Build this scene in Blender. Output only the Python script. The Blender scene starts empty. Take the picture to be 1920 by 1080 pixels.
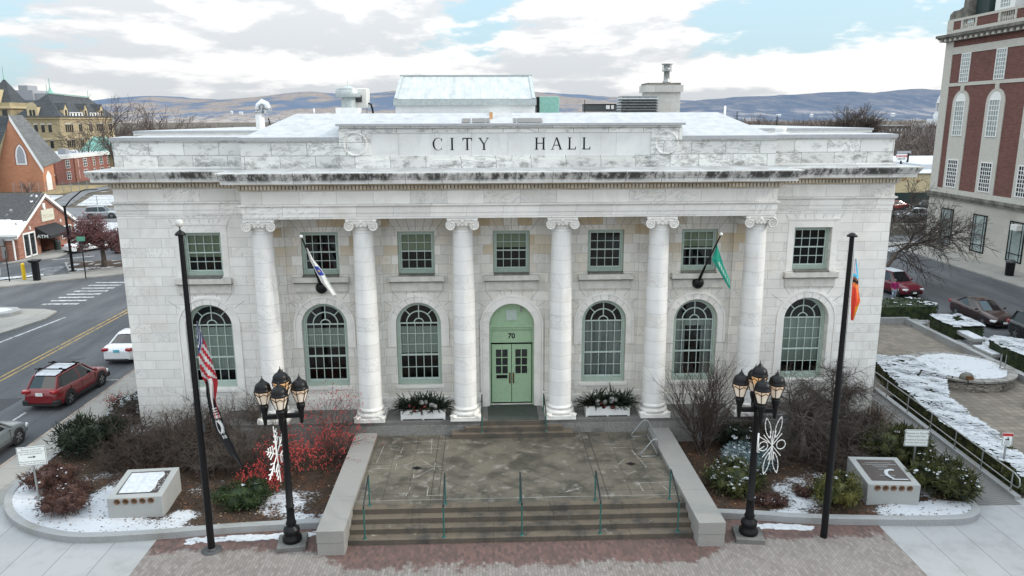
SKY_OX,SKY_OY,SKY_OZ=6.1,1.9,2.6
LIFT=2.0
SUN_E=2.3
import bpy, bmesh, math, random
from mathutils import Vector, Matrix, noise as mnoise
R = math.radians
sc = bpy.context.scene
COL = sc.collection
rnd = random.Random(7)

# ------------------------------------------------------------------ mesh builder
class MB:
    def __init__(s):
        s.v = []; s.f = []; s.m = []; s.sm = []
    def face(s, pts, m=0, smooth=False):
        b = len(s.v); s.v.extend([tuple(p) for p in pts])
        s.f.append(tuple(range(b, b+len(pts)))); s.m.append(m); s.sm.append(smooth)
    def mesh(s, vs, fs, m=0, smooth=False):
        b = len(s.v); s.v.extend([tuple(p) for p in vs])
        for f in fs:
            s.f.append(tuple(b+i for i in f)); s.m.append(m); s.sm.append(smooth)
    def box(s, x0, x1, y0, y1, z0, z1, m=0):
        vs = [(x0,y0,z0),(x1,y0,z0),(x1,y1,z0),(x0,y1,z0),(x0,y0,z1),(x1,y0,z1),(x1,y1,z1),(x0,y1,z1)]
        s.mesh(vs, [(0,3,2,1),(4,5,6,7),(0,1,5,4),(1,2,6,5),(2,3,7,6),(3,0,4,7)], m)
    def cbox(s, c, d, m=0, rz=0, bev=0):
        # box by centre/dims with a z rotation and optional chamfer of the vertical and top edges
        hx, hy, hz = d[0]/2, d[1]/2, d[2]/2
        cs, sn = math.cos(rz), math.sin(rz)
        def T(x, y, z): return (c[0]+cs*x-sn*y, c[1]+sn*x+cs*y, c[2]+z)
        if bev <= 0:
            vs = [T(x,y,z) for z in (-hz,hz) for x,y in ((-hx,-hy),(hx,-hy),(hx,hy),(-hx,hy))]
            s.mesh(vs, [(3,2,1,0),(4,5,6,7),(0,1,5,4),(1,2,6,5),(2,3,7,6),(3,0,4,7)], m)
        else:
            b = bev
            ring = [(-hx+b,-hy),(hx-b,-hy),(hx,-hy+b),(hx,hy-b),(hx-b,hy),(-hx+b,hy),(-hx,hy-b),(-hx,-hy+b)]
            r2 = [(x*(hx-b)/hx, y*(hy-b)/hy) for x,y in ring]
            vs = [T(x,y,-hz) for x,y in ring]+[T(x,y,hz-b) for x,y in ring]+[T(x,y,hz) for x,y in r2]
            fs = [tuple(range(7,-1,-1)), tuple(range(16,24))]
            for i in range(8):
                j = (i+1) % 8
                fs += [(i,j,8+j,8+i),(8+i,8+j,16+j,16+i)]
            s.mesh(vs, fs, m)
    def tube(s, p0, p1, r0, r1=None, n=6, m=0, cap=False, smooth=True):
        if r1 is None: r1 = r0
        p0 = Vector(p0); p1 = Vector(p1); d = p1-p0
        if d.length < 1e-6: return
        d.normalize()
        a = d.cross(Vector((0,0,1)) if abs(d.z) < .9 else Vector((1,0,0))).normalized(); b = d.cross(a)
        vs = []
        for p, r in ((p0,r0),(p1,r1)):
            for i in range(n):
                t = 2*math.pi*i/n
                vs.append(p+a*(r*math.cos(t))+b*(r*math.sin(t)))
        fs = [(i,i+n,(i+1)%n+n,(i+1)%n) for i in range(n)]
        if cap: fs += [tuple(range(n)), tuple(range(2*n-1,n-1,-1))]
        s.mesh(vs, fs, m, smooth)
    def path(s, pts, r, n=6, m=0, cap=True, smooth=True):
        # swept tube through points; r is a number or a list
        pts = [Vector(p) for p in pts]; k = len(pts)
        rs = r if isinstance(r, (list, tuple)) else [r]*k
        vs = []; prev = None
        for i, p in enumerate(pts):
            d = (pts[min(i+1,k-1)]-pts[max(i-1,0)]).normalized()
            if prev is None:
                a = d.cross(Vector((0,0,1)) if abs(d.z) < .9 else Vector((1,0,0))).normalized()
            else:
                a = (prev-d*prev.dot(d)).normalized()
            prev = a; b = d.cross(a)
            for j in range(n):
                t = 2*math.pi*j/n
                vs.append(p+a*(rs[i]*math.cos(t))+b*(rs[i]*math.sin(t)))
        fs = []
        for i in range(k-1):
            for j in range(n):
                q = (j+1) % n
                fs.append((i*n+j, i*n+q, (i+1)*n+q, (i+1)*n+j))
        if cap: fs += [tuple(range(n-1,-1,-1)), tuple(range((k-1)*n, k*n))]
        s.mesh(vs, fs, m, smooth)
    def lathe(s, prof, n=24, c=(0,0,0), m=0, smooth=True, a0=0, a1=2*math.pi, axis='z'):
        full = abs(a1-a0-2*math.pi) < 1e-6
        k = n if full else n+1
        vs = []
        for r, z in prof:
            for i in range(k):
                t = a0+(a1-a0)*i/n
                x, y = r*math.cos(t), r*math.sin(t)
                if axis == 'z': vs.append((c[0]+x, c[1]+y, c[2]+z))
                elif axis == 'y': vs.append((c[0]+x, c[1]+z, c[2]+y))
                else: vs.append((c[0]+z, c[1]+x, c[2]+y))
        fs = []
        for j in range(len(prof)-1):
            for i in range(n):
                q = (i+1) % k
                fs.append((j*k+i, j*k+q, (j+1)*k+q, (j+1)*k+i))
        s.mesh(vs, fs, m, smooth)
    def prism(s, poly, z0, z1, m=0, mtop=None):
        # poly: plan points (counter-clockwise); z0,z1 numbers
        n = len(poly)
        vs = [(x,y,z0) for x,y in poly]+[(x,y,z1) for x,y in poly]
        s.mesh(vs, [(i,(i+1)%n,(i+1)%n+n,i+n) for i in range(n)], m)
        s.mesh([(x,y,z1) for x,y in poly], [tuple(range(n))], m if mtop is None else mtop)
    def xz(s, poly, y, m=0, depth=0):
        # polygon in the XZ plane facing -Y, with an optional depth towards +Y
        s.face([(x,y,z) for x,z in poly], m)
        if depth:
            n = len(poly)
            for i in range(n):
                a, b = poly[i], poly[(i+1)%n]
                s.face([(a[0],y,a[1]),(a[0],y+depth,a[1]),(b[0],y+depth,b[1]),(b[0],y,b[1])], m)
    def sphere(s, c, r, n=10, k=6, m=0, sc3=(1,1,1)):
        prof = [(r*math.cos(-math.pi/2+math.pi*i/k), r*math.sin(-math.pi/2+math.pi*i/k)) for i in range(k+1)]
        vs = []
        for rr, z in prof:
            for i in range(n):
                t = 2*math.pi*i/n
                vs.append((c[0]+rr*math.cos(t)*sc3[0], c[1]+rr*math.sin(t)*sc3[1], c[2]+z*sc3[2]))
        fs = []
        for j in range(k):
            for i in range(n):
                q = (i+1) % n
                fs.append((j*n+i, j*n+q, (j+1)*n+q, (j+1)*n+i))
        s.mesh(vs, fs, m, True)
    def build(s, name, mats, parent=None, loc=None):
        me = bpy.data.meshes.new(name)
        me.from_pydata(s.v, [], s.f)
        if not isinstance(mats, (list, tuple)): mats = [mats]
        for x in mats: me.materials.append(x)
        if len(mats) > 1: me.polygons.foreach_set('material_index', s.m)
        me.polygons.foreach_set('use_smooth', s.sm)
        me.update()
        o = bpy.data.objects.new(name, me); COL.objects.link(o)
        if parent is not None: o.parent = parent
        if loc is not None: o.location = loc
        return o

def weld(o, d=1e-4):
    bm = bmesh.new(); bm.from_mesh(o.data)
    bmesh.ops.remove_doubles(bm, verts=bm.verts, dist=d)
    bmesh.ops.recalc_face_normals(bm, faces=bm.faces)
    bm.to_mesh(o.data); bm.free()

def tag(o, label, cat, group=None):
    o['label'] = label; o['category'] = cat
    if group: o['group'] = group
    return o
def thing(name, label, cat, loc=(0,0,0), rz=0, group=None, scale=None):
    o = bpy.data.objects.new(name, None); COL.objects.link(o)
    o.location = loc; o.rotation_euler = (0,0,rz); o.empty_display_size = .3
    if scale: o.scale = (scale,)*3
    return tag(o, label, cat, group)
def struct(name, mb, mats):
    o = mb.build(name, mats); o['kind'] = 'structure'; return o
def dup(o, parent=None, **kw):
    c = o.copy(); COL.objects.link(c)
    if parent is not None: c.parent = parent
    for ch in list(o.children): dup(ch, c)
    for k, v in kw.items():
        if k == 'loc': c.location = v
        elif k == 'rz': c.rotation_euler = (0,0,v)
        elif k == 'scale': c.scale = (v,)*3
        else: c[k] = v
    return c

def text_mesh(txt, size, off=0.0, extrude=0.0):
    cu = bpy.data.curves.new('txt', 'FONT'); cu.body = txt; cu.size = size
    cu.align_x = 'CENTER'; cu.align_y = 'CENTER'; cu.offset = off; cu.extrude = extrude; cu.resolution_u = 3
    o = bpy.data.objects.new('txt', cu)
    COL.objects.link(o)
    bpy.context.view_layer.update()
    dg = bpy.context.evaluated_depsgraph_get()
    me = bpy.data.meshes.new_from_object(o.evaluated_get(dg))
    vs = [tuple(v.co) for v in me.vertices]; fs = [tuple(p.vertices) for p in me.polygons]
    bpy.data.objects.remove(o); bpy.data.curves.remove(cu); bpy.data.meshes.remove(me)
    return vs, fs
def add_text(mb, txt, size, fn, m=0, off=0.0):
    vs, fs = text_mesh(txt, size, off)
    mb.mesh([fn(x, y) for x, y, z in vs], fs, m)

# ------------------------------------------------------------------ node shorthand
class T:
    def __init__(s, name):
        s.mat = bpy.data.materials.new(name); s.mat.use_nodes = True
        s.nt = s.mat.node_tree; s.nt.nodes.clear()
        s.out = s.nt.nodes.new('ShaderNodeOutputMaterial')
    def n(s, t): return s.nt.nodes.new(t)
    def put(s, sock, v):
        if isinstance(v, V): s.nt.links.new(v.s, sock)
        elif v is not None:
            if isinstance(v, (tuple, list)) and sock.type == 'RGBA' and len(v) == 3: v = (*v, 1)
            if sock.type == 'RGBA' and isinstance(v, (int, float)): v = (v,v,v,1)
            sock.default_value = v
    def math(s, op, a, b=None, c=None, clamp=False):
        n = s.n('ShaderNodeMath'); n.operation = op; n.use_clamp = clamp
        s.put(n.inputs[0], a)
        if b is not None: s.put(n.inputs[1], b)
        if c is not None: s.put(n.inputs[2], c)
        return V(s, n.outputs[0])
    def pos(s): return V(s, s.n('ShaderNodeNewGeometry').outputs['Position'])
    def nor(s): return V(s, s.n('ShaderNodeNewGeometry').outputs['Normal'])
    def obj(s): return V(s, s.n('ShaderNodeTexCoord').outputs['Object'])
    def sep(s, v):
        n = s.n('ShaderNodeSeparateXYZ'); s.put(n.inputs[0], v); return [V(s, o) for o in n.outputs]
    def xyz(s, x=0, y=0, z=0):
        n = s.n('ShaderNodeCombineXYZ')
        for i, q in enumerate((x,y,z)): s.put(n.inputs[i], q)
        return V(s, n.outputs[0])
    def vadd(s, a, b, op='ADD'):
        n = s.n('ShaderNodeVectorMath'); n.operation = op; s.put(n.inputs[0], a); s.put(n.inputs[1], b); return V(s, n.outputs[0])
    def noise(s, v, scale=1., detail=4., rough=.55, dist=0., col=False):
        n = s.n('ShaderNodeTexNoise'); s.put(n.inputs['Vector'], v); n.inputs['Scale'].default_value = scale
        n.inputs['Detail'].default_value = detail; n.inputs['Roughness'].default_value = rough; n.inputs['Distortion'].default_value = dist
        return V(s, n.outputs['Color' if col else 'Fac'])
    def voro(s, v, scale=1., feat='F1', out='Distance'):
        n = s.n('ShaderNodeTexVoronoi'); n.feature = feat; s.put(n.inputs['Vector'], v); n.inputs['Scale'].default_value = scale
        return V(s, n.outputs[out])
    def white(s, v, col=False):
        n = s.n('ShaderNodeTexWhiteNoise'); n.noise_dimensions = '3D'; s.put(n.inputs['Vector'], v); return V(s, n.outputs['Color' if col else 'Value'])
    def ramp(s, f, lo, hi, a=0., b=1.):
        n = s.n('ShaderNodeMapRange'); n.clamp = True; n.interpolation_type = 'SMOOTHSTEP'
        s.put(n.inputs[0], f); s.put(n.inputs[1], lo); s.put(n.inputs[2], hi); s.put(n.inputs[3], a); s.put(n.inputs[4], b)
        return V(s, n.outputs[0])
    def mix(s, f, a, b, mode='MIX'):
        n = s.n('ShaderNodeMix'); n.data_type = 'RGBA'; n.blend_type = mode; n.clamp_factor = True
        s.put(n.inputs[0], f); s.put(n.inputs[6], a); s.put(n.inputs[7], b); return V(s, n.outputs[2])
    def attr(s, name):
        n = s.n('ShaderNodeAttribute'); n.attribute_name = name; return V(s, n.outputs['Fac'])
    def bump(s, h, strength=.3, dist=.02):
        n = s.n('ShaderNodeBump'); n.inputs['Strength'].default_value = strength; n.inputs['Distance'].default_value = dist
        s.put(n.inputs['Height'], h); return V(s, n.outputs[0])
    def done(s, col, rough=.8, metal=0., spec=.4, bump=None, emit=None, estr=0., coat=0., sss=0.):
        b = s.n('ShaderNodeBsdfPrincipled')
        s.put(b.inputs['Base Color'], col); s.put(b.inputs['Roughness'], rough); s.put(b.inputs['Metallic'], metal)
        b.inputs['Specular IOR Level'].default_value = spec
        if coat: b.inputs['Coat Weight'].default_value = coat; b.inputs['Coat Roughness'].default_value = .06
        if bump is not None: s.put(b.inputs['Normal'], bump)
        if emit is not None: s.put(b.inputs['Emission Color'], emit); b.inputs['Emission Strength'].default_value = estr
        s.nt.links.new(b.outputs[0], s.out.inputs[0]); return s.mat
class V:
    def __init__(s, t, sock): s.t = t; s.s = sock
    def __add__(s, o): return s.t.math('ADD', s, o)
    def __radd__(s, o): return s.t.math('ADD', s, o)
    def __sub__(s, o): return s.t.math('SUBTRACT', s, o)
    def __rsub__(s, o): return s.t.math('SUBTRACT', o, s)
    def __mul__(s, o): return s.t.math('MULTIPLY', s, o)
    def __rmul__(s, o): return s.t.math('MULTIPLY', s, o)
    def __truediv__(s, o): return s.t.math('DIVIDE', s, o)
    def floor(s): return s.t.math('FLOOR', s)
    def fract(s): return s.t.math('FRACT', s)
    def abs(s): return s.t.math('ABSOLUTE', s)
    def lt(s, o): return s.t.math('LESS_THAN', s, o)
    def gt(s, o): return s.t.math('GREATER_THAN', s, o)
    def max(s, o): return s.t.math('MAXIMUM', s, o)
    def min(s, o): return s.t.math('MINIMUM', s, o)
    def pow(s, o): return s.t.math('POWER', s, o)
    def mod(s, o): return s.t.math('FLOORED_MODULO', s, o)

def blocks(t, u, v, w, h, m, jit=.35, half=True):
    # running-bond pattern: returns joint mask, random per block, (col,row)
    row = (v/h).floor()
    uu = u/w + (row.mod(2.)*.5 if half else 0.) + t.white(t.xyz(row, 3.1, .7))*jit
    col = uu.floor(); fu = uu.fract(); fv = (v/h).fract()
    du = fu.min(1.-fu)*w; dv = fv.min(1.-fv)*h
    j = du.min(dv).lt(m)
    return j, t.white(t.xyz(col, row, 1.7)), (col, row)

def plain(name, col, rough=.7, metal=0., spec=.4, var=.12, scale=6., coat=0., world=False, bump=0.):
    t = T(name); p = t.pos() if world else t.obj()
    f = t.noise(p, scale, 5., .6)
    c = t.mix(t.ramp(f, .3, .7), tuple(x*(1-var) for x in col), tuple(min(1, x*(1+var)) for x in col))
    return t.done(c, rough, metal, spec, coat=coat, bump=t.bump(f, bump, .02) if bump else None)

MAT = {}
def marble(name, w, h, base=(.80,.778,.745), vein=.7, joint=.28, warm=0., m=.012, jit=.35, tone=.13, front=True):
    t = T(name); p = t.pos(); x, y, z = t.sep(p)
    u = x+y
    j, r, (c, rw) = blocks(t, u, z, w, h, m, jit)
    off = t.vadd(t.white(t.xyz(c, rw, 5.3), True), (40.,40.,40.), 'MULTIPLY')
    q = t.vadd(t.xyz(u, z*.9, 0.), off)
    rot = r*6.283
    qx, qy, qz = t.sep(q)
    cs = t.math('COSINE', rot); sn = t.math('SINE', rot)
    q2 = t.xyz(cs*qx-sn*qy, (sn*qx+cs*qy)*2.6, qz)
    n1 = t.noise(q2, 1.1, 6., .6, 1.6)
    v1 = (n1-.5).abs()
    veins = t.ramp(v1, 0., .03, 1., 0.)
    amt = t.ramp(t.white(t.xyz(c, rw, 9.1)), .5, 1., .0, .75)
    cloud = t.ramp(t.noise(q2, .9, 3., .5), .4, .72)
    tonev = (r-.5)*(2*tone)+1.
    col = t.mix(1., base, t.xyz(tonev, tonev, tonev), 'MULTIPLY')
    col = t.mix(cloud*.38, col, tuple(b*.80 for b in base))
    col = t.mix(veins*amt*vein, col, (.33,.33,.325))
    # warm stains, deepened towards the top as painted soffit shade
    wn = t.ramp(t.white(t.xyz(c, rw, 2.2)), .35, .9)
    if warm: 
        hz = t.ramp(z, 7.2, 10.2, .12, 1.)
        col = t.mix(wn*hz*warm, col, (.56,.44,.27))
    dirt = t.ramp(t.noise(t.xyz(u*1.4, z*.35, y*.1), 1.3, 6., .65), .5, .8)
    col = t.mix(dirt*.26, col, (.42,.40,.37))
    mot = t.ramp(t.noise(t.xyz(u*.55, z*.8, 0.), 1., 6., .65), .5, .72); col = t.mix(mot*.22, col, (.50,.42,.32))
    run = t.ramp(t.noise(t.xyz(u*3.2, z*.12, 0.), 1., 5., .6), .55, .75)*t.ramp(z, 5.2, 7.4)*t.ramp(z, 7.45, 7.6, 1., .3); col = t.mix(run*.4, col, (.33,.31,.28))
    foot = t.ramp(z, 1.4, 2.6, 1., 0.)*t.ramp(t.noise(t.xyz(u*1.2, z*1.2, 0.), 1.5, 5., .6), .35, .65); col = t.mix(foot*.3, col, (.36,.34,.30))
    col = t.mix(j.__mul__(.56-joint*.5), col, (.25,.245,.24))
    MAT[name] = t.done(col, .55, 0, .35, bump=t.bump(t.noise(p, 14., 3.)*.3 - j, .25, .02)); return MAT[name]

marble('marble_wall', 1.25, .435, tone=.075)
marble('marble_recess', .64, .435, base=(.75,.725,.685), warm=.95, tone=.10, jit=.5)
marble('marble_large', 1.55, .56, vein=.85, tone=.11, m=.011)
marble('marble_plain', 3.0, 3.0, m=.001, tone=.05, vein=.5)
marble('marble_drum', 40., .62, base=(.79,.78,.765), m=.010, tone=.05, vein=.55, joint=.4)
# weathered cornice: black streaks running down from the edge
t = T('marble_cornice'); p = t.pos(); x, y, z = t.sep(p); u = x+y*.1
base = t.mix(t.ramp(t.noise(p, 1.2, 5.), .35, .7), (.70,.69,.67), (.55,.54,.52))
st = t.noise(t.xyz(u*3.6, z*2.2, y*.2), 1.2, 8., .74)
band = t.ramp(z, 12.08, 12.32)*t.ramp(z, 12.5, 12.56, 1., 0.)
big = t.ramp(t.noise(t.xyz(u*.35, 0., 0.), 1., 3.), .36, .62, -.03, .15)
c = t.mix(t.ramp(st+big, .46, .66)*band*.93, base, (.035,.033,.03))
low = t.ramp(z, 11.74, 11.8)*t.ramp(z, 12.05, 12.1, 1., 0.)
c = t.mix(t.ramp(z,11.815,11.825)*t.ramp(z,11.985,11.995,1.,0.)*.9, c, (.06,.048,.035))  # gaps behind the dentils darkened in the colour, as painted shade
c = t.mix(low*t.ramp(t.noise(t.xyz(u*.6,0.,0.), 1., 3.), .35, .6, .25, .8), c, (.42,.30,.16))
jj = (u/1.52).fract(); c = t.mix(jj.min(1.-jj).lt(.008)*.7, c, (.1,.1,.1))
jt = t.ramp(z, 12.562, 12.57); c = t.mix(jt, c, t.mix(t.ramp(t.noise(p,1.1,6.,.65),.4,.65), (.42,.43,.44), (.30,.30,.30)))
MAT['marble_cornice'] = t.done(c, .7, 0, .3)
# frieze
t = T('marble_attic'); p = t.pos(); x, y, z = t.sep(p); u = x+y
j, r, (cc, rw) = blocks(t, u, z-12.6, 1.5, .57, .011, .4)
off = t.vadd(t.white(t.xyz(cc, rw, 5.3), True), (40.,40.,40.), 'MULTIPLY')
q = t.vadd(t.xyz(u*.8, z*2., 0.), off)
n1 = t.noise(q, 1.0, 6., .62, 2.)
ve = t.ramp((n1-.5).abs(), 0., .05, 1., 0.)*t.ramp(t.white(t.xyz(cc, rw, 9.)), .15, .8)
tv = (r-.5)*.26+1.
c = t.mix(1., (.72,.715,.695), t.xyz(tv,tv,tv), 'MULTIPLY')
c = t.mix(ve*.6, c, (.25,.25,.245))
gr = t.ramp(z, 12.6, 13.3, .5, 0.)
c = t.mix(t.ramp(t.noise(t.xyz(u*.9, z*1.6, 0.), 1.6, 7., .7)+gr*.16, .5, .74)*.75, c, (.12,.115,.105))
c = t.mix(j*.75, c, (.12,.12,.11))
MAT['marble_attic'] = t.done(c, .6, 0, .3)

# granite, concrete, paving ------------------------------------------------------
def stone(name, a, b, sp=60., rough=.8, stain=None, stainamt=.5):
    t = T(name); p = t.pos()
    f = t.noise(p, sp, 3., .7); g = t.noise(p, .8, 6., .6)
    c = t.mix(t.ramp(f, .3, .7), a, b)
    c = t.mix(t.ramp(g, .45, .7)*stainamt, c, stain or tuple(x*.5 for x in a))
    MAT[name] = t.done(c, rough, 0, .35, bump=t.bump(f, .2, .01)); return MAT[name]
stone('granite', (.235,.228,.215), (.31,.30,.285), 40., stain=(.2,.2,.19), stainamt=.35)
stone('granite_kerb', (.25,.255,.26), (.33,.335,.34), 30., stain=(.2,.19,.16), stainamt=.5)
stone('granite_monument', (.29,.295,.29), (.36,.365,.36), 50., stain=(.24,.25,.25), stainamt=.4)
stone('deck_stone', (.13,.125,.12), (.19,.185,.175), 20., stain=(.055,.05,.048), stainamt=.7)
# terrace steps: wet, mossy
t = T('step_stone'); p = t.pos(); x, y, z = t.sep(p)
f = t.noise(p, 35., 4., .7); g = t.noise(p, 1.3, 6., .65)
c = t.mix(t.ramp(f, .3, .7), (.10,.076,.053), (.158,.127,.095))
c = t.mix(t.ramp(g, .42, .68), c, (.055,.05,.045))
c = t.mix(t.ramp(t.noise(p, 2.2, 6., .7), .62, .72)*.6, c, (.38,.36,.33))
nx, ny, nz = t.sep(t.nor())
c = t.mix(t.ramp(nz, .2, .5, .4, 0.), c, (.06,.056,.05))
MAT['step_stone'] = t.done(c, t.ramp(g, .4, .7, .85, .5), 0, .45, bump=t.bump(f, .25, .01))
# terrace floor: diamonds in the middle, square slabs at the sides
t = T('terrace_floor'); p = t.pos(); x, y, z = t.sep(p)
wob = t.noise(p, 1.2, 2., .5)*.06
ax = x.abs()
inmid = ax.lt(3.05)
d1 = ((x+wob)/2.06+(y+4.1)/1.62).fract(); d2 = ((x+wob)/2.06-(y+4.1)/1.62).fract()
jd = d1.min(1.-d1).min(d2.min(1.-d2)).lt(.011)
gx = ((ax-3.35)/.9).fract(); gy = ((y+7.05)/.87).fract()
jg = gx.min(1.-gx).lt(.02).max(gy.min(1.-gy).lt(.02))
border = (ax-3.2).abs(); jb = (border-.15).abs().lt(.018)
front = (y+6.62).abs().lt(.018)
frontzone = y.lt(-6.62)
j = t.mix(inmid, jg, jd); 
f = t.noise(p, 30., 4., .7); g = t.noise(p, .9, 6., .65); g2 = t.noise(p, 2.1, 5., .6)
cid = t.white(t.xyz((x/2.06+(y+4.1)/1.62).floor(), (x/2.06-(y+4.1)/1.62).floor(), inmid))
c = t.mix(t.ramp(f, .3, .7), (.115,.099,.079), (.162,.142,.115))
tv = cid*.24+.86
c = t.mix(1., c, t.xyz(tv,tv,tv*.97), 'MULTIPLY')
c = t.mix(t.ramp(g, .40, .66)*.8, c, (.042,.039,.032))
c = t.mix(t.ramp(g2, .56, .72)*.6, c, (.28,.262,.235))
c = t.mix(t.ramp(t.noise(p, 3., 4.), .56, .7)*x.gt(-6.)*.25, c, (.16,.13,.08))
jm = t.mix(frontzone, j, 0.)
c = t.mix(jm*t.ramp(t.noise(p,1.1,4.),.35,.65,.25,.8), c, (.04,.037,.033))
c = t.mix(jb*.8, c, (.035,.033,.03)); c = t.mix(front*.6, c, (.3,.29,.27))
MAT['terrace_floor'] = t.done(c, t.ramp(g, .4, .65, .8, .5), 0, .45, bump=t.bump(f-jm, .2, .01))
# brick paving, dark wet border by the steps
t = T('brick_paving'); p = t.pos(); x, y, z = t.sep(p)
j, r, (cc, rw) = blocks(t, y, x, .215, .108, .006, .0)
c = t.mix(r, (.165,.145,.133), (.245,.22,.205))
c = t.mix(t.ramp(t.noise(p, .35, 5.), .3, .75)*.3, c, (.28,.258,.245))
wet = t.ramp(y+t.noise(p, 1.6, 5., .7)*1.9+t.ramp(x.abs(), 5.5, 8., 0., -1.3)+t.white(t.xyz(cc,rw,4.))*.25, -8.95, -8.6)
c = t.mix(wet*.88, c, t.mix(r, (.075,.045,.04), (.14,.07,.06)))
c = t.mix(j*.7, c, (.09,.08,.07))
MAT['brick_paving'] = t.done(c, .8, 0, .35, bump=t.bump(j*-1., .3, .01))
# courtyard pavers
t = T('courtyard_paving'); p = t.pos(); x, y, z = t.sep(p)
j, r, (cc, rw) = blocks(t, x, y, .42, .42, .02, .0, False)
c = t.mix(r, (.17,.145,.12), (.245,.212,.175))
c = t.mix(t.ramp(t.noise(p, .6, 5.), .4, .7)*.5, c, (.11,.1,.09))
c = t.mix(j*.6, c, (.08,.075,.07))
MAT['courtyard_paving'] = t.done(c, .85, 0, .3)
# concrete pavement with joints
def concrete(name, a, gx, gy, rot=0., jw=.012):
    t = T(name); p = t.pos(); x, y, z = t.sep(p)
    u = x*math.cos(rot)+y*math.sin(rot); v = y*math.cos(rot)-x*math.sin(rot)
    fu = (u/gx).fract(); fv = (v/gy).fract()
    j = (fu.min(1.-fu)*gx).lt(jw).max((fv.min(1.-fv)*gy).lt(jw))
    r = t.white(t.xyz((u/gx).floor(), (v/gy).floor(), 1.))
    g = t.noise(p, .9, 7., .65)
    tv = r*.16+.92
    c = t.mix(1., a, t.xyz(tv,tv,tv), 'MULTIPLY')
    c = t.mix(t.ramp(g, .45, .72)*.5, c, tuple(q*.62 for q in a))
    c = t.mix(t.ramp(t.noise(p, 40., 3.), .4, .7)*.15, c, tuple(q*.7 for q in a))
    c = t.mix(j*.75, c, (.09,.09,.09))
    MAT[name] = t.done(c, .85, 0, .3); return MAT[name]
concrete('concrete', (.325,.33,.335), 1.45, 30.)
concrete('sidewalk', (.30,.29,.27), 3., 1.6)
# asphalt
t = T('asphalt'); p = t.pos(); x, y, z = t.sep(p)
f = t.noise(p, 45., 3., .7); g = t.noise(t.xyz(x, y*.18, 0.), .55, 6., .6); h = t.noise(p, .12, 4.)
c = t.mix(t.ramp(f, .3, .7), (.048,.051,.058), (.072,.076,.084))
c = t.mix(t.ramp(g, .38, .68)*.8, c, (.115,.118,.125))
c = t.mix(t.ramp(h, .4, .65)*.4, c, (.07,.074,.082))
w = t.noise(p, .5, 5., .6, 1.2); c = t.mix(t.ramp((w-.5).abs(), 0., .006, 1., 0.)*.75, c, (.03,.03,.033))
MAT['asphalt'] = t.done(c, .82, 0, .4)
# ground sheet to the horizon: brown grass, paving, thin snow
t = T('ground'); p = t.pos(); x, y, z = t.sep(p)
g = t.noise(p, .03, 6., .65); f = t.noise(p, .3, 6., .65)
c = t.mix(t.ramp(f, .35, .65), (.075,.065,.05), (.12,.10,.08))
c = t.mix(t.ramp(f+g*.5, .86, .94), c, (.42,.43,.45))
MAT['ground'] = t.done(c, .9, 0, .2)
# mulch with snow driven by a painted attribute
t = T('planting_soil'); p = t.pos()
f = t.noise(p, 9., 6., .75); k = t.noise(p, 1.3, 5., .65)
c = t.mix(t.ramp(t.noise(p, 22., 3.), .35, .65), (.024,.016,.012), (.075,.05,.035))
c = t.mix(t.ramp(t.noise(p, 1.8, 4.), .5, .75)*.6, c, (.15,.06,.03))
s = t.attr('snow'); f2 = t.noise(p, 26., 4., .7); sn = t.ramp(s.min(1.05)*1.0+(f-.5)*1.35+(k-.5)*1.1+(f2-.5)*.35, .50, .68)
c = t.mix(sn, c, t.mix(f, (.44,.46,.50), (.56,.575,.60)))
MAT['planting_soil'] = t.done(c, .85, 0, .25, bump=t.bump(f+sn*.6, .5, .05))
t = T('snow'); p = t.pos(); f = t.noise(p, 6., 5.)
MAT['snow'] = t.done(t.mix(t.ramp(f,.3,.7), (.44,.465,.50), (.56,.575,.60)), .7, 0, .3, bump=t.bump(f, .4, .05))
t = T('snow_roof'); p = t.pos(); x, y, z = t.sep(p)
f = t.noise(p, 2.5, 5.)
j, r, cr = blocks(t, x, y, .9, .36, .0, .3)
fx = (x/.9+t.white(t.xyz((y/.36).floor(),3.1,.7))*.3+(y/.36).floor().mod(2.)*.5).fract(); fy = (y/.36).fract()
dash = fx.gt(.28)*fx.lt(.72)*fy.gt(.05)*fy.lt(.26)*t.ramp(t.noise(p, .8, 3.), .38, .55)*t.ramp(r, .3, .5)
c = t.mix(t.ramp(f,.3,.7), (.40,.415,.435), (.48,.49,.505)); c = t.mix(dash*.6, c, (.25,.26,.27))
MAT['snow_roof'] = t.done(c, .75, 0, .3)
t = T('snow_patchy'); p = t.pos(); f = t.noise(p, 3.2, 6., .7)
MAT['snow_patchy'] = t.done(t.mix(t.ramp(f, .40, .47), (.10,.085,.06), (.50,.52,.55)), .8, 0, .3)

# paints and metals ---------------------------------------------------------------
def P(name, *a, **k): MAT[name] = plain(name, *a, **k); return MAT[name]
P('green_paint', (.35,.43,.375), .5, world=True, var=.08)
P('pale_green_paint', (.46,.54,.50), .5, world=True, var=.07)
P('door_green', (.34,.48,.32), .45, world=True, var=.06)
P('sill_stone', (.58,.56,.52), .7, world=True, var=.12, scale=3.)
P('metal_flashing', (.42,.43,.45), .45, metal=.3, world=True, var=.08)
P('black_metal', (.006,.006,.007), .4, spec=.25)
P('black_lettering', (.006,.006,.007), .5, spec=.3, world=True)
P('brass', (.18,.085,.035), .4, metal=.6)
P('bronze', (.055,.042,.038), .4, metal=.4)
P('bronze_light', (.20,.11,.06), .4, metal=.5)
P('teal_rail', (.03,.13,.115), .45, metal=.2)
P('dark_rail', (.02,.026,.027), .4, metal=.4)
P('galvanised', (.33,.34,.34), .4, metal=.6)
P('chrome', (.62,.64,.66), .15, metal=1.)
P('white_paint', (.78,.78,.77), .5, var=.05)
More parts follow.
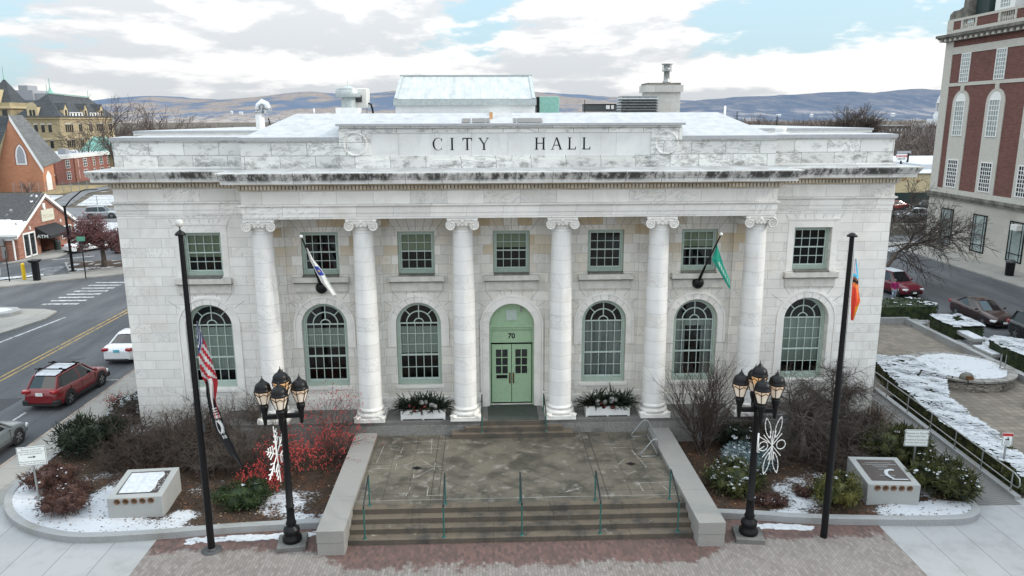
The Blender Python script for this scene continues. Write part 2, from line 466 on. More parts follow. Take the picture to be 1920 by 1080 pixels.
P('sign_white', (.74,.77,.76), .45, var=.03)
P('sign_red', (.45,.03,.03), .5)
P('sign_green', (.10,.32,.22), .5)
P('ac_white', (.68,.67,.64), .5, var=.05)
P('vent_grey', (.42,.46,.46), .45, metal=.3)
P('copper_green', (.22,.42,.36), .7, var=.1)
P('dark_grey', (.06,.062,.065), .6)
P('yellow_paint', (.68,.44,.01), .45)
for nm_, c_ in (('line_white',(.50,.51,.51)),('line_yellow',(.40,.27,.09))):
    t = T(nm_); p = t.pos(); MAT[nm_] = t.done(t.mix(t.ramp(t.noise(p,3.5,7.,.75),.42,.66), c_, (.09,.09,.095)), .8, 0, .3)
P('tyre', (.018,.018,.019), .85)
P('rim', (.36,.37,.38), .3, metal=.8)
P('rim_dark', (.035,.035,.037), .35, metal=.5)
P('car_black_plastic', (.022,.022,.024), .6)
P('car_red', (.17,.007,.010), .3, var=.05, coat=.6)
P('car_maroon', (.04,.019,.019), .28, metal=.3, var=.05, coat=.6)
P('car_burgundy', (.12,.006,.018), .28, var=.05, coat=.6)
P('car_white', (.74,.75,.77), .3, var=.03, coat=.6)
P('car_grey', (.17,.19,.20), .3, metal=.4, var=.05, coat=.6)
P('car_dark', (.02,.022,.026), .3, metal=.3, var=.05, coat=.6)
P('car_silver', (.30,.32,.34), .3, metal=.5, var=.05, coat=.6)
P('taillight', (.30,.01,.012), .2, coat=.6)
P('headlight', (.62,.64,.66), .15, coat=.6)
P('amber', (.5,.2,.02), .3)
P('plate_white', (.7,.7,.68), .5); P('plate_blue', (.12,.42,.52), .5)
P('bark', (.085,.068,.055), .9, var=.35, scale=12.)
P('bark_grey', (.15,.125,.11), .9, var=.3, scale=12.)
P('twig_brown', (.06,.044,.036), .9, var=.35, scale=4.)
P('twig_grey', (.10,.08,.068), .9, var=.35, scale=4.)
P('twig_red', (.10,.06,.052), .9, var=.3, scale=4.)
P('twig_far', (.125,.10,.092), .95, var=.3, scale=.6)
P('twig_tree', (.075,.06,.052), .9, var=.3, scale=4.)
P('dry_grass', (.21,.13,.075), .9, var=.3)
P('berry_red', (.36,.035,.03), .4, var=.2)
P('crab_red', (.085,.026,.027), .7, var=.3)
def leafy(name, a, b, sc=2.2):
    t = T(name); p = t.pos(); f = t.noise(p, sc, 4., .6); g = t.noise(p, 25., 2.)
    c = t.mix(t.ramp(f+(g-.5)*.4, .38, .62), a, b)
    MAT[name] = t.done(c, .65, 0, .3); return MAT[name]
leafy('yew', (.006,.012,.007), (.022,.034,.016))
leafy('boxwood', (.010,.022,.007), (.036,.056,.016))
leafy('boxwood_yellow', (.025,.033,.008), (.125,.118,.032))
leafy('juniper', (.014,.022,.008), (.075,.08,.024))
leafy('blue_spruce', (.06,.10,.105), (.19,.25,.26))
leafy('hedge', (.014,.024,.011), (.04,.055,.02))
leafy('barberry', (.035,.015,.013), (.11,.055,.042))
leafy('pine_far', (.014,.022,.016), (.03,.042,.03))
P('flower_white', (.24,.235,.23), .8, var=.25, scale=20.)
P('ribbon_red', (.10,.012,.014), .6)
# glass
t = T('window_glass')
tr = t.n('ShaderNodeBsdfTransparent'); tr.inputs[0].default_value = (.86,.92,.90,1)
gl = t.n('ShaderNodeBsdfGlossy'); gl.inputs['Roughness'].default_value = .03; gl.inputs[0].default_value = (.9,.92,.92,1)
fr = t.n('ShaderNodeFresnel'); fr.inputs[0].default_value = 1.5
mx = t.n('ShaderNodeMixShader'); t.nt.links.new(fr.outputs[0], mx.inputs[0]); t.nt.links.new(tr.outputs[0], mx.inputs[1]); t.nt.links.new(gl.outputs[0], mx.inputs[2])
t.nt.links.new(mx.outputs[0], t.out.inputs[0]); MAT['window_glass'] = t.mat
P('dark_glass', (.018,.022,.024), .06, spec=.6, var=.3, scale=.8, world=True)
P('pale_glass', (.30,.35,.34), .12, spec=.6, var=.25, scale=.5, world=True)
P('car_glass', (.012,.014,.016), .04, spec=.8)
P('interior', (.012,.012,.012), .9, world=True, spec=.1)
t = T('blind'); p = t.pos(); x, y, z = t.sep(p)
f = (x*9.).fract(); c = t.mix(t.ramp((f-.5).abs(), .1, .5), (.44,.48,.44), (.36,.395,.36))
MAT['blind'] = t.done(c, .8, 0, .2)
t = T('upper_blind'); p = t.pos(); x, y, z = t.sep(p); MAT['upper_blind'] = t.done(t.mix(t.noise(p,2.,3.), (.24,.27,.18), (.34,.37,.27)), .8, 0, .2)
t = T('curtain'); p = t.pos(); x, y, z = t.sep(p)
f = t.noise(t.xyz(x*7., 0., z*.15), 1., 3.); MAT['curtain'] = t.done(t.mix(t.ramp(f, .3, .7), (.16,.18,.18), (.50,.52,.50)), .9, 0, .1)
t = T('lamp_glass'); p = t.obj(); x, y, z = t.sep(p)
c = t.mix(t.ramp(z, 5.5, 6.1), (.66,.60,.52), (.75,.5,.26))
MAT['lamp_glass'] = t.done(c, .35, 0, .4, emit=t.mix(t.ramp(z, 5.5, 6.1), (.5,.40,.3), (1.,.45,.14)), estr=.30)
# far facades
def brickmat(name, a, b, mort, w=.6, h=.2, m=.02):
    t = T(name); p = t.pos(); x, y, z = t.sep(p)
    j, r, cr = blocks(t, x+y, z, w, h, m, 0.)
    c = t.mix(r, a, b); c = t.mix(t.ramp(t.noise(p, .35, 5.), .4, .7)*.3, c, tuple(q*.7 for q in a))
    c = t.mix(j*.5, c, mort); MAT[name] = t.done(c, .85, 0, .25); return MAT[name]
brickmat('brick_red', (.135,.052,.043), (.18,.077,.066), (.22,.18,.16), .4, .14, .014)
brickmat('brick_bank', (.25,.105,.07), (.36,.17,.125), (.36,.28,.24), .5, .16, .016)
brickmat('brick_church', (.42,.185,.105), (.50,.23,.14), (.5,.3,.2), .6, .2, .015)
brickmat('brick_school', (.24,.09,.07), (.32,.135,.11), (.42,.3,.27), .6, .22, .02)
brickmat('stone_yellow', (.345,.285,.18), (.41,.345,.225), (.42,.34,.2), 1.6, .5, .03)
brickmat('limestone', (.43,.405,.36), (.48,.455,.41), (.36,.34,.3), 1.6, .8, .02)
brickmat('shingle_dark', (.055,.062,.07), (.085,.092,.10), (.04,.045,.05), .8, .3, .02)
brickmat('shingle_grey', (.13,.135,.14), (.175,.18,.185), (.09,.09,.09), .8, .35, .02)
t = T('shingle_snow'); p = t.pos(); x, y, z = t.sep(p)
f = t.noise(p, .45, 5., .6); c = t.mix(t.ramp(t.noise(p, 6., 3.), .3, .7), (.055,.055,.058), (.09,.09,.095))
c = t.mix(t.ramp(f+t.ramp(z, 3., 5.8, .06, -.14), .49, .52), c, (.80,.83,.87)); MAT['shingle_snow'] = t.done(c, .8, 0, .2)
P('limestone_dark', (.16,.15,.13), .8, world=True, var=.4, scale=1.2)
P('stone_trim', (.52,.50,.45), .8, world=True, var=.1)
P('cream_wall', (.56,.47,.30), .8, world=True, var=.08)
P('far_white', (.62,.63,.65), .8, world=True)
P('far_grey', (.32,.33,.36), .8, world=True)
P('awning', (.022,.023,.026), .8)
# ================================================================= CITY HALL
B = 4.3
CX = [(i-2.5)*B for i in range(6)]
WY, WX, PX = 1.1, 17.35, 11.36       # wall plane, half width, portico half width
hall = thing('city_hall', 'white marble city hall with six columns and CITY HALL cut above the green door', 'city hall', (0,0,0))

def wall_open(mb, x0, x1, z0, z1, y, ops, m=0, depth=.3, ms=None):
    # front wall in plane y (facing -Y) with rectangular and arched openings, plus their reveals
    xs = {x0, x1}
    for o in ops:
        c, h = o['x'], o['hw']
        if o.get('arch'):
            for i in range(21): xs.add(round(c-h*math.cos(math.pi*i/20), 5))
        else: xs |= {round(c-h,5), round(c+h,5)}
    xs = sorted(q for q in xs if x0-1e-6 <= q <= x1+1e-6)
    def top(o, x):
        if o.get('arch'):
            d = min(abs(x-o['x']), o['hw']); return o['zt']-o['hw']+math.sqrt(max(0,o['hw']**2-d*d))
        return o['zt']
    for a, b in zip(xs, xs[1:]):
        mid = (a+b)/2
        cur = sorted([o for o in ops if abs(mid-o['x']) < o['hw']], key=lambda o: o['zb'])
        la = lb = z0
        for o in cur:
            if o['zb'] > max(la, lb)+1e-4: mb.face([(a,y,la),(b,y,lb),(b,y,o['zb']),(a,y,o['zb'])], m)
            la, lb = top(o,a), top(o,b)
        mb.face([(a,y,la),(b,y,lb),(b,y,z1),(a,y,z1)], m)
    for o in ops:
        c, h, zb, zt = o['x'], o['hw'], o['zb'], o['zt']
        if o.get('arch'):
            pts = [(c-h,zb)]+[(c-h*math.cos(math.pi*i/20), zt-h+h*math.sin(math.pi*i/20)) for i in range(21)]+[(c+h,zb)]
        else: pts = [(c-h,zb),(c-h,zt),(c+h,zt),(c+h,zb)]
        for p, q in zip(pts, pts[1:]+pts[:1]):
            mb.face([(p[0],y,p[1]),(q[0],y,q[1]),(q[0],y+depth,q[1]),(p[0],y+depth,p[1])], m if ms is None else ms)

UZB, UZT, UHW = 7.82, 9.77, .83
AZB, AZT, AHW = 2.5, 6.48, 1.03
rec_ops = []
for k in range(-2, 3):
    rec_ops.append(dict(x=k*B, hw=UHW, zb=UZB, zt=UZT))
    if k: rec_ops.append(dict(x=k*B, hw=AHW, zb=AZB, zt=AZT, arch=True))
rec_ops.append(dict(x=0, hw=1.04, zb=1.4, zt=6.38, arch=True))
wing_ops = {s: [dict(x=s*13.8, hw=UHW+.03, zb=UZB, zt=UZT+.03), dict(x=s*13.8, hw=AHW+.02, zb=AZB, zt=AZT+.03, arch=True)] for s in (-1, 1)}
JX = 11.25
mb = MB(); wall_open(mb, -JX, JX, .5, 10.6, WY+.06, rec_ops, 0, .34)
for i in range(6):                                 # shallow pilasters behind the columns
    a, b = max(-JX, CX[i]-.62), min(JX, CX[i]+.62)
    mb.box(a, b, WY-.06, WY+.055, 1.4, 10.56, 0)
PWALL = mb
mb = MB()
for s in (-1, 1):
    a, b = (JX, WX) if s > 0 else (-WX, -JX)
    wall_open(mb, a, b, -.1, 12.7, WY, wing_ops[s], 0, .42)
    mb.face([(s*WX,WY,-.1),(s*WX,22,-.1),(s*WX,22,12.7),(s*WX,WY,12.7)], 0)
    mb.face([(s*JX,WY,0),(s*JX,WY+.4,0),(s*JX,WY+.4,12),(s*JX,WY,12)], 0)
mb.face([(-WX,22,0),(WX,22,0),(WX,22,13),(-WX,22,13)], 0)
WALL = mb
mb = MB(); mb.box(-WX+.3, WX-.3, WY+1.5, 21, 0, 12.4); mb.box(-WX+.2, WX-.2, WY+.5, WY+1.5, 7.0, 7.06)
mb.build('interior', MAT['interior'], hall)
# base mouldings of the recess wall, archivolts, voussoir joints, window sills
mb = MB()
mb.box(-JX, -1.5, WY-.1, WY+.05, 1.4, 1.95, 0); mb.box(1.5, JX, WY-.1, WY+.05, 1.4, 1.95, 0)
for i in range(6):
    a, b = max(-JX, CX[i]-.7), min(JX, CX[i]+.7)
    for z, d in ((1.4,.14),(1.75,.10),(1.95,.06)): mb.box(a-d*.3, b+d*.3, WY-.06-d, WY-.05, z+.002, z+.2, 0)
mb.build('base_moulding', MAT['marble_plain'], hall)
def archivolt(mb, cx, y, r0, r1, zc, zb=None, proud=.035, n=32):
    def ring(ra, rb, yy, d):
        for i in range(n):
            a0, a1 = math.pi*i/n, math.pi*(i+1)/n
            P4 = [(cx-r*math.cos(a), zc+r*math.sin(a)) for r, a in ((ra,a0),(rb,a0),(rb,a1),(ra,a1))]
            mb.face([(x,yy,z) for x,z in P4], 0)
            mb.face([(P4[1][0],yy,P4[1][1]),(P4[1][0],yy+d,P4[1][1]),(P4[2][0],yy+d,P4[2][1]),(P4[2][0],yy,P4[2][1])], 0)
            mb.face([(P4[0][0],yy,P4[0][1]),(P4[3][0],yy,P4[3][1]),(P4[3][0],yy+d,P4[3][1]),(P4[0][0],yy+d,P4[0][1])], 0)
        if zb is not None:
            for s in (-1, 1):
                xa, xb = sorted((cx+s*ra, cx+s*rb)); mb.box(xa, xb, yy, yy+d, zb, zc, 0)
    ring(r0+.012, r1-.1, y-proud, proud); ring(r1-.09, r1, y-proud-.03, proud+.03)
mb = MB(); archivolt(mb, 0, WY+.06, AHW, 1.4, AZT-AHW, 4.4)
wa = mb.build('window_arch', MAT['marble_plain'], hall); wa.location.x = -2*B
for k in (-1,1,2): dup(wa, hall, loc=(k*B,0,0))
for s in (-1,1):
    mb = MB(); archivolt(mb, 0, WY, AHW+.02, 1.42, AZT+.01-AHW, 2.0); mb.build('window_arch', MAT['marble_plain'], hall, (s*13.8,0,0))
mb = MB(); archivolt(mb, 0, WY+.06, 1.04, 1.47, 5.34, 1.4, .06)
mb.build('door_arch', MAT['marble_plain'], hall)
mb = MB()
def seg(x0, z0, x1, z1, y, w=.011):
    d = math.hypot(x1-x0, z1-z0); nx, nz = -(z1-z0)/d*w, (x1-x0)/d*w
    JOINTS_F.append([(x0+nx,y,z0+nz),(x0-nx,y,z0-nz),(x1-nx,y,z1-nz),(x1+nx,y,z1+nz)])
JOINTS_F = []
for c, y in [(k*B, WY+.06) for k in range(-2,3)]+[(-13.8, WY),(13.8, WY)]:
    y -= .004
    for i in range(7):                                  # flat arch above the upper window
        f = (i-3)/3.; seg(c+f*.9, 9.82, c+f*1.34, 10.4, y)
    zc = 5.45 if c else 5.34
    for i in range(2, 9):                               # long voussoirs above the arch
        a = math.pi*i/10; r1 = 1.5; L = min(.62, (7.04-zc)/max(.2,math.sin(a))-r1)
        if L > .05: seg(c+r1*math.cos(a), zc+r1*math.sin(a), c+(r1+L)*math.cos(a), zc+(r1+L)*math.sin(a), y)
        seg(c+1.06*math.cos(a+.15), zc+1.06*math.sin(a+.15), c+1.31*math.cos(a+.15), zc+1.31*math.sin(a+.15), y-.042, .008)
jm = plain('joint_grey', (.36,.355,.35), .9, world=True)
for f in JOINTS_F: (WALL if abs(f[0][0]) > 12 else PWALL).face(f, 1)
PWALL.build('portico_wall', [MAT['marble_recess'], jm], hall); WALL.build('wall', [MAT['marble_wall'], jm], hall)
# upper window: frame, sashes with muntins, glass, blind; the window sill apart
def make_upper(hw, zt, y, blind):
    m = MB(); h, zb = hw-.01, UZB+.01; zt -= .01
    fw = .10
    m.box(-h, -h+fw, y, y+.16, zb, zt, 0); m.box(h-fw, h, y, y+.16, zb, zt, 0)
    m.box(-h+fw, h-fw, y, y+.16, zt-.1, zt, 0); m.box(-h+fw, h-fw, y-.02, y+.16, zb, zb+.17, 0)
    fr = m.build('window_frame', MAT['green_paint'], hall)
    s = MB(); a = h-fw; z0, z1 = zb+.17, zt-.1; mid = (z0+z1)/2
    for (q0, q1, yy) in ((mid-.02, z1, y+.06), (z0, mid+.03, y+.095)):
        s.box(-a, -a+.055, yy, yy+.03, q0, q1, 0); s.box(a-.055, a, yy, yy+.03, q0, q1, 0)
        s.box(-a+.055, a-.055, yy, yy+.03, q1-.055, q1, 0); s.box(-a+.055, a-.055, yy, yy+.03, q0, q0+.06, 0)
        for i in (1,2,3): s.box(-a+2*a*i/4-.013, -a+2*a*i/4+.013, yy+.001, yy+.029, q0+.06, q1-.055, 0)
        s.box(-a+.055, a-.055, yy+.003, yy+.027, (q0+q1)/2-.016, (q0+q1)/2+.016, 0)
    s.build('sash', MAT['pale_green_paint'], fr)
    g = MB(); g.face([(-a,y+.11,z0),(a,y+.11,z0),(a,y+.11,z1),(-a,y+.11,z1)]); g.build('pane', MAT['window_glass'], fr)
    if blind > 0:
        g = MB(); g.face([(-a,y+.17,z1-(z1-z0)*blind),(a,y+.17,z1-(z1-z0)*blind),(a,y+.17,z1),(-a,y+.17,z1)]); g.build('blind', MAT['upper_blind'], fr)
    return fr
for k, bl in zip(range(-2,3), (0,.5,.42,0,.45)):
    w = make_upper(UHW, UZT, WY+.2, bl); w.location.x = k*B
for s, bl in ((-1,.62),(1,0)):
    w = make_upper(UHW+.03, UZT+.03, WY+.24, bl); w.location.x = s*13.8
def make_arch(hw, zt, y, rows, blind, cur):
    m = MB(); h = hw-.01; zb = AZB+.01; zc = zt-hw; fw = .115
    m.box(-h, -h+fw, y, y+.2, zb, zc, 0); m.box(h-fw, h, y, y+.2, zb, zc, 0); m.box(-h+fw, h-fw, y-.02, y+.2, zb, zb+.2, 0)
    n = 24
    def ring(mm, r0, r1, y0, y1, m_=0, a_0=0, a_1=math.pi):
        for i in range(n):
            a0, a1 = a_0+(a_1-a_0)*i/n, a_0+(a_1-a_0)*(i+1)/n
            q = [(r*math.cos(a), zc+r*math.sin(a)) for r, a in ((r0,a0),(r1,a0),(r1,a1),(r0,a1))]
            mm.face([(x,y0,z) for x,z in q], m_)
            mm.face([(q[0][0],y0,q[0][1]),(q[3][0],y0,q[3][1]),(q[3][0],y1,q[3][1]),(q[0][0],y1,q[0][1])], m_)
            mm.face([(q[1][0],y0,q[1][1]),(q[2][0],y0,q[2][1]),(q[2][0],y1,q[2][1]),(q[1][0],y1,q[1][1])], m_)
    ring(m, h-fw, h, y, y+.2)
    fr = m.build('arched_window', MAT['green_paint'], hall)
    s = MB(); a = h-fw; z0 = zb+.2; yy = y+.07
    def mun(x0, x1, q0, q1, t=0): s.box(x0, x1, yy+t, yy+.035-t, q0, q1, 0)
    zm = z0+(zc-z0)*.44
    mun(-a, -a+.05, z0, zc); mun(a-.05, a, z0, zc); mun(-a+.05, a-.05, z0, z0+.08, .001); mun(-a+.05, a-.05, zc-.03, zc+.03, .001); mun(-a+.05, a-.05, zm-.04, zm+.04, .001)
    for i in range(1,5): x = -a+2*a*i/5; mun(x-.015, x+.015, z0+.08, zc-.03, .004)
    zs = [z0+(zm-z0)*.5]+[zm+(zc-zm)*f for f in (.333,.667)]
    for z in zs: mun(-a+.05, a-.05, z-.015, z+.015, .007)
    ring(s, a*.60, a*.60+.05, yy+.002, yy+.03); ring(s, a*.22, a*.22+.045, yy+.002, yy+.03); ring(s, a-.04, a, yy+.002, yy+.03)
    for ang in (45, 90, 135):
        c_, s_ = math.cos(R(ang)), math.sin(R(ang)); r0 = (a*.6 if ang != 90 else a*.24); px, pz = -s_*.022, c_*.022
        q = [(c_*r0+px, zc+s_*r0+pz),(c_*r0-px, zc+s_*r0-pz),(c_*(a-.02)-px, zc+s_*(a-.02)-pz),(c_*(a-.02)+px, zc+s_*(a-.02)+pz)]
        s.xz(q, yy+.005, 0, .02)
    s.build('sash', MAT['pale_green_paint'], fr)
    g = MB(); g.face([(-a,y+.12,z0),(a,y+.12,z0),(a,y+.12,zc)]+[(a*math.cos(math.pi*i/20),y+.12,zc+a*math.sin(math.pi*i/20)) for i in range(1,20)]+[(-a,y+.12,zc)])
    g.build('pane', MAT['window_glass'], fr)
    if blind:
        b0, b1 = blind; g = MB(); g.face([(-a,y+.21,z0+(zc-z0)*b0),(a,y+.21,z0+(zc-z0)*b0),(a,y+.21,z0+(zc-z0)*b1),(-a,y+.21,z0+(zc-z0)*b1)]); g.build('blind', MAT['blind'], fr)
    if cur:
        g = MB()
        for (f0, f1) in cur: g.face([(-a+2*a*f0,y+.3,z0),(-a+2*a*f1,y+.3,z0),(-a+2*a*f1,y+.3,zc-.1),(-a+2*a*f0,y+.3,zc-.1)])
        g.build('curtain', MAT['curtain'], fr)
    return fr
spec = {-2: ((.58,.92),None), -1: ((.46,.93),None), 1: (None,[(0,1)]), 2: ((.88,1.),[(0,.3),(.72,1.)])}
for k, (bl, cu) in spec.items():
    w = make_arch(AHW, AZT, WY+.24, 6, bl, cu); w.location.x = k*B
for s, bl in ((-1,(.2,.95)),(1,(.22,.98))):
    w = make_arch(AHW+.02, AZT+.03, WY+.32, 6, bl, None); w.location.x = s*13.8
# window sills with apron panels; dark strips paint in shade and dirt
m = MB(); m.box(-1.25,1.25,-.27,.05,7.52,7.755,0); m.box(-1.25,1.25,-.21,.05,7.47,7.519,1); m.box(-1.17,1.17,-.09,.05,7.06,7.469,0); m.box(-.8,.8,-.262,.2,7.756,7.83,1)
sill0 = m.build('window_sill', [MAT['sill_stone'], plain('sill_dirt_shade',(.16,.155,.14),.85,world=True,var=.3,scale=3.)], hall); sill0.location = (-2*B, WY+.06, 0)
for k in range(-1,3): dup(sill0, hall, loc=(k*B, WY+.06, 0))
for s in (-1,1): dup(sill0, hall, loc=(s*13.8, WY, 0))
m = MB(); m.box(-1.12, 1.12, -.06, .05, 2.36, 2.49)
as_ = m.build('arched_window_sill', MAT['marble_plain'], hall); as_.location = (-13.8, WY, 0)
for c, y in [(k*B, WY+.06) for k in (-2,-1,1,2)]+[(13.8,WY)]: dup(as_, hall, loc=(c,y,0))
# surrounds of the wing windows
for s in (-1,1):
    m = MB(); c = s*13.8
    for a, b in ((c-1.16, c-UHW-.04),(c+UHW+.04, c+1.16)): m.box(a, b, WY-.03, WY+.05, 7.77, 10.15)
    m.box(c-UHW-.04, c+UHW+.04, WY-.03, WY+.05, UZT+.04, 10.15); m.box(c-1.22, c+1.22, WY-.06, WY+.05, 10.149, 10.22)
    m.build('window_surround', MAT['marble_plain'], hall)

# door -------------------------------------------------------------------------
DY = WY+.36
dr = thing('entrance_door', 'x', 'x'); del dr['label'], dr['category']; dr.parent = hall; dr.location = (0,0,0)
m = MB()
m.box(-1.03,-.98,WY+.12,DY+.02,1.4,5.34); m.box(.98,1.03,WY+.12,DY+.02,1.4,5.34)
n=24
pts = [(1.03*math.cos(math.pi*i/n), 5.34+1.03*math.sin(math.pi*i/n)) for i in range(n+1)]
m.xz(pts, DY, 0); m.xz([(-.98,4.42),(.98,4.42),(.98,5.34),(-.98,5.34)], DY+.001, 0)
m.box(-1.03,1.03,DY-.12,DY+.01,5.2,5.3); m.box(-1.0,1.0,DY-.07,DY+.01,5.08,5.18); m.box(-1.0,1.0,DY-.04,DY+.01,5.3,5.36)
for i in range(16):                              # raised half-round panel in the fanlight
    a0, a1 = math.pi*i/16, math.pi*(i+1)/16
    q = [(r*math.cos(a), 5.38+r*math.sin(a)) for r, a in ((.60,a0),(.64,a0),(.64,a1),(.60,a1))]; m.xz(q, DY-.014, 0, .014)
for (a,b,c,d) in ((-.92,.92,4.98,5.0),(-.92,.92,4.46,4.48),(-.92,-.90,4.46,5.0),(.90,.92,4.46,5.0)): m.box(a,b,DY-.012,DY+.003,c,d)
m.build('door_frame', MAT['door_green'], dr)
m = MB(); m.box(-.25,.25,DY-.05,DY-.015,5.52,6.0,0)
for i in range(6): m.box(-.21,.21,DY-.065,DY-.05,5.56+i*.07,5.60+i*.07,0)
m.build('louvre', MAT['pale_green_paint'], dr)
m = MB()
add_text(m, '70', .34, lambda x,y: (x, DY-.004, 4.74+y), 0, .012)
m.build('house_number', MAT['black_lettering'], dr)
m = MB(); m.box(.42,.5,DY-.08,DY-.02,6.0,6.13); m.sphere((.46,DY-.05,5.98),.05); m.build('camera', MAT['galvanised'], dr)
for s in (-1,1):
    m = MB(); xa, xb = sorted((s*.015, s*.94)); z0, z1 = 1.46, 4.33
    c0, c1 = sorted((s*.18, s*.74))
    yy = DY+.03
    # leaf with six panes in its upper part and a sunk panel below
    m.box(xa, c0, yy, yy+.05, z0, z1); m.box(c1, xb, yy, yy+.05, z0, z1); m.box(c0, c1, yy, yy+.05, z0, 1.75); m.box(c0, c1, yy, yy+.05, 2.62, 2.88); m.box(c0, c1, yy, yy+.05, 4.08, z1)
    m.box(c0, c1, yy+.012, yy+.05, 1.75, 2.62)
    m.box((c0+c1)/2-.02,(c0+c1)/2+.02,yy+.005,yy+.04,2.88,4.08)
    for i in (1,2): m.box(c0, c1, yy+.006, yy+.04, 2.88+1.2*i/3-.02, 2.88+1.2*i/3+.02)
    leaf = m.build('door_leaf', MAT['door_green'], dr)
    g = MB(); g.face([(c0,yy+.045,2.88),(c1,yy+.045,2.88),(c1,yy+.045,4.08),(c0,yy+.045,4.08)]); g.build('pane', MAT['dark_glass'], leaf)
    g = MB(); a, b = sorted((s*.05, s*.12)); g.box(a, b, yy-.02, yy-.001, 2.40, 2.94); g.tube((s*.085,yy-.06,2.5),(s*.085,yy-.06,2.86),.016); g.build('handle', MAT['brass'], leaf)
    if s < 0: g = MB(); g.box(c0+.02, c1-.02, yy-.02, yy-.001, 2.66, 2.82); g.build('letter_slot', MAT['black_metal'], leaf)
m = MB()
for s in (-1,1): a, b = sorted((s*.945, s*.978)); m.box(a,b,DY+.02,DY+.06,1.4,4.36)
m.box(-.94,.94,DY+.02,DY+.06,1.4,1.45); m.build('door_gap', MAT['black_metal'], dr)

# columns --------------------------------------------------------------------------
def make_column():
    m = MB(); prof = []
    for i in range(17):
        f = i/16; r = .515-.085*f**1.7; prof.append((r, 1.98+f*(10.06-1.98)))
    m.lathe(prof, 40); m.lathe([(.515,1.98),(.56,1.955),(.56,1.93),(.5,1.925)], 40)
    col = m.build('column', MAT['marble_drum'], hall)
    b = MB()
    b.cbox((0,0,1.49), (1.36,1.36,.18), bev=.012)
    pr = []
    def torus(R0, r, zc, a0=-90, a1=90):
        for i in range(9):
            a = R(a0+(a1-a0)*i/8); pr.append((R0+r*math.cos(a), zc+r*math.sin(a)))
    torus(.56,.1,1.68); pr.append((.58,1.79))
    for i in range(5): a = R(180+90+(-90)*i/4); pr.append((.58-.04*math.sin(math.pi*i/4), 1.79+.05*i/4))
    torus(.53,.055,1.895); b.lathe(pr, 40)
    # the lower torus fills the plinth corners with low wings
    for sx in (-1,1):
        for sy in (-1,1): b.cbox((sx*.55, sy*.55, 1.615), (.26,.26,.07), rz=R(45), bev=.015)
    b.build('column_base', MAT['marble_plain'], col)
    c = MB()
    c.box(-.66,.66,-.54,.54,10.47,10.555); c.box(-.62,.62,-.50,.50,10.42,10.469)
    c.lathe([(.43,10.06),(.455,10.07),(.455,10.1),(.43,10.11),(.45,10.16),(.53,10.24),(.58,10.33),(.56,10.41)], 32)
    for i in range(20):                          # egg mouldings
        a = 2*math.pi*i/20; c.sphere((.53*math.cos(a), .53*math.sin(a), 10.25), .06, 6, 4)
    for s in (-1,1):
        # bolster between the front and back volutes, pinched in the middle
        pr = [(.20,-.55),(.21,-.5),(.155,-.3),(.13,0),(.155,.3),(.21,.5),(.20,.55)]
        c.lathe(pr, 20, (s*.49,0,10.25), axis='y')
        for sy in (-1,1):
            pts = []
            for i in range(40):                  # spiral of the volute as a raised tube
                a = i/39*2*math.pi*2.1; r = .205*(1-i/39)**.9+.02
                pts.append((s*.49+s*r*math.sin(a+.0), sy*.56, 10.25+r*math.cos(a)))
            c.path(pts, [.032*(1-i/39*.5) for i in range(40)], 6)
            c.lathe([(0,-.02),(.19,-.012)] if False else [(.001,0),(.19,0)], 20, (s*.49, sy*.545, 10.25), axis='y')
            c.sphere((s*.49, sy*.575, 10.25), .035, 8, 4)
    for sy in (-1,1): c.box(-.4,.4, sy*.5-.05, sy*.5+.05, 10.37, 10.42); c.sphere((0, sy*.52, 10.42), .1, 8, 5)
    c.build('capital', MAT['marble_plain'], col)
    return col
col0 = make_column(); col0.location = (CX[0],0,0)
for x in CX[1:]: dup(col0, hall, loc=(x,0,0))

# entablature, cornice and attic ------------------------------------------------------
def offpath(pts, d):
    out = []
    n = len(pts)
    for i, p in enumerate(pts):
        def nrm(a, b):
            L = math.hypot(b[0]-a[0], b[1]-a[1]); return ((b[1]-a[1])/L, -(b[0]-a[0])/L)
        ns = []
        if i > 0: ns.append(nrm(pts[i-1], p))
        if i < n-1: ns.append(nrm(p, pts[i+1]))
        if len(ns) == 1: o = ns[0]
        else: o = (ns[0][0]+ns[1][0], ns[0][1]+ns[1][1])
        out.append((p[0]+o[0]*d, p[1]+o[1]*d))
    return out
def sweep(mb, path, prof, m=0):
    for (d0,z0), (d1,z1) in zip(prof, prof[1:]):
        a, b = offpath(path, d0), offpath(path, d1)
        for i in range(len(path)-1):
            mb.face([(*a[i],z0),(*a[i+1],z0),(*b[i+1],z1),(*b[i],z1)], m)
plan = [(-WX,22),(-WX,WY),(-PX,WY),(-PX,-.5),(PX,-.5),(PX,WY),(WX,WY),(WX,22)]
m = MB(); sweep(m, plan, [(.02,10.57),(.02,10.82),(.05,10.82),(.05,11.06),(.09,11.1),(.14,11.13),(.14,11.2),(.03,11.22)])
m.face([(-PX,-.52,10.57),(PX,-.52,10.57),(PX,WY+.06,10.57),(-PX,WY+.06,10.57)])
m.build('architrave', MAT['marble_large'], hall)
m = MB(); sweep(m, plan, [(.03,11.215),(.03,11.75)]); m.build('frieze', MAT['marble_large'], hall)
m = MB(); sweep(m, plan, [(.03,11.73),(.09,11.76),(.11,11.82),(.11,11.99),(.2,12.0),(.24,12.06),(.62,12.09),(.64,12.09),(.64,12.27),(.68,12.28),(.70,12.33),(.76,12.42),(.80,12.5),(.80,12.56),(-.9,12.66)])
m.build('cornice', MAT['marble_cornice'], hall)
m = MB(); pitch = .152
dp = offpath(plan, .11)
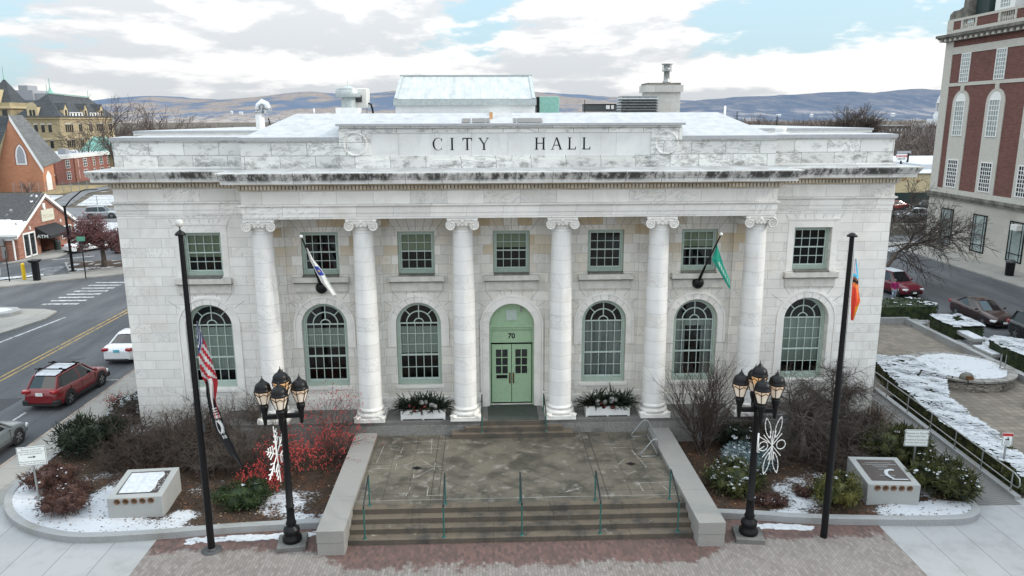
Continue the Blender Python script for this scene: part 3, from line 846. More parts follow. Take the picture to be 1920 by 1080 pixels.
for i in range(len(dp)-1):
    a, b = dp[i], dp[i+1]; L = math.hypot(b[0]-a[0], b[1]-a[1]); n_ = int(L/pitch)
    ux, uy = (b[0]-a[0])/L, (b[1]-a[1])/L
    for k in range(n_):
        q = (k+.5)*L/n_; cx, cy = a[0]+ux*q+uy*.035, a[1]+uy*q-ux*.035
        if cy > 8: continue
        m.cbox((cx,cy,11.905), (.1,.08,.155) if abs(ux) > .5 else (.08,.1,.155), 0)
m.build('dentil_course', plain('dentil', (.60,.54,.45), .7, world=True, var=.3, scale=1.2), hall)
m = MB(); AY = 1.35
att = [(-17.3,20),(-17.3,AY),(-11.5,AY),(-11.5,.3),(-7.3,.3),(-7.3,.1),(-6.0,.1)]
attR = [(-x,y) for x,y in reversed(att)]
sweep(m, att[:5], [(0,12.6),(0,13.70),(.04,13.72),(.04,13.8)]); sweep(m, attR[2:], [(0,12.6),(0,13.70),(.04,13.72),(.04,13.8)])
# central block with a sunk panel between two piers
for s in (-1,1):
    a, b = sorted((s*5.98, s*7.3)); m.box(a, b, .1, 2.2, 12.6, 14.3)
m.box(-5.98,5.98,.1,2.2,12.6,13.0); m.box(-5.98,5.98,.13,2.2,13.0,13.155); m.box(-5.98,5.98,.13,2.2,14.115,14.3)
m.box(-7.26,7.26,.07,2.2,14.301,14.4)
m.build('attic', MAT['marble_attic'], hall)
m = MB(); m.box(-5.98,5.98,.17,.6,13.155,14.115)
pan = m.build('name_panel', marble('marble_panel', 1.55, 3., base=(.72,.72,.715), vein=.25, tone=.04, jit=.0, m=.01), hall)
for s in (-1,1):
    n=32; m = MB()
    m.lathe([(.52,.0),(.52,-.02),(.50,-.05),(.46,-.055),(.43,-.015),(.36,-.015),(.30,-.03),(.001,-.04)], n, (s*6.63,.1,13.66), axis='y')
    m.build('roundel', MAT['marble_attic'], hall)
# metal flashings on the parapets
m = MB()
for pth in (att[:5], attR[2:]):
    z = 13.8
    sweep(m, pth, [(.0,z),(.09,z),(.09,z+.15),(-.35,z+.2)])
for pth in (att[:3], attR[4:]): pass
m.box(-7.4,7.4,-.02,2.2,14.401,14.5)
m.build('parapet_flashing', MAT['metal_flashing'], hall)
# the letters, cut as thin strokes with serifs
m = MB(); ly = .165
Z0, LH = 13.39, .51
def poly(pts, ox): m.xz([(ox+x, Z0+z) for x,z in pts], ly, 0)
def vs(x, w, ox, z0=0, z1=LH): poly([(x-w/2,z0),(x+w/2,z0),(x+w/2,z1),(x-w/2,z1)], ox)
def hs(x0, x1, z, h, ox): poly([(x0,z),(x1,z),(x1,z+h),(x0,z+h)], ox)
def serif(x, z, ox, w=.16): hs(x-w/2, x+w/2, z, .022, ox)
def dg(x0, z0, x1, z1, w, ox): poly([(x0-w/2,z0),(x0+w/2,z0),(x1+w/2,z1),(x1-w/2,z1)], ox)
TK, TN = .074, .036
def I(o): vs(0,TK,o,.022,LH-.022); serif(0,0,o); serif(0,LH-.022,o)
def Tt(o): vs(0,TK,o,.022,LH-.04); serif(0,0,o); hs(-.2,.2,LH-.04,.04,o); poly([(-.2,LH-.04),(-.2,LH-.13),(-.18,LH-.13),(-.15,LH-.04)],o); poly([(.2,LH-.04),(.15,LH-.04),(.18,LH-.13),(.2,LH-.13)],o)
def Yy(o): vs(0,TK,o,.022,.24); serif(0,0,o); dg(0,.235,-.17,LH-.022,TK,o); dg(0,.235,.16,LH-.022,TN,o); serif(-.17,LH-.022,o,.15); serif(.16,LH-.022,o,.13)
def Hh(o):
    for x in (-.15,.15): vs(x,TK,o,.022,LH-.022); serif(x,0,o,.15); serif(x,LH-.022,o,.15)
    hs(-.11,.11,.255,.034,o)
def Aa(o): dg(-.18,.022,-.01,LH,TN,o); dg(.17,.022,0,LH,TK,o); serif(-.18,0,o,.13); serif(.17,0,o,.15); hs(-.11,.1,.17,.032,o)
def Ll(o): vs(-.1,TK,o,.03,LH-.022); serif(-.1,LH-.022,o); hs(-.18,.17,0,.034,o); poly([(.17,.034),(.12,.034),(.15,.13),(.17,.13)],o)
def Cc(o):
    n=26; r0 = []; r1 = []
    for i in range(n+1):
        a = R(48+264*i/n); th = .022+.052*abs(math.cos(a)) if math.cos(a) < .2 else .022
        r0.append((.23*math.cos(a), LH/2+.265*math.sin(a))); r1.append(((.23-th)*math.cos(a), LH/2+(.265-th*.75)*math.sin(a)))
    for i in range(n): poly([r0[i],r0[i+1],r1[i+1],r1[i]], o)
    hs(.135,.165,LH-.14,.12,o); hs(.135,.16,.03,.07,o)
u2x = lambda u: (u-961)*.0226
for f, u in ((Cc,822),(I,848.5),(Tt,877),(Yy,908.5),(Hh,1014.5),(Aa,1046),(Ll,1075),(Ll,1102.5)):
    m = MB(); f(u2x(u)); m.build('letter', MAT['black_lettering'], hall)

# porch deck --------------------------------------------------------------------------
m = MB(); m.box(-13.2,13.2,-.62,WY+.2,.2,1.4); 
m.build('porch_deck', MAT['deck_stone'], hall)
m = MB(); m.box(-13.2,13.2,-.66,-.62,.1,1.22); m.build('porch_face', stone('granite_dirty', (.17,.165,.155), (.25,.245,.235), 14., stain=(.07,.068,.062), stainamt=.7), hall)
m = MB(); m.box(-1.15,1.15,-.62,WY+.12,1.4,1.412); m.build('door_mat', plain('mat_green', (.05,.058,.05), .95, world=True), hall)
m = MB()
m.lathe([(.001,0),(.13,0),(.15,.04),(.15,.09)], 12, (0,.35,10.47))
sl_ = m.build('soffit_light', MAT['black_metal'], hall, (-8.6,0,0))
for x in (-4.3,0,4.3,8.6): dup(sl_, hall, loc=(x,0,0))

# roof -----------------------------------------------------------------------------------
m = MB()
zr = 13.93
def quad(*p): m.face(p, 0)
for s in (-1,1):                                   # flat snowy roofs behind the wing parapets
    q = [(s*17.2,1.5,zr),(s*11.0,1.5,zr),(s*11.0,3.6,zr+.06),(s*17.2,3.6,zr+.06)]
    m.face(q if s < 0 else q[::-1], 0)
b0, b1, yt = 11.5, 9.75, 3.3
lo = zr-.02; hi = 14.95
quad((-b0,.3,lo),(b0,.3,lo),(b1,yt,hi),(-b1,yt,hi))
quad((-b0,20,lo),(-b0,.3,lo),(-b1,yt,hi),(-b1,18,hi)); quad((b0,.3,lo),(b0,20,lo),(b1,18,hi),(b1,yt,hi))
quad((-b1,yt,hi),(b1,yt,hi),(b1,18,hi),(-b1,18,hi)); quad((b0,20,lo),(-b0,20,lo),(-b1,18,hi),(b1,18,hi))
m.build('roof', MAT['snow_roof'], hall)
m = MB()
for s in (-1,1):
    a, b = sorted((s*10.6, s*17.35)); m.box(a, b, 3.6, 20, 13.0, 14.1, 0); m.box(a-.0, b+.05 if s>0 else b, 3.55, 20, 14.101, 14.19, 1)
m.build('rear_parapet', [MAT['marble_plain'], MAT['metal_flashing']], hall)
for a_,b_ in ((-17.3,-10.6),(10.6,17.3)): m = MB(); m.box(a_,b_,3.7,19.9,14.19,14.2); m.build('roof_snow', MAT['snow_roof'], hall)
# skylight: low walls, gutter and a sloping glazed slope under thin snow
m = MB(); X0, X1 = -5.55, 1.40
m.box(X0+.08,X1-.05,5.5,12.0,14.9,15.33,0); m.box(-.9,.1,2.9,5.5,14.3,14.98,0)
sk = m.build('skylight', MAT['white_paint'], hall)
m = MB(); m.box(X0,X1,5.3,12.2,15.331,15.62); m.build('gutter', MAT['vent_grey'], sk)
m = MB(); 
m.face([(X0+.03,5.32,15.63),(X1-.03,5.32,15.63),(X1-.05,8.6,16.88),(X0+.05,8.6,16.88)],0)
m.face([(X0+.05,8.6,16.88),(X1-.05,8.6,16.88),(X1-.03,12,15.63),(X0+.03,12,15.63)],0)
for x in (X0+.03, X1-.03): m.face([(x,5.32,15.63),(x,8.6,16.88),(x,12,15.63)],0)
t = T('skylight_snow'); p = t.pos(); x,y,z = t.sep(p)
f = t.noise(t.xyz(x*2.6,y*.6,0.),1.2,6.,.7); c = t.mix(t.ramp(f,.3,.75),(.52,.545,.55),(.33,.36,.37))
g1 = (x/.45).fract(); c = t.mix(g1.lt(.08)*.25,c,(.3,.33,.34)); g2=(z/.42).fract(); c = t.mix(g2.lt(.08)*.3,c,(.5,.53,.54))
m.build('glazing', t.done(c,.5,0,.4), sk)
m = MB()
for x in (X0+.04, X1-.2): m.face([(x,5.33,15.67),(x+.16,5.33,15.67),(x+.16,8.6,16.92),(x,8.6,16.92)],0)
m.box(X0+.02,X1-.02,8.5,8.7,16.86,16.93); m.build('ridge_trim', MAT['vent_grey'], sk)
m = MB()
for (a,b,y0) in ((-2.15,-1.78,2.0),(-1.7,-1.12,2.0),(-1.08,-.92,2.0),(.15,.28,2.0),(.32,1.45,2.0)):
    z = lo+(hi-lo)*(y0-.3)/(yt-.3); z2 = lo+(hi-lo)*(y0+.5-.3)/(yt-.3)
    m.face([(a,y0,z+.03),(b,y0,z+.03),(b,y0+.55,z2+.04),(a,y0+.55,z2+.04)],0)
m.build('roof_hatch', MAT['dark_glass'], hall)
m = MB(); m.box(-.92,-.78,2.5,2.62,14.66,14.98); m.build('orange_box', plain('orange_box',(.6,.32,.14),.6), hall)
# chimney
m = MB(); m.box(7.66,9.42,9,10.6,14.8,16.05,0); m.box(7.52,9.52,8.85,10.75,16.051,16.42,0)
ch = m.build('chimney', marble('marble_chimney',.95,.42,base=(.50,.49,.46),tone=.1), hall)
m = MB(); m.box(7.6,9.4,8.95,10.65,16.421,16.53); m.build('chimney_cap', MAT['limestone_dark'], ch)
m = MB(); m.lathe([(.2,16.53),(.22,16.6),(.19,16.65),(.16,16.7),(.16,17.15),(.27,17.16),(.27,17.2),(.18,17.22),(.18,17.5),(.32,17.52),(.32,17.56),(.001,17.58)],14,(8.79,9.7,0))
for a in range(4): m.tube((8.79+.27*math.cos(a*1.57+.4),9.7+.27*math.sin(a*1.57+.4),17.16),(8.79+.27*math.cos(a*1.57+.4),9.7+.27*math.sin(a*1.57+.4),17.54),.02)
m.build('flue', MAT['galvanised'], ch)

# equipment standing on the roof --------------------------------------------------------
RG = 'equipment on the roof of the city hall'
t_ = thing('roof_ventilator', 'grey mushroom shaped roof ventilator with a conical hood and spike', 'roof vent', (-7.88,6.3,14.92))
m = MB(); m.cbox((0,0,.16),(1.1,1.1,.32)); m.build('curb', MAT['white_paint'], t_)
m = MB(); m.lathe([(.35,.3),(.35,.9),(.34,.95)],20); m.build('stack', MAT['vent_grey'], t_)
m = MB(); m.lathe([(.36,.82),(.60,.84),(.61,.86),(.61,1.16),(.56,1.2),(.57,1.21),(.2,1.33),(.03,1.4),(.015,1.62)],28); m.build('hood', MAT['vent_grey'], t_)
t_ = thing('air_conditioner', 'white outdoor air conditioning unit standing behind the mushroom ventilator', 'air conditioner', (-7.45,7.4,14.97))
m = MB(); m.cbox((.1,0,.75),(.62,1.0,.98),bev=.04); m.build('casing', MAT['ac_white'], t_)
m = MB(); m.lathe([(.001,-.02),(.3,-.02),(.34,0),(.34,.03)],20,(-.23,-.0,.72),axis='x'); m.cbox((-.02,-.52,.72),(.34,.02,.34)); m.build('fan_grille', MAT['dark_grey'], t_)
m = MB()
for x in (-.15,.35): m.tube((x,-.35,-.02),(x,-.35,.28),.025)
m.build('leg', MAT['galvanised'], t_)
m = MB(); m.path([(.42,-.2,.5),(.55,-.22,.45),(.62,-.22,.2),(.64,-.22,-.05)],.05); m.build('pipe', MAT['black_metal'], t_)
t_ = thing('vent_pipe', 'white vent pipe with a shiny chrome gooseneck elbow at left of the roof', 'vent pipe', (-11.6,3.9,14.25))
m = MB(); m.tube((0,0,0),(0,0,.72),.2,n=16); m.build('pipe', MAT['white_paint'], t_)
m = MB(); m.path([(0,0,.7),(0,0,.9),(.04,0,1.06),(.17,0,1.17),(.3,0,1.1),(.36,0,.95),(.37,0,.72)],[.21,.21,.21,.21,.2,.2,.21],16); m.tube((0,0,.70),(0,0,.75),.23,n=16); m.build('elbow', MAT['chrome'], t_)
m = MB(); m.tube((.36,.1,.5),(.46,.1,.0),.03); m.build('strut', MAT['black_metal'], t_)
t_ = thing('equipment_box', 'pale copper green metal equipment box right of the skylight', 'equipment box', (2.05,7.2,14.93))
m = MB(); m.cbox((.08,0,.42),(1.0,1.4,.82),bev=.02); m.build('casing', MAT['copper_green'], t_)
m = MB(); m.cbox((-.49,0,.42),(.1,1.4,.8)); m.build('end_panel', MAT['black_metal'], t_)
t_ = thing('louvred_unit', 'grey ventilation unit with stacked horizontal louvre blades before the chimney', 'louvre unit', (6.75,7.3,14.9))
m = MB(); m.cbox((0,0,.4),(1.75,1.2,.78)); m.build('core', MAT['dark_grey'], t_)
m = MB()
for i in range(6): 
    z=.1+i*.135
    for sy in (-1,1): m.face([(-.98,sy*.72,z-.05),(.98,sy*.72,z-.05),(.92,sy*.6,z+.05),(-.92,sy*.6,z+.05)][::sy*-1])
    for sx in (-1,1): m.face([(sx*.98,-.72,z-.05),(sx*.98,.72,z-.05),(sx*.92,.6,z+.05),(sx*.92,-.6,z+.05)])
m.cbox((0,0,.86),(1.8,1.25,.06)); m.build('louvre_blade', MAT['galvanised'], t_)
t_ = thing('cooling_unit', 'low black framed cooling unit left of the louvred unit', 'cooling unit', (5.25,9.5,14.97))
m = MB(); m.cbox((0,0,.25),(2.0,1.0,.36)); m.build('casing', MAT['dark_grey'], t_)
m = MB(); m.cbox((.25,-.52,.3),(.2,.05,.2)); m.cbox((.5,-.52,.3),(.14,.05,.2)); m.build('panel', MAT['ac_white'], t_)
m = MB(); m.cbox((0,0,.45),(2.05,1.05,.04)); m.tube((-1.0,-.5,0),(-1.0,-.5,.7),.02); m.build('frame', MAT['black_metal'], t_)
def pipe_(x,y,z,h,r,label):
    m = MB(); m.tube((0,0,0),(0,0,h),r,n=10,cap=True); o = m.build('vent_pipe', MAT['white_paint'], None, (x,y,z)); tag(o,label,'vent pipe')
pipe_(10.44,4.4,14.4,.85,.05,'thin white vent pipe on the right hip of the roof'); pipe_(-9.45,5.6,14.9,.3,.035,'short thin white vent pipe at the left end of the ridge')
t_ = thing('roof_drain_vent', 'small round white vent cap on the snowy right wing roof', 'roof vent', (12.35,2.1,13.94))
m = MB(); m.lathe([(.38,0),(.36,.07),(.22,.09),(.22,.14),(.24,.15),(.24,.3),(.22,.33),(.001,.34)],16); m.build('cap', MAT['white_paint'], t_)
# ================================================================= GROUND AND ROADS
m = MB(); S = 9000
m.face([(-S,-400,-.2),(S,-400,-.2),(S,S,-.2),(-S,S,-.2)]); struct('ground', m, MAT['ground'])
m = MB(); m.face([(-62,-60,-.12),(-22.3,-60,-.12),(-22.3,70,-.12),(-62,70,-.12)]); m.face([(-62,70,-.12),(-22.3,70,-.12),(-22.3,82,-.12),(-62,82,-.12)]); struct('road', m, MAT['asphalt'])
m = MB(); m.face([(31.5,-60,-.118),(46.3,-60,-.118),(46.3,66,-.118),(31.5,66,-.118)]); m.face([(20,22,-.119),(31.5,22,-.119),(31.5,66,-.119),(20,66,-.119)]); struct('road', m, MAT['asphalt'])
m = MB(); m.face([(-140,82,-.115),(-22,82,-.115),(-22,101,-.115),(-110,101,-.115),(-140,101,-.115)])
m.face([(-78,104,-.1),(-74.5,104,-.1),(-83,128,-.1),(-84,147,-.1),(-60,170,-.1),(-64,172,-.1),(-88,150,-.1),(-87,128,-.1)])
struct('road', m, plain('asphalt_far', (.15,.155,.165), .85, world=True, var=.1, scale=.3))
m = MB(); m.face([(46.3,56,-.117),(100,56,-.117),(110,94,-.117),(40,94,-.117),(40,66,-.117),(46.3,66,-.117)]); struct('parking_lot', m, MAT['asphalt'])
# pavements, about twelve centimetres above the road
m = MB(); m.prism([(-22.3,-60),(-20.2,-60),(-20.2,30),(-22.3,30)], -.14, 0.0)
m.prism([(-20.2,8.5),(-17.3,8.5),(-17.3,30),(-20.2,30)], -.14, -.004)
struct('pavement', m, MAT['sidewalk'])
m = MB(); m.prism([(-22.44,-60),(-22.3,-60),(-22.3,30),(-22.44,30)], -.14, .012); struct('kerb', m, plain('kerb_rust', (.30,.245,.21), .85, world=True, var=.3, scale=1.5))
m = MB(); m.prism([(-20.2,-60),(-13.08,-60),(-13.08,-4),(-20.2,-4)], -.14, -.002); m.prism([(13.2,-60),(31.3,-60),(31.3,-6.1),(13.2,-6.1)], -.14, -.002); struct('pavement', m, MAT['concrete'])
m = MB(); m.prism([(-13.08,-60),(13.2,-60),(13.2,-4),(-13.08,-4)], -.14, .002); struct('brick_pavement', m, MAT['brick_paving'])
# left: corner pavement with hydrant, traffic island, far pavement
m = MB(); m.prism([(-48,14),(-36.6,14),(-35.6,20),(-34.6,24.2),(-35.0,26.6),(-36.3,27.3),(-48,28.6)], -.14, 0.)
m.prism([(-52,31.5),(-45.1,36.1),(-36.7,41.6),(-30,46),(-30,48.5),(-37.4,44.2),(-42.2,41.6),(-46.8,38.6),(-53,34.6)], -.14, 0.)
m.prism([(-52,47.8),(-48.2,51),(-48.6,56.5),(-51.25,59.5),(-51.25,49.6)], -.14, .01)
struct('pavement', m, MAT['sidewalk'])
m = MB(); m.prism([(-48,24.2),(-39.2,24.2),(-37.6,25.0),(-37.3,26.0),(-38.2,26.9),(-48,27.9)], 0., .28); o = m.build('traffic_island', MAT['granite_kerb']); o['kind']='structure'
m = MB(); m.prism([(-48,24.7),(-39.4,24.6),(-38.2,25.3),(-38.0,26.0),(-38.7,26.4),(-48,27.4)], .27, .33); m.build('snow', MAT['snow'])['kind']='structure'
m = MB()
isl = [(-45.3,47.3),(-42.0,41.9),(-41.0,42.3),(-37.6,44.6),(-31,48.4),(-31,51),(-38.5,48.6)]
m.prism(isl, -.14, .12); struct('kerb', m, MAT['granite_kerb'])
isl2 = [(x*.96-1.6+.02*i*0, y*.96+1.83) for i,(x,y) in enumerate(isl)]
def bedmesh(name, poly, z, spots, step=.25, hump=.0):
    # triangulated bed with a painted 'snow' attribute
    bm = bmesh.new()
    xs = [p[0] for p in poly]; ys = [p[1] for p in poly]
    def inside(x, y):
        c = False; n = len(poly)
        for i in range(n):
            x1,y1 = poly[i]; x2,y2 = poly[(i+1)%n]
            if (y1>y) != (y2>y) and x < (x2-x1)*(y-y1)/(y2-y1)+x1: c = not c
        return c
    f = bm.faces.new([bm.verts.new((x,y,z)) for x,y in poly])
    bmesh.ops.triangulate(bm, faces=[f])
    for k in range(int((max(xs)-min(xs))/step)):
        x = min(xs)+(k+1)*step
        bmesh.ops.bisect_plane(bm, geom=bm.verts[:]+bm.edges[:]+bm.faces[:], plane_co=(x,0,0), plane_no=(1,0,0))
    for k in range(int((max(ys)-min(ys))/step)):
        y = min(ys)+(k+1)*step
        bmesh.ops.bisect_plane(bm, geom=bm.verts[:]+bm.edges[:]+bm.faces[:], plane_co=(0,y,0), plane_no=(0,1,0))
    me = bpy.data.meshes.new(name); bm.to_mesh(me); bm.free()
    a = me.attributes.new('snow', 'FLOAT', 'POINT')
    for i, v in enumerate(me.vertices):
        s = 0.
        for (x,y,rx,ry,w) in spots:
            d = ((v.co.x-x)/rx)**2+((v.co.y-y)/ry)**2; s = max(s, w*max(0,1-d*.55))
        a.data[i].value = s
        v.co.z += .05*mnoise.noise(Vector((v.co.x*1.1, v.co.y*1.1, 0)))+.05*min(1.,s)
    me.materials.append(MAT['planting_soil'])
    o = bpy.data.objects.new(name, me); COL.objects.link(o); o['kind'] = 'structure'; return o
bedmesh('planting_bed', isl2, .13, [(-42,43,1.8,1.,.75),(-40,44,2,.8,.7),(-43.5,45.5,1,1.5,.6)], .5)
# road markings
def stripes(pts_list, mat):
    m = MB()
    for p in pts_list: m.face([(x,y,-.112) for x,y in p])
    struct('road_marking', m, mat)
stripes([[(-29.9,-60),(-29.75,-60),(-29.2,52),(-29.35,52)],[(-30.3,-60),(-30.15,-60),(-29.6,52),(-29.75,52)]], MAT['line_yellow'])
w = [[(-37.7+.03*i,29.2+i*1.2),(-34.75+.02*i,29.2+i*1.2),(-34.75+.02*i,29.62+i*1.2),(-37.7+.03*i,29.62+i*1.2)] for i in range(8)]
w += [[(-34.6,17.5),(-34.4,17.5),(-33.4,25.0),(-33.6,25.0)],[(-36,9),(-35.8,9),(-34.4,17.5),(-34.6,17.5)]]
w += [[(-25.1,-2.2),(-22.5,-2.2),(-22.5,-2.05),(-25.1,-2.05)],[(-25.35,2.9),(-24.6,2.9),(-24.6,3.05),(-25.35,3.05)],[(-25.2,3.1),(-25.05,3.1),(-25.05,5.2),(-25.2,5.2)],[(-25.4,10.0),(-25.25,10.0),(-25.2,12.2),(-25.35,12.2)],[(-24,10.1),(-22.5,10.1),(-22.5,10.2),(-24,10.2)]]
w += [[(-46.5+i*.0,41.8+i*.55),(-43.6-.18*i,41.8+i*.75),(-43.7-.18*i,42.0+i*.75),(-46.5,42.0+i*.55)] for i in range(7)]
w += [[(-50.2,41.2),(-50,41.2),(-48.9,38.6),(-49.1,38.6)],[(-48.3,50.2),(-48.1,50.0),(-44.6,52.2),(-44.8,52.4)]]
stripes(w, MAT['line_white'])
# right side: pavement of the brick building, courtyard
m = MB(); m.prism([(46.3,-60),(50.7,-60),(50.7,56),(46.3,56)], -.14, 0.); struct('pavement', m, MAT['sidewalk'])
m = MB(); m.prism([(22.4,-6.1),(31.3,-6.1),(31.3,22),(17.3,22),(17.3,5.2),(22.4,5.2)], -.14, .004); struct('courtyard', m, MAT['courtyard_paving'])
m = MB(); m.prism([(28.9,-6.1),(29.25,-6.1),(29.6,19.4),(29.25,19.4)], .0, .42); m.prism([(18,19.4),(29.6,19.4),(29.6,19.75),(18,19.75)],0,.46); m.prism([(29.2,18.6),(30.4,18.6),(30.4,20.2),(29.6,20.2),(29.6,19.4),(29.2,19.4)], 0, .25)
o = m.build('courtyard_kerb_wall', MAT['granite_kerb']); tag(o, 'low stone kerb wall between the brick courtyard and the clipped hedges', 'kerb wall')
m = MB(); m.prism([(29.6,-6.1),(32.2,-6.1),(32.6,18),(29.9,18)], -.1, .16); m.prism([(24.6,19.75),(32.4,19.75),(32.4,23),(24.6,23)], -.1, .16); struct('planting_bed', m, MAT['snow_patchy'])
m = MB(); m.prism([(29.9,14.5),(32.5,14.5),(32.5,18),(29.9,18)], .16, .165); struct('snow', m, MAT['snow_patchy'])

# the two front beds with granite kerbs
def kerbline(name, path, w, z0, z1, label):
    m = MB(); out = path; n = len(path); inn = []
    for i, p in enumerate(path):
        a = path[max(i-1,0)]; b = path[min(i+1,n-1)]; L = math.hypot(b[0]-a[0], b[1]-a[1])
        inn.append((p[0]-(b[1]-a[1])/L*w, p[1]+(b[0]-a[0])/L*w))
    for i in range(n-1):
        a, b, c, d = out[i], out[i+1], inn[i+1], inn[i]
        m.face([(*a,z0),(*b,z0),(*b,z1-.02),(*a,z1-.02)]); e = [(p[0]+(q[0]-p[0])*.12,p[1]+(q[1]-p[1])*.12) for p,q in ((a,d),(b,c))]
        m.face([(*a,z1-.02),(*b,z1-.02),(*e[1],z1),(*e[0],z1)]); m.face([(*e[0],z1),(*e[1],z1),(*c,z1),(*d,z1)])
        m.face([(*c,z0),(*d,z0),(*d,z1),(*c,z1)])
    for i in (0, n-1): m.face([(*out[i],z0),(*inn[i],z0),(*inn[i],z1),(*out[i],z1)])
    o = m.build(name, MAT['granite_kerb']); o['kind'] = 'structure'; return inn
def smooth(path, k=4):
    out = []
    n = len(path)
    for i in range(n-1):
        p0,p1,p2,p3 = path[max(i-1,0)],path[i],path[i+1],path[min(i+2,n-1)]
        for j in range(k):
            t_ = j/k
            out.append(tuple(.5*((2*p1[c])+(-p0[c]+p2[c])*t_+(2*p0[c]-5*p1[c]+4*p2[c]-p3[c])*t_**2+(-p0[c]+3*p1[c]-3*p2[c]+p3[c])*t_**3) for c in (0,1)))
    return out+[path[-1]]
KL = smooth([(-20.5,-1.0),(-20.5,-3.0),(-20.3,-4.4),(-19.6,-5.7),(-18.5,-6.75),(-17.2,-7.45),(-15.65,-7.84),(-13.08,-7.72),(-10.36,-7.40),(-7.25,-7.2)])
inn = kerbline('kerb', KL, .28, -.05, .27, '')
bl = [(x,y) for x,y in inn]+[(-7.12,-7.0),(-7.12,-.65),(-13.2,-.65),(-13.2,1.1),(-17.35,1.1),(-17.35,8.5),(-20.3,8.5),(-20.4,3),(-20.3,-1.0)]
bedmesh('planting_bed', bl, .2, [(-17.6,-6.2,2.0,1.0,1.25),(-15.7,-6.9,2.6,.7,1.1),(-16.1,-5.2,.9,1.7,1.1),(-15.7,-3.9,1.1,1.0,.9),(-19.6,-4.4,.7,1.7,1.2),(-18.7,-5.6,1.0,.9,1.15),(-12.7,-6.5,.8,.6,.9),(-12.5,-4.2,1.2,.8,.45),(-9.1,-5.6,1.4,1.5,.72),(-8.0,-6.7,1.,.5,.8),(-13.4,-7.3,2.2,.35,.95),(-18.6,2.5,1.4,3.0,.8),(-17.3,-3.0,1,.8,.5),(-10.5,-3.4,1.5,.6,.4)])
m = MB(); m.prism([(-20.62,-1.2),(-20.3,-1.2),(-20.3,8.5),(-20.62,8.5)], -.1, .1); struct('kerb', m, MAT['granite_kerb'])
KR = smooth([(7.15,-7.10),(9.0,-7.35),(10.39,-7.62),(13.48,-7.90),(16.0,-7.98),(16.9,-7.75),(17.42,-7.2),(17.5,-6.4),(17.45,-5.6)])
inn = kerbline('kerb', KR, .28, -.05, .27, '')
br = [(7.12,-.65),(7.12,-6.9)]+inn+[(17.6,-5.5),(18.05,1.1),(17.35,1.1),(13.2,1.1),(13.2,-.65)]
bedmesh('planting_bed', br, .2, [(15.6,-7.2,2.4,.7,1.15),(15.0,-7.0,1.5,.5,1.1),(11.0,-6.4,.9,1.1,.85),(10.2,-7.2,1.0,.4,1.0),(11.5,-4.9,1.2,.9,.62),(12.8,-4.2,1.2,.8,.5),(16.0,-5.6,.6,.7,.9),(12.,-2.5,1,.5,.35),(10.9,-5.3,1.0,.8,.7)])
# thin snow lines lying on the paving along the kerbs
def snowline(pts, w):
    m = MB(); r_ = random.Random(5); n = 60
    for i in range(n):
        t_ = i/n; k = t_*(len(pts)-1); a = pts[int(k)]; b = pts[int(k)+1]; f = k-int(k)
        x, y = a[0]+(b[0]-a[0])*f, a[1]+(b[1]-a[1])*f
        for _ in range(3):
            cx, cy, rr = x+r_.uniform(-.12,.12), y+r_.uniform(-w,w*.2), r_.uniform(.05,.17)
            k_ = r_.randint(5,7); ph = r_.random()*6
            m.face([(cx+rr*1.4*math.cos(ph+6.283*j/k_)*r_.uniform(.6,1.2), cy+rr*.6*math.sin(ph+6.283*j/k_)*r_.uniform(.6,1.2), .005+.004*r_.random()) for j in range(k_)])
    o = m.build('snow_strip', MAT['snow']); o['kind'] = 'stuff'; return o
o = snowline([(-11.9,-7.75),(-10.3,-7.62),(-9.4,-7.6),(-7.3,-7.45)], .28); tag(o, 'melting strip of snow on the brick paving along the left kerb', 'snow')
o = snowline([(8.4,-7.6),(9.6,-7.7),(10.6,-7.85)], .25); tag(o, 'melting strip of snow on the brick paving along the right kerb', 'snow')

# dead leaves and bark chips on the soil
lr = random.Random(77)
for nm_, lab, poly_, n_ in (('leaf_litter','dead leaves and bark chips scattered over the left bed',bl,5200),('leaf_litter','dead leaves and bark chips scattered over the right bed',br,4200)):
    m = MB(); xs_=[p[0] for p in poly_]; ys_=[p[1] for p in poly_]; k=0
    while k < n_:
        x,y=lr.uniform(min(xs_),max(xs_)),lr.uniform(min(ys_),min(max(ys_),1.))
        c_=False; q=len(poly_)
        for i in range(q):
            x1,y1=poly_[i]; x2,y2=poly_[(i+1)%q]
            if (y1>y)!=(y2>y) and x<(x2-x1)*(y-y1)/(y2-y1)+x1: c_=not c_
        k+=1
        if not c_: continue
        z=.215+.05*mnoise.noise(Vector((x*1.1,y*1.1,0))); L=lr.uniform(.02,.06); a=lr.random()*6.28; t_=lr.uniform(-.03,.03)
        z += 0.03 if lr.random()<.45 else 0
        m.face([(x+L*math.cos(a+j*1.57)*(1 if j%2 else .6),y+L*math.sin(a+j*1.57)*(1 if j%2 else .6),z+(t_ if j<2 else .01)) for j in range(4)],lr.choice((0,0,0,1,1,2)))
    o=m.build(nm_,[plain('leaf_brown',(.055,.033,.022),.9),plain('leaf_russet',(.16,.075,.04),.9),plain('leaf_tan',(.26,.19,.12),.9)]); o['kind']='stuff'; tag(o,lab,'leaf litter')
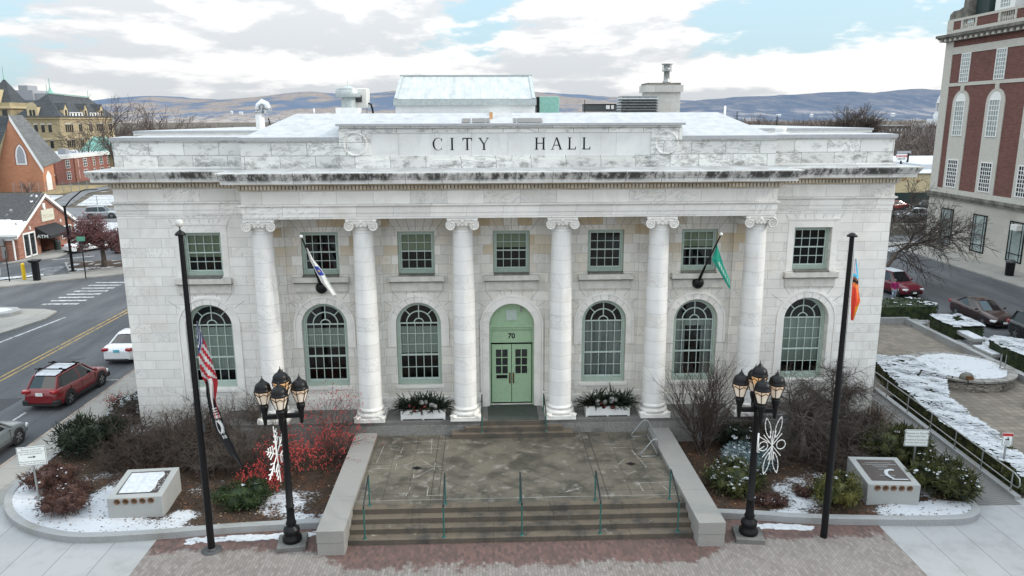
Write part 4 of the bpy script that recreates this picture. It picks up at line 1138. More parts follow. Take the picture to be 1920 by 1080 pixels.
# ================================================================= TERRACE, STEPS, CHEEK WALLS
tr = thing('entrance_terrace', 'dark stone terrace of diamond slabs with broad front steps and granite side walls', 'terrace', (0,0,0))
TX = 6.14
m = MB(); m.box(-TX,TX,-6.9,-.66,0,.762); m.build('terrace_floor', MAT['terrace_floor'], tr)
m = MB(); r_ = random.Random(3)
for k, (y0, y1, z) in enumerate(((-7.27,-6.9,.766),(-7.64,-7.27,.572),(-8.01,-7.64,.381),(-8.42,-8.01,.19))):
    m = MB(); n_ = 5; xs = [-TX]+sorted(-TX+2*TX*(i+r_.uniform(-.2,.2))/n_ for i in range(1,n_))+[TX]
    for a, b in zip(xs, xs[1:]):
        m.box(a+.004, b-.004, y0, y1, 0, z+r_.uniform(-.006,.006)); 
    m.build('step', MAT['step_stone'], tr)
m = MB(); m.box(-2.75,2.68,-1.16,-.66,.7,.975); m.build('porch_step', MAT['step_stone'], tr)
m = MB(); m.box(-2.2,2.2,-.662-.28,-.662,.976,1.19); m.box(-1.5,1.5,-.7,-.662,1.2,1.39); m.build('porch_step', MAT['step_stone'], tr)
for s in (-1,1):
    m = MB(); xs = sorted((s*(TX+.0), s*7.1)); ys = [-9.0,-6.55,-4.5,-2.6,-.66]
    for a, b in zip(ys, ys[1:]): m.box(xs[0], xs[1], a+.004, b-.004, .46, .925)
    m.box(xs[0]+.012, xs[1]-.012, -8.985, -.67, -.05, .457)
    ck = m.build('cheek_wall', MAT['granite'], tr)
    bv = ck.modifiers.new('bevel', 'BEVEL'); bv.width = .018; bv.segments = 2; bv.limit_method = 'ANGLE'
# white mortar lines in the slabs at the sides
m = MB(); zf = .766
def ln(x0,y0,x1,y1,w=.013):
    d = math.hypot(x1-x0,y1-y0); nx, ny = -(y1-y0)/d*w, (x1-x0)/d*w
    m.face([(x0+nx,y0+ny,zf),(x0-nx,y0-ny,zf),(x1-nx,y1-ny,zf),(x1+nx,y1+ny,zf)][::-1])
for s in ((-5.95,-3.95,-4.95,-3.95),(-4.95,-4.0,-4.0,-3.15),(-4.0,-3.15,-3.35,-3.95),(-3.35,-3.95,-4.15,-4.85),(-4.15,-4.85,-4.15,-4.5),(-4.95,-3.5,-4.95,-4.1),(-3.36,-3.5,-3.36,-4.2),(-3.9,-3.9,-3.0,-3.85),(-5.2,-2.2,-3.2,-2.1),(-4.9,-1.4,-3.0,-1.3),(-3.65,-1.1,-3.6,-2.6),(-4.85,-1.9,-4.9,-2.5),(-5.7,-1.8,-5.8,-3.4),(-4.3,-6.3,-4.2,-5.6),(-3.5,-6.35,-3.5,-5.6),(-3.5,-6.3,-2.75,-6.3),(-4.2,-2.5,-3.4,-2.45),(-2.9,-1.8,-2.95,-2.2),
          (3.9,-2.4,5.2,-2.35),(5.0,-2.6,5.3,-4.3),(5.2,-4.0,5.9,-4.0),(4.2,-4.0,4.55,-3.5),(4.7,-5.6,4.75,-6.3),(5.5,-5.6,5.7,-6.3),(4.6,-5.65,6.0,-5.6),(2.3,-6.0,1.6,-6.35),(1.6,-6.35,2.0,-6.1),(0.1,-6.62,2.2,-6.6),(4.8,-4.6,4.4,-4.9)): ln(*s)
m.build('mortar_pattern', plain('mortar', (.30,.285,.26), .9, world=True, var=.45, scale=2.5), tr)
m = MB()
for cx in (-4.08, 4.72): m.face([(cx-.22,-3.95,zf+.004),(cx,-4.12,zf+.004),(cx+.22,-3.98,zf+.004),(cx,-3.8,zf+.004)])
m.build('drain_grate', MAT['black_metal'], tr)

# hand rails
def rail(x, loc_top, low, h, label, group):
    t_ = thing('handrail', label, 'handrail', (x,0,0), group=group)
    (ya, za), (yb, zb) = loc_top, low
    m = MB(); m.path([(0,ya,za+h),(0,(ya*.9+yb*.1),za+h*1.0-.02),(0,yb+.02,zb+h+.05),(0,yb,zb+h-.05)],[.028]*4,8); m.build('rail', MAT['dark_rail'], t_)
    for (y,z,hh) in ((ya,za,h),(yb,zb,h)):
        m = MB(); m.tube((0,y,z),(0,y,z+hh-.02),.028,n=8); m.lathe([(.075,0),(.075,.02),(.04,.035)],10,(0,y,z)); m.build('post', MAT['teal_rail'], t_)
    return t_
HX = (-5.56,-2.77,0,2.8,5.6)
nm = ('leftmost of the five teal handrails on the front steps','second from left of the five teal handrails on the front steps','middle one of the five teal handrails on the front steps','fourth from left of the five teal handrails on the front steps','rightmost of the five teal handrails on the front steps')
for x, l in zip(HX, nm): rail(x, (-6.98,.766), (-8.3,.19), 1.2, l, 'teal handrails on the front steps')
rail(-1.42, (.5,1.4), (-.92,.975), .82, 'dark handrail left of the green door', 'handrails beside the door'); rail(1.45, (.5,1.4), (-.9,.975), .82, 'dark handrail right of the green door', 'handrails beside the door')

# planter boxes
def planter(x, y, label, seed):
    t_ = thing('planter_box', label, 'planter', (x,y,1.4), group='white planter boxes on the porch')
    m = MB(); m.box(-1.0,1.0,0,.6,.06,.47); m.box(-1.02,1.02,-.03,.63,.43,.48); m.box(-.9,.9,-.012,-.001,.12,.38)
    for px in (-.96,0,.96): m.box(px-.04,px+.04,.02,.58,0,.06)
    m.build('box', MAT['white_paint'], t_)
    r_ = random.Random(seed); g = MB()
    for i in range(420):                       # drooping conifer sprays
        a = r_.uniform(0,6.283); x0 = r_.uniform(-.9,.9); y0 = .3+r_.uniform(-.2,.2)
        L = r_.uniform(.35,.8)*(1.25 if r_.random()<.15 else 1); up = r_.uniform(-.02,1.3)*(1-abs(x0)*.45); dx = math.cos(a)*.75+x0*.45; dy = math.sin(a)*.45
        p = Vector((x0,y0,.5)); d = Vector((dx,dy,up)).normalized()
        for k in range(9):
            q = p+d*(L/9); d = (d+Vector((0,0,-.05))).normalized(); side = d.cross(Vector((0,0,1))).normalized()
            for s_ in (-1,1):
                w_ = (1.25-k/9)*.085
                tip = q+side*s_*w_+d*.07+Vector((0,0,r_.uniform(-.03,.03))); g.face([p, q, tip], 0)
            g.face([p+Vector((0,0,.012)), q+Vector((0,0,.012)), q+side*.02, p+side*.02], 0); p = q
    g.build('greenery', MAT['yew'], t_)
    f = MB()
    for i in range(7):
        c = Vector((r_.uniform(-.5,.6), r_.uniform(-.08,.1), r_.uniform(.55,.85))); rad = r_.uniform(.08,.11)
        f.sphere(c, rad, 9, 6)
        for j in range(26):
            d = Vector((r_.gauss(0,1),r_.gauss(0,1),r_.gauss(0,1))).normalized(); e = d.cross(Vector((.3,.5,.8))).normalized()*.05; p = c+d*rad*1.06
            f.face([p-e,p+e,p+d*.03+e.cross(d)*.9])
    f.build('dried_flower', MAT['flower_white'], t_)
    b = MB()
    for i in range(14):
        c = Vector((r_.uniform(-.6,.6), r_.uniform(-.1,.1), r_.uniform(.42,.75))); b.sphere(c,.05,6,4,sc3=(1.6,1,1))
    b.build('ribbon', MAT['ribbon_red'], t_)
planter(-4.08,-.45,'white planter box with dark greenery and white blooms left of the door',4)
planter(4.32,-.4,'white planter box with dark greenery and white blooms right of the door',9)
# bike rack
t_ = thing('bike_rack', 'grey tubular metal bike rack standing against the right granite side wall', 'bike rack', (5.6,-2.3,.766))
m = MB()
for y in (-1.05,1.0): m.path([(.35,y,.03),(-.3,y,.03),(-.36,y,.1),(-.3,y,.2),(.1,y,.72),(.2,y,.8),(.3,y,.8),(.36,y,.72),(.36,y,.05)],.03,8)
for z in (.1,.78): m.tube((.36,-1.05,z),(.36,1.0,z),.028,n=8)
m.build('frame', MAT['galvanised'], t_)
m = MB()
for i in range(9): y=-.85+i*.21; m.tube((.36,y,.1),(.36,y,.78),.012,n=6)
m.build('bar', MAT['galvanised'], t_)

# ================================================================= LAMP POSTS
def lamp_post(x, y, rz, label):
    t_ = thing('street_lamp', label, 'street lamp', (x,y,.0), rz, group='five-lantern lamp posts before the hall')
    m = MB(); m.cbox((0,0,.08),(1.0,.95,.2),bev=.02); m.build('plinth', MAT['deck_stone'], t_)
    m = MB(); m.lathe([(.001,.17),(.32,.18),(.34,.24),(.335,.34),(.26,.42),(.27,.5),(.29,.55),(.27,.66),(.17,.74),(.16,.8),(.19,.86),(.15,.96),(.135,1.3),(.13,1.45),(.155,1.48),(.155,1.52),(.125,1.55),(.115,3.2),(.10,4.95),(.14,4.98),(.14,5.06),(.12,5.1),(.1,5.4),(.09,5.5)],20); m.build('post', MAT['black_metal'], t_)
    m = MB()
    for i in range(2):
        a = math.pi/2*i; c, s = math.cos(a), math.sin(a)
        m.cbox((0,0,4.86),(1.3,.13,.15),rz=a,bev=.02)
    m.build('arm', MAT['black_metal'], t_)
    def lantern(px, py, dz):
        ln_ = MB(); ln_.lathe([(.03,4.55+dz),(.06,4.6+dz),(.065,4.72+dz),(.09,4.8+dz),(.085,4.98+dz),(.13,5.12+dz),(.15,5.22+dz),(.15,5.27+dz),(.11,5.29+dz),(.15,5.33+dz),(.165,5.36+dz)],16)
        ln_.lathe([(.27,5.79+dz),(.287,5.80+dz),(.287,5.84+dz),(.265,5.86+dz),(.262,5.93+dz),(.24,6.0+dz),(.195,6.06+dz),(.13,6.105+dz),(.085,6.12+dz),(.085,6.16+dz),(.048,6.17+dz),(.052,6.21+dz),(.02,6.235+dz),(.009,6.33+dz),(.001,6.34+dz)],18)
        for k in range(6):                            # cage ribs bowing outwards, arched hoops under the roof
            a = 2*math.pi*k/6+.2
            P_ = [(.165,5.36),(.205,5.5),(.26,5.65),(.292,5.8)]
            ln_.path([(r*math.cos(a),r*math.sin(a),z+dz) for r,z in P_],.014,5)
            b = a+math.pi/6
            ln_.path([(.262*math.cos(a),.262*math.sin(a),5.66+dz),(.28*math.cos(b),.28*math.sin(b),5.75+dz),(.28*math.cos(a+math.pi/3),.28*math.sin(a+math.pi/3),5.66+dz)],.014,5)
        o = ln_.build('lantern', MAT['black_metal'], t_, (px,py,0))
        g = MB(); g.lathe([(.15,5.36+dz),(.195,5.5+dz),(.24,5.66+dz),(.265,5.79+dz)],18); g.build('globe', MAT['lamp_glass'], o)
    for px, py, dz in ((-.6,0,0),(.6,0,0),(0,-.6,0),(0,.6,0),(0,0,.3)): lantern(px,py,dz)
    return t_
lamp_post(-8.12,-8.25,R(8),'black five-lantern lamp post left of the steps with an edge-on white snowflake')
lamp_post(8.12,-8.45,R(-8),'black five-lantern lamp post right of the steps with a white ribbon decoration')
def decor(x, y, z, rz, label, cols):
    t_ = thing('holiday_decoration', label, 'decoration', (x,y,z), rz, group='white lighted ornaments on the lamp posts')
    m = MB()
    def loop(cx, cz, rx, rz_, tilt=0.):
        pts = []
        for i in range(25):
            a = 2*math.pi*i/24; px, pz = rx*math.sin(a), rz_*math.cos(a)*(1 if True else 1)
            k = 1-abs(math.cos(a))**3*.55; px *= k
            pts.append((cx+px*math.cos(tilt)-pz*math.sin(tilt), 0, cz+px*math.sin(tilt)+pz*math.cos(tilt)))
        m.path(pts,.012,5)
        for i in range(0,24,2): m.sphere(pts[i],.023,5,4)
    for s_ in (-1,1):
        loop(s_*.2,.66,.1,.38,-s_*.22); loop(s_*.17,-.66,.1,.4,s_*.2)
        pts = [(s_*(.34+.17*math.cos(2*math.pi*i/16)),0,.0+.17*math.sin(2*math.pi*i/16)) for i in range(17)]
        m.path(pts,.013,5)
        for i in range(0,16,2): m.sphere(pts[i],.023,5,4)
    m.build('loop', MAT['white_paint'], t_)
    m = MB()
    for a in (90,78,102,50,130,-50): m.tube((-.55*math.cos(R(a)),0,-.55*math.sin(R(a))),(.55*math.cos(R(a)),0,.55*math.sin(R(a))),.014,n=5)
    m.path([(-.55,0,.5),(-.55,0,-.2)],.03,6); m.tube((-.55,0,.4),(-.1,0,.1),.014); m.tube((-.55,0,-.15),(-.3,0,-.0),.014)
    m.build('frame', MAT['white_paint'], t_)
decor(8.72,-8.5,3.55,R(10),'white wire ornament of loops facing the front on the right lamp post',0)
t_ = thing('holiday_decoration', 'white branching snowflake ornament seen edge-on on the left lamp post', 'decoration', (-8.40,-8.35,3.5), R(85), group='white lighted ornaments on the lamp posts')
m = MB(); r_ = random.Random(2)
for k in range(6):
    a = k*math.pi/3+math.pi/2; c, s = math.cos(a), math.sin(a); m.tube((0,0,0),(1.02*c,.06*s,1.02*s),.02,n=5)
    for f in (.35,.58,.8):
        for sg in (-1,1):
            b = a+sg*.8; L=.36*(1.15-f); m.tube((1.0*f*c,0,1.0*f*s),(1.0*f*c+L*math.cos(b),.0,1.0*f*s+L*math.sin(b)),.021,n=5); m.sphere((1.0*f*c+L*math.cos(b),0,1.0*f*s+L*math.sin(b)),.03,5,4)
m.build('branch', MAT['white_paint'], t_)
m = MB(); m.tube((-.1,-.02,.75),(-.1,-.02,.0),.03); m.tube((.0,0,.3),(-.35,0,.3),.018); m.build('bracket', MAT['white_paint'], t_)

# ================================================================= FLAGPOLES AND FLAGS
t_ = thing('flagpole', 'tall black flagpole with a white ball top left of the steps', 'flagpole', (-10.86,-8.5,0), group='black flagpoles')
m = MB(); m.tube((0,0,0),(0,0,11.15),.125,.075,14); m.lathe([(.16,11.12),(.17,11.16),(.12,11.22),(.05,11.27),(.02,11.3),(.02,11.42)],14); m.build('pole', MAT['black_metal'], t_)
m = MB(); m.sphere((0,0,11.50),.125,14,10); m.build('ball', plain('ball_silver',(.52,.52,.50),.35), t_)
m = MB(); m.lathe([(.001,.03),(.34,.025),(.34,.0)],20); m.lathe([(.16,.0),(.16,.1),(.13,.12)],14); m.build('base_plate', MAT['dark_grey'], t_)
m = MB(); m.tube((.14,0,1.2),(.11,0,11.0),.008,n=4); m.cbox((.15,0,4.6),(.06,.05,.3)); m.build('halyard', MAT['dark_grey'], t_)
t_ = thing('flagpole', 'tall plain black flagpole with a mushroom cap right of the steps', 'flagpole', (10.83,-8.55,0), group='black flagpoles')
m = MB(); m.tube((0,0,0),(0,0,10.9),.125,.075,14); m.lathe([(.08,10.86),(.17,10.88),(.16,10.93),(.07,11.0),(.001,11.02)],14); m.build('pole', MAT['black_metal'], t_)
m = MB(); m.tube((.14,0,1.2),(.11,0,10.4),.008,n=4); m.cbox((.17,0,5.9),(.07,.05,.16)); m.build('halyard', MAT['dark_grey'], t_)
fm = {k: plain('cloth_'+k, c, .85, var=.1) for k, c in dict(red=(.36,.018,.028), white=(.70,.70,.68), offwhite=(.46,.46,.46), blue=(.02,.03,.12), black=(.012,.012,.014), royal=(.03,.06,.34), green=(.02,.30,.21), pink=(.62,.50,.58), cyan=(.10,.52,.72), brown=(.25,.085,.04), orange=(.85,.22,.06), scarlet=(.70,.06,.03), yellow=(.75,.45,.05), gold=(.5,.35,.1)).items()}
def hang(name, label, loc, hoist, outline, colour, mats, nu=26, nv=40, fold=.06, seed=1, freq=3., fn=None):
    # limp cloth: outline(v) -> (left x, right x) at height -v*length; colour(u,v) -> material index
    mb = MB(); r_ = random.Random(seed); P_ = []
    for j in range(nv+1):
        v = j/nv; xl, xr, z = outline(v)
        row = []
        for i in range(nu+1):
            u = i/nu; y = fold*(math.sin(u*freq*6.283+v*2.)*(.35+.65*v)+.5*math.sin(u*9.+v*5.+seed))
            row.append((xl+(xr-xl)*u, y, z+(0 if not fn else fn(u,v))))
        P_.append(row)
    for j in range(nv):
        for i in range(nu): mb.face([P_[j+1][i],P_[j+1][i+1],P_[j][i+1],P_[j][i]], colour((i+.5)/nu,(j+.5)/nv), True)
    o = mb.build(name, mats, None, loc); weld(o); tag(o, label, 'flag'); return o
def lerp(t_, pts):
    for (a, *x), (b, *y) in zip(pts, pts[1:]):
        if t_ <= b: f = (t_-a)/(b-a); return [p+(q-p)*f for p, q in zip(x, y)]
    return pts[-1][1:]
# stars and stripes, hanging in folds
def us_col(u, v):
    w = u*1.0+v*.25
    if v < .17+.13*(1-u): return 1 if (int(u*9)+int(v*40)) % 3 == 0 else 2
    if v < .55: return int((v*1.4-u*.30)*11) % 2
    return (0 if u < .30 or u > .62 else 1) if v < .93 else 0
hang('american_flag','limp red white and blue striped flag hanging from the left flagpole',(-10.62,-8.55,0),1.6,
     lambda v: lerp(v,[(0,.02,.05,8.3),(.12,.0,.14,7.95),(.3,-.02,.34,7.2),(.5,.0,.50,6.45),(.62,.08,.54,6.2),(.8,.2,.42,5.6),(1,.32,.5,4.95)]), us_col, [fm['red'],fm['offwhite'],fm['blue']], fold=.07, seed=3, freq=1.6)
def pow_col(u, v):
    e = ((u-.55)/.3)**2+((v-.50)/.09)**2
    if v > .28 and v < .40 and u > .42 and u < .86: return 1 if int(v*110) % 3 else 0
    if e < 1: return 0 if (e > .72 or ((u-.5)/.12)**2+((v-.5)/.06)**2 < 1) and e < .86 else 1
    if .60 < v < .64 and .42 < u < .72: return 1 if int(u*24) % 2 else 0
    return 0
hang('black_flag','long limp black flag with a white round emblem below the striped flag',(-10.58,-8.58,0),1.6,
     lambda v: lerp(v,[(0,.12,.16,6.3),(.15,.08,.24,5.8),(.35,.12,.48,5.1),(.55,.26,.62,4.5),(.8,.60,.90,3.7),(1,1.02,1.1,3.15)]), pow_col, [fm['black'],fm['white']], fold=.05, seed=5, freq=1.2, nu=40, nv=80)
pp = [fm[k] for k in ('pink','cyan','brown','black','orange','scarlet','yellow','white')]
def pr_col(u, v):
    w = v+.02*math.sin(u*6)
    if w < .26: return 1 if u > .55+.35*(w/.26)-.2 and u > .55 else (7 if u < .12 else 0)
    if w < .32: return 1
    if w < .365: return 2
    if w < .42: return 3
    if w < .5: return 4 if u > .15 else 5
    if w < .80: return 5 if u-.5 < (w-.45)*1.1 else 4
    return 5 if u < .55 else 6
hang('pride_flag','rainbow flag in pink, blue, black, orange and red hanging from the right flagpole',(10.95,-8.58,0),1.4,
     lambda v: lerp(v,[(0,.04,.07,10.15),(.25,.02,.20,9.65),(.4,.02,.24,9.35),(.55,.03,.28,9.05),(.75,.05,.36,8.7),(.85,.08,.28,8.45),(1,.12,.16,8.05)]), pr_col, pp, fold=.05, seed=2, freq=1.3)
# poles on the wall
def wallpole(x, z, tip, label):
    t_ = thing('wall_flagpole', label, 'flagpole', (x,1.16,z), group='flagpoles slanting from the facade')
    m = MB(); m.sphere((0,-.12,0),.27,18,12,sc3=(1,.75,1)); m.lathe([(.2,.0),(.2,-.08)],16,axis='y'); m.build('wall_bracket', MAT['black_metal'], t_)
    m = MB(); d = Vector(tip)-Vector((x,1.16,z)); m.tube((0,-.15,.05),d*.35,.075,.05,10); m.tube(d*.35,d,.035,.03,8); m.build('pole', MAT['black_metal'], t_)
    m = MB(); m.sphere(d,.075,10,8); m.build('finial', MAT['white_paint'], t_)
wallpole(-8.6,7.25,(-8.92,-.8,9.88),'black pole slanting from the wall left of the door with a white flag')
wallpole(8.58,7.28,(8.92,-.9,9.83),'black pole slanting from the wall right of the door with a green flag')
def ma_col(u, v):
    if .36 < v < .56 and .1 < u < .9: return 2 if ((u-.5)/.2)**2+((v-.45)/.03)**2 < 1 else 1
    return 0
hang('white_flag','white flag with a blue shield hanging from the left wall pole',(-8.84,-.55,0),1.,
     lambda v: lerp(v,[(0,.05,.09,9.35),(.2,.16,.30,8.85),(.45,.36,.66,8.35),(.7,.58,.92,7.85),(1,.98,1.22,7.28)]), ma_col, [fm['white'],fm['royal'],fm['gold']], fold=.05, seed=4, freq=1.)
def gr_col(u, v): return 1 if .35 < v < .9 and abs(u-.55) < .16 and (int(v*30)+int(u*14)) % 3 == 0 else 0
hang('green_flag','green flag with white lettering hanging from the right wall pole',(8.86,-.5,0),1.,
     lambda v: lerp(v,[(0,.0,.04,9.3),(.15,-.06,.14,9.0),(.3,-.16,.28,8.65),(.42,.02,.36,8.4),(.6,.24,.54,8.05),(.8,.46,.70,7.7),(1,.68,.76,7.35)]), gr_col, [fm['green'],fm['white']], fold=.05, seed=6, freq=1.)

# ================================================================= MONUMENTS AND SIGNS
def monument(x, y, rz, label, snowy):
    t_ = thing('memorial_block', label, 'memorial', (x,y,.2), rz, group='low granite memorials')
    m = MB(); W, D = .98, 1.05
    vs = [(-W,-D,0),(W,-D,0),(W,D,0),(-W,D,0),(-W,-D,.86),(W,-D,.86),(W,D,1.02),(-W,D,1.02)]
    m.mesh(vs,[(4,5,6,7),(0,1,5,4),(1,2,6,5),(2,3,7,6),(3,0,4,7)]); b = m.build('block', MAT['granite_monument'], t_)
    bv = b.modifiers.new('bevel','BEVEL'); bv.width=.02; bv.segments=2
    zt = lambda yy: .86+.16*(yy+D)/(2*D)
    m = MB(); a, c, d = .74,-.78,.8
    m.face([(-a,c,zt(c)+.012),(a,c,zt(c)+.012),(a,d,zt(d)+.012),(-a,d,zt(d)+.012)])
    m.face([(-a,c,zt(c)),(a,c,zt(c)),(a,c,zt(c)+.012),(-a,c,zt(c)+.012)])
    pl = m.build('plaque', MAT['bronze'], t_)
    if not snowy:
        m = MB()
        for i, (yy, w_) in enumerate(((.55,.5),(.42,.68),(.3,.3),(.22,.22),(.05,.16),(-.4,.3))): m.box(-w_,w_,yy-.016,yy+.016,zt(yy)+.013,zt(yy)+.02)
        m.build('inscription', MAT['galvanised'], pl)
    m = MB(); r_ = random.Random(8)
    if snowy:
        pts = [(-.68,-.72),(.45,-.74),(.55,-.4),(.5,.1),(.62,.5),(.5,.72),(-.3,.7),(-.7,.72)]
        n=len(pts); ctr=(-.05,0)
        for i in range(n):
            p,q=pts[i],pts[(i+1)%n]
            m.face([(*p,zt(p[1])+.02),(*q,zt(q[1])+.02),(q[0]*.9,q[1]*.9,zt(q[1])+.05),(p[0]*.9,p[1]*.9,zt(p[1])+.05)])
        m.face([(p[0]*.9,p[1]*.9,zt(p[1])+.05) for p in pts])
        for i in range(50):
            cx,cy=r_.uniform(.4,.72),r_.uniform(-.7,.7); rr=r_.uniform(.01,.04); m.face([(cx-rr,cy-rr,zt(cy)+.03),(cx+rr,cy-rr*.5,zt(cy)+.03),(cx+rr*.5,cy+rr,zt(cy)+.035)])
    else:
        for i in range(26):
            a_ = R(80+ i*6); cx, cy = .3+.34*math.cos(a_)*.9, -.35+.36*math.sin(a_); rr=.075 if i<20 else .06
            m.face([(cx+rr*math.cos(k*1.05)*r_.uniform(.8,1.2),cy+rr*math.sin(k*1.05)*r_.uniform(.8,1.2),zt(cy)+.026+i*.0004) for k in range(6)])
        for i in range(14): cx=.1+i*.04; m.face([(cx-.05,-.72,zt(-.7)+.026),(cx+.05,-.73,zt(-.7)+.027),(cx+.04,-.66,zt(-.7)+.027),(cx-.04,-.65,zt(-.7)+.026)])
    m.build('snow_cover', MAT['snow'], t_)
    for i in range(5):
        m = MB(); cx = -.62+i*.30; m.lathe([(.115,0),(.115,-.02),(.095,-.028),(.09,-.012),(.001,-.012)],18,(cx,-D,.72),axis='y')
        md = m.build('medallion', MAT['bronze_light'], t_)
        m = MB()
        for k in range(5): m.cbox((cx+.04*math.cos(k*1.26+i),-D-.016,.72+.04*math.sin(k*1.26+i)),(.03,.012,.05))
        m.build('relief', MAT['bronze'], md)
monument(-14.35,-5.5,R(4),'low granite memorial block with snow on its plaque left of the steps',True)
monument(14.35,-5.75,R(-5),'low granite memorial block with a bare bronze plaque right of the steps',False)
def sign(x, y, z, rz, w, h, top, lean, label, paint, mat='sign_white', name='notice_sign', post='galvanised'):
    t_ = thing(name, label, 'sign', (x,y,z), rz)
    m = MB(); m.cbox((0,.03,(top-h*.4)/2),(.06,.05,top-h*.4)); m.build('post', MAT[post], t_)
    m = MB(); m.cbox((0,0,top-h/2),(w,.02,h),bev=.0); pn = m.build('panel', MAT[mat], t_)
    m = MB(); yb=-.014
    for (a,b,c,d) in ((-w/2,w/2,top-.03,top-.015),(-w/2,w/2,top-h+.015,top-h+.03),(-w/2+.015,-w/2+.03,top-h+.03,top-.03),(w/2-.03,w/2-.015,top-h+.03,top-.03)): m.face([(a,yb,c),(b,yb,c),(b,yb,d),(a,yb,d)])
    paint(m, yb, top, w, h); m.build('lettering', MAT['dark_grey'], pn)
    return t_
def p_left(m, y, top, w, h):
    for i, tx in enumerate(('Welcome to City Hall!','Please enter at the side door','for access and assistance.')): add_text(m, tx, .075, lambda a,b: (a,y,top-.12-i*.085+b))
    m.face([(-.13,y,top-.44),(.06,y,top-.44),(.06,y,top-.405),(-.13,y,top-.405)]); m.face([(.05,y,top-.475),(.15,y,top-.4225),(.05,y,top-.37)])
    for i, tx in enumerate(('Bienvenidos al Ayuntamiento','Por favor entre por la derecha')): add_text(m, tx, .075, lambda a,b: (a,y,top-.6-i*.085+b))
def p_right(m, y, top, w, h):
    for i, (tx, s) in enumerate((('Welcome to City Hall!',.115),('Please enter here.',.105),('Bienvenidos al Ayuntamiento',.085),('Por favor ingrese por aqui',.075))): add_text(m, tx, s, lambda a,b: (a,y,top-.15-i*.125-(.03 if i>1 else 0)+b))
sign(-18.75,-4.95,.2,R(12),1.0,.78,2.25,0,'white notice sign with a black arrow pointing right at the left corner',p_left)
sign(16.35,-4.45,.2,R(-6),.95,.72,2.05,0,'white notice sign reading Welcome to City Hall by the right memorial',p_right)
def p_c(m, y, top, w, h):
    m.cbox((0,y-.003,top-h*.52),(.16,.004,.06)); m.cbox((.02,y-.003,top-h*.42),(.05,.004,.1)); 
    for i in range(4): m.face([(-w*.3,y,top-h*.68-i*.04),(w*.3,y,top-h*.68-i*.04),(w*.3,y,top-h*.68-i*.04+.012),(-w*.3,y,top-h*.68-i*.04+.012)])
s_ = sign(20.05,-4.6,.35,R(-8),.4,.55,1.75,0,'small caution sign with a red band beside the ramp railing',p_c)
m = MB(); m.cbox((0,-.016,1.68),(.4,.006,.12)); m.build('red_band', MAT['sign_red'], s_)

# ================================================================= RAMP, RAILINGS, COURTYARD FURNITURE
t_ = thing('access_ramp', 'sloping grey access ramp climbing from the pavement to the side of the hall', 'ramp', (0,0,0))
m = MB()
y0, y1, zt1 = -6.6, 5.2, .42
t2 = T('ramp_floor'); p = t2.pos(); x,y,z = t2.sep(p); f = ((y*1.0+x*.3)*6.).fract(); c = t2.mix(f.lt(.35)*.6, (.17,.165,.16),(.07,.07,.07)); c = t2.mix(t2.ramp(t2.noise(p,1.2,5.),.4,.7)*.4,c,(.1,.1,.1)); MAT['ramp_floor'] = t2.done(c,.85,0,.3)
m.mesh([(17.75,y0,.006),(19.5,y0,.006),(19.5,y1,zt1),(17.75,y1,zt1),(17.75,y0,-.1),(19.5,y0,-.1),(19.5,y1,-.1),(17.75,y1,-.1)],[(0,1,2,3),(0,4,5,1),(1,5,6,2),(3,2,6,7),(0,3,7,4)])
m.build('ramp_floor', MAT['ramp_floor'], t_)
m = MB(); m.mesh([(19.5,-6.2,.0),(19.75,-6.2,.0),(19.75,y1,.0),(19.5,y1,.0),(19.5,-6.2,.14),(19.75,-6.2,.14),(19.75,y1,zt1+.12),(19.5,y1,zt1+.12)],[(4,5,6,7),(0,1,5,4),(1,2,6,5),(3,0,4,7)]); m.build('ramp_kerb', MAT['granite_kerb'], t_)
def railing(x, ya, yb, posts, label, top=.98):
    t_ = thing('ramp_railing', label, 'railing', (0,0,0), group='galvanised ramp railings')
    zf = lambda y: .01+(zt1)*(y-y0)/(y1-y0)
    m = MB(); m.path([(x,ya+.05,zf(ya)+.42),(x,ya-.28,zf(ya)+.46),(x,ya-.36,zf(ya)+.6),(x,ya-.3,zf(ya)+.84),(x,ya,zf(ya)+top-.03),(x,yb,zf(yb)+top)],.03,8); m.tube((x,ya,zf(ya)+.45),(x,yb,zf(yb)+.48),.025,n=8); m.build('rail', MAT['galvanised'], t_)
    for y in posts: m = MB(); m.tube((x,y,zf(y)-.1),(x,y,zf(y)+top),.028,n=8); m.build('post', MAT['galvanised'], t_)
railing(19.58,-5.9,5.2,(-5.8,-3.95,-2.1,-.2,1.8,3.8,5.1),'long galvanised railing on the courtyard side of the ramp')
railing(17.78,-5.4,3.5,(-5.3,-3.2,-1.1,1.0,3.2),'galvanised railing on the hall side of the ramp, half hidden by evergreens',.9)
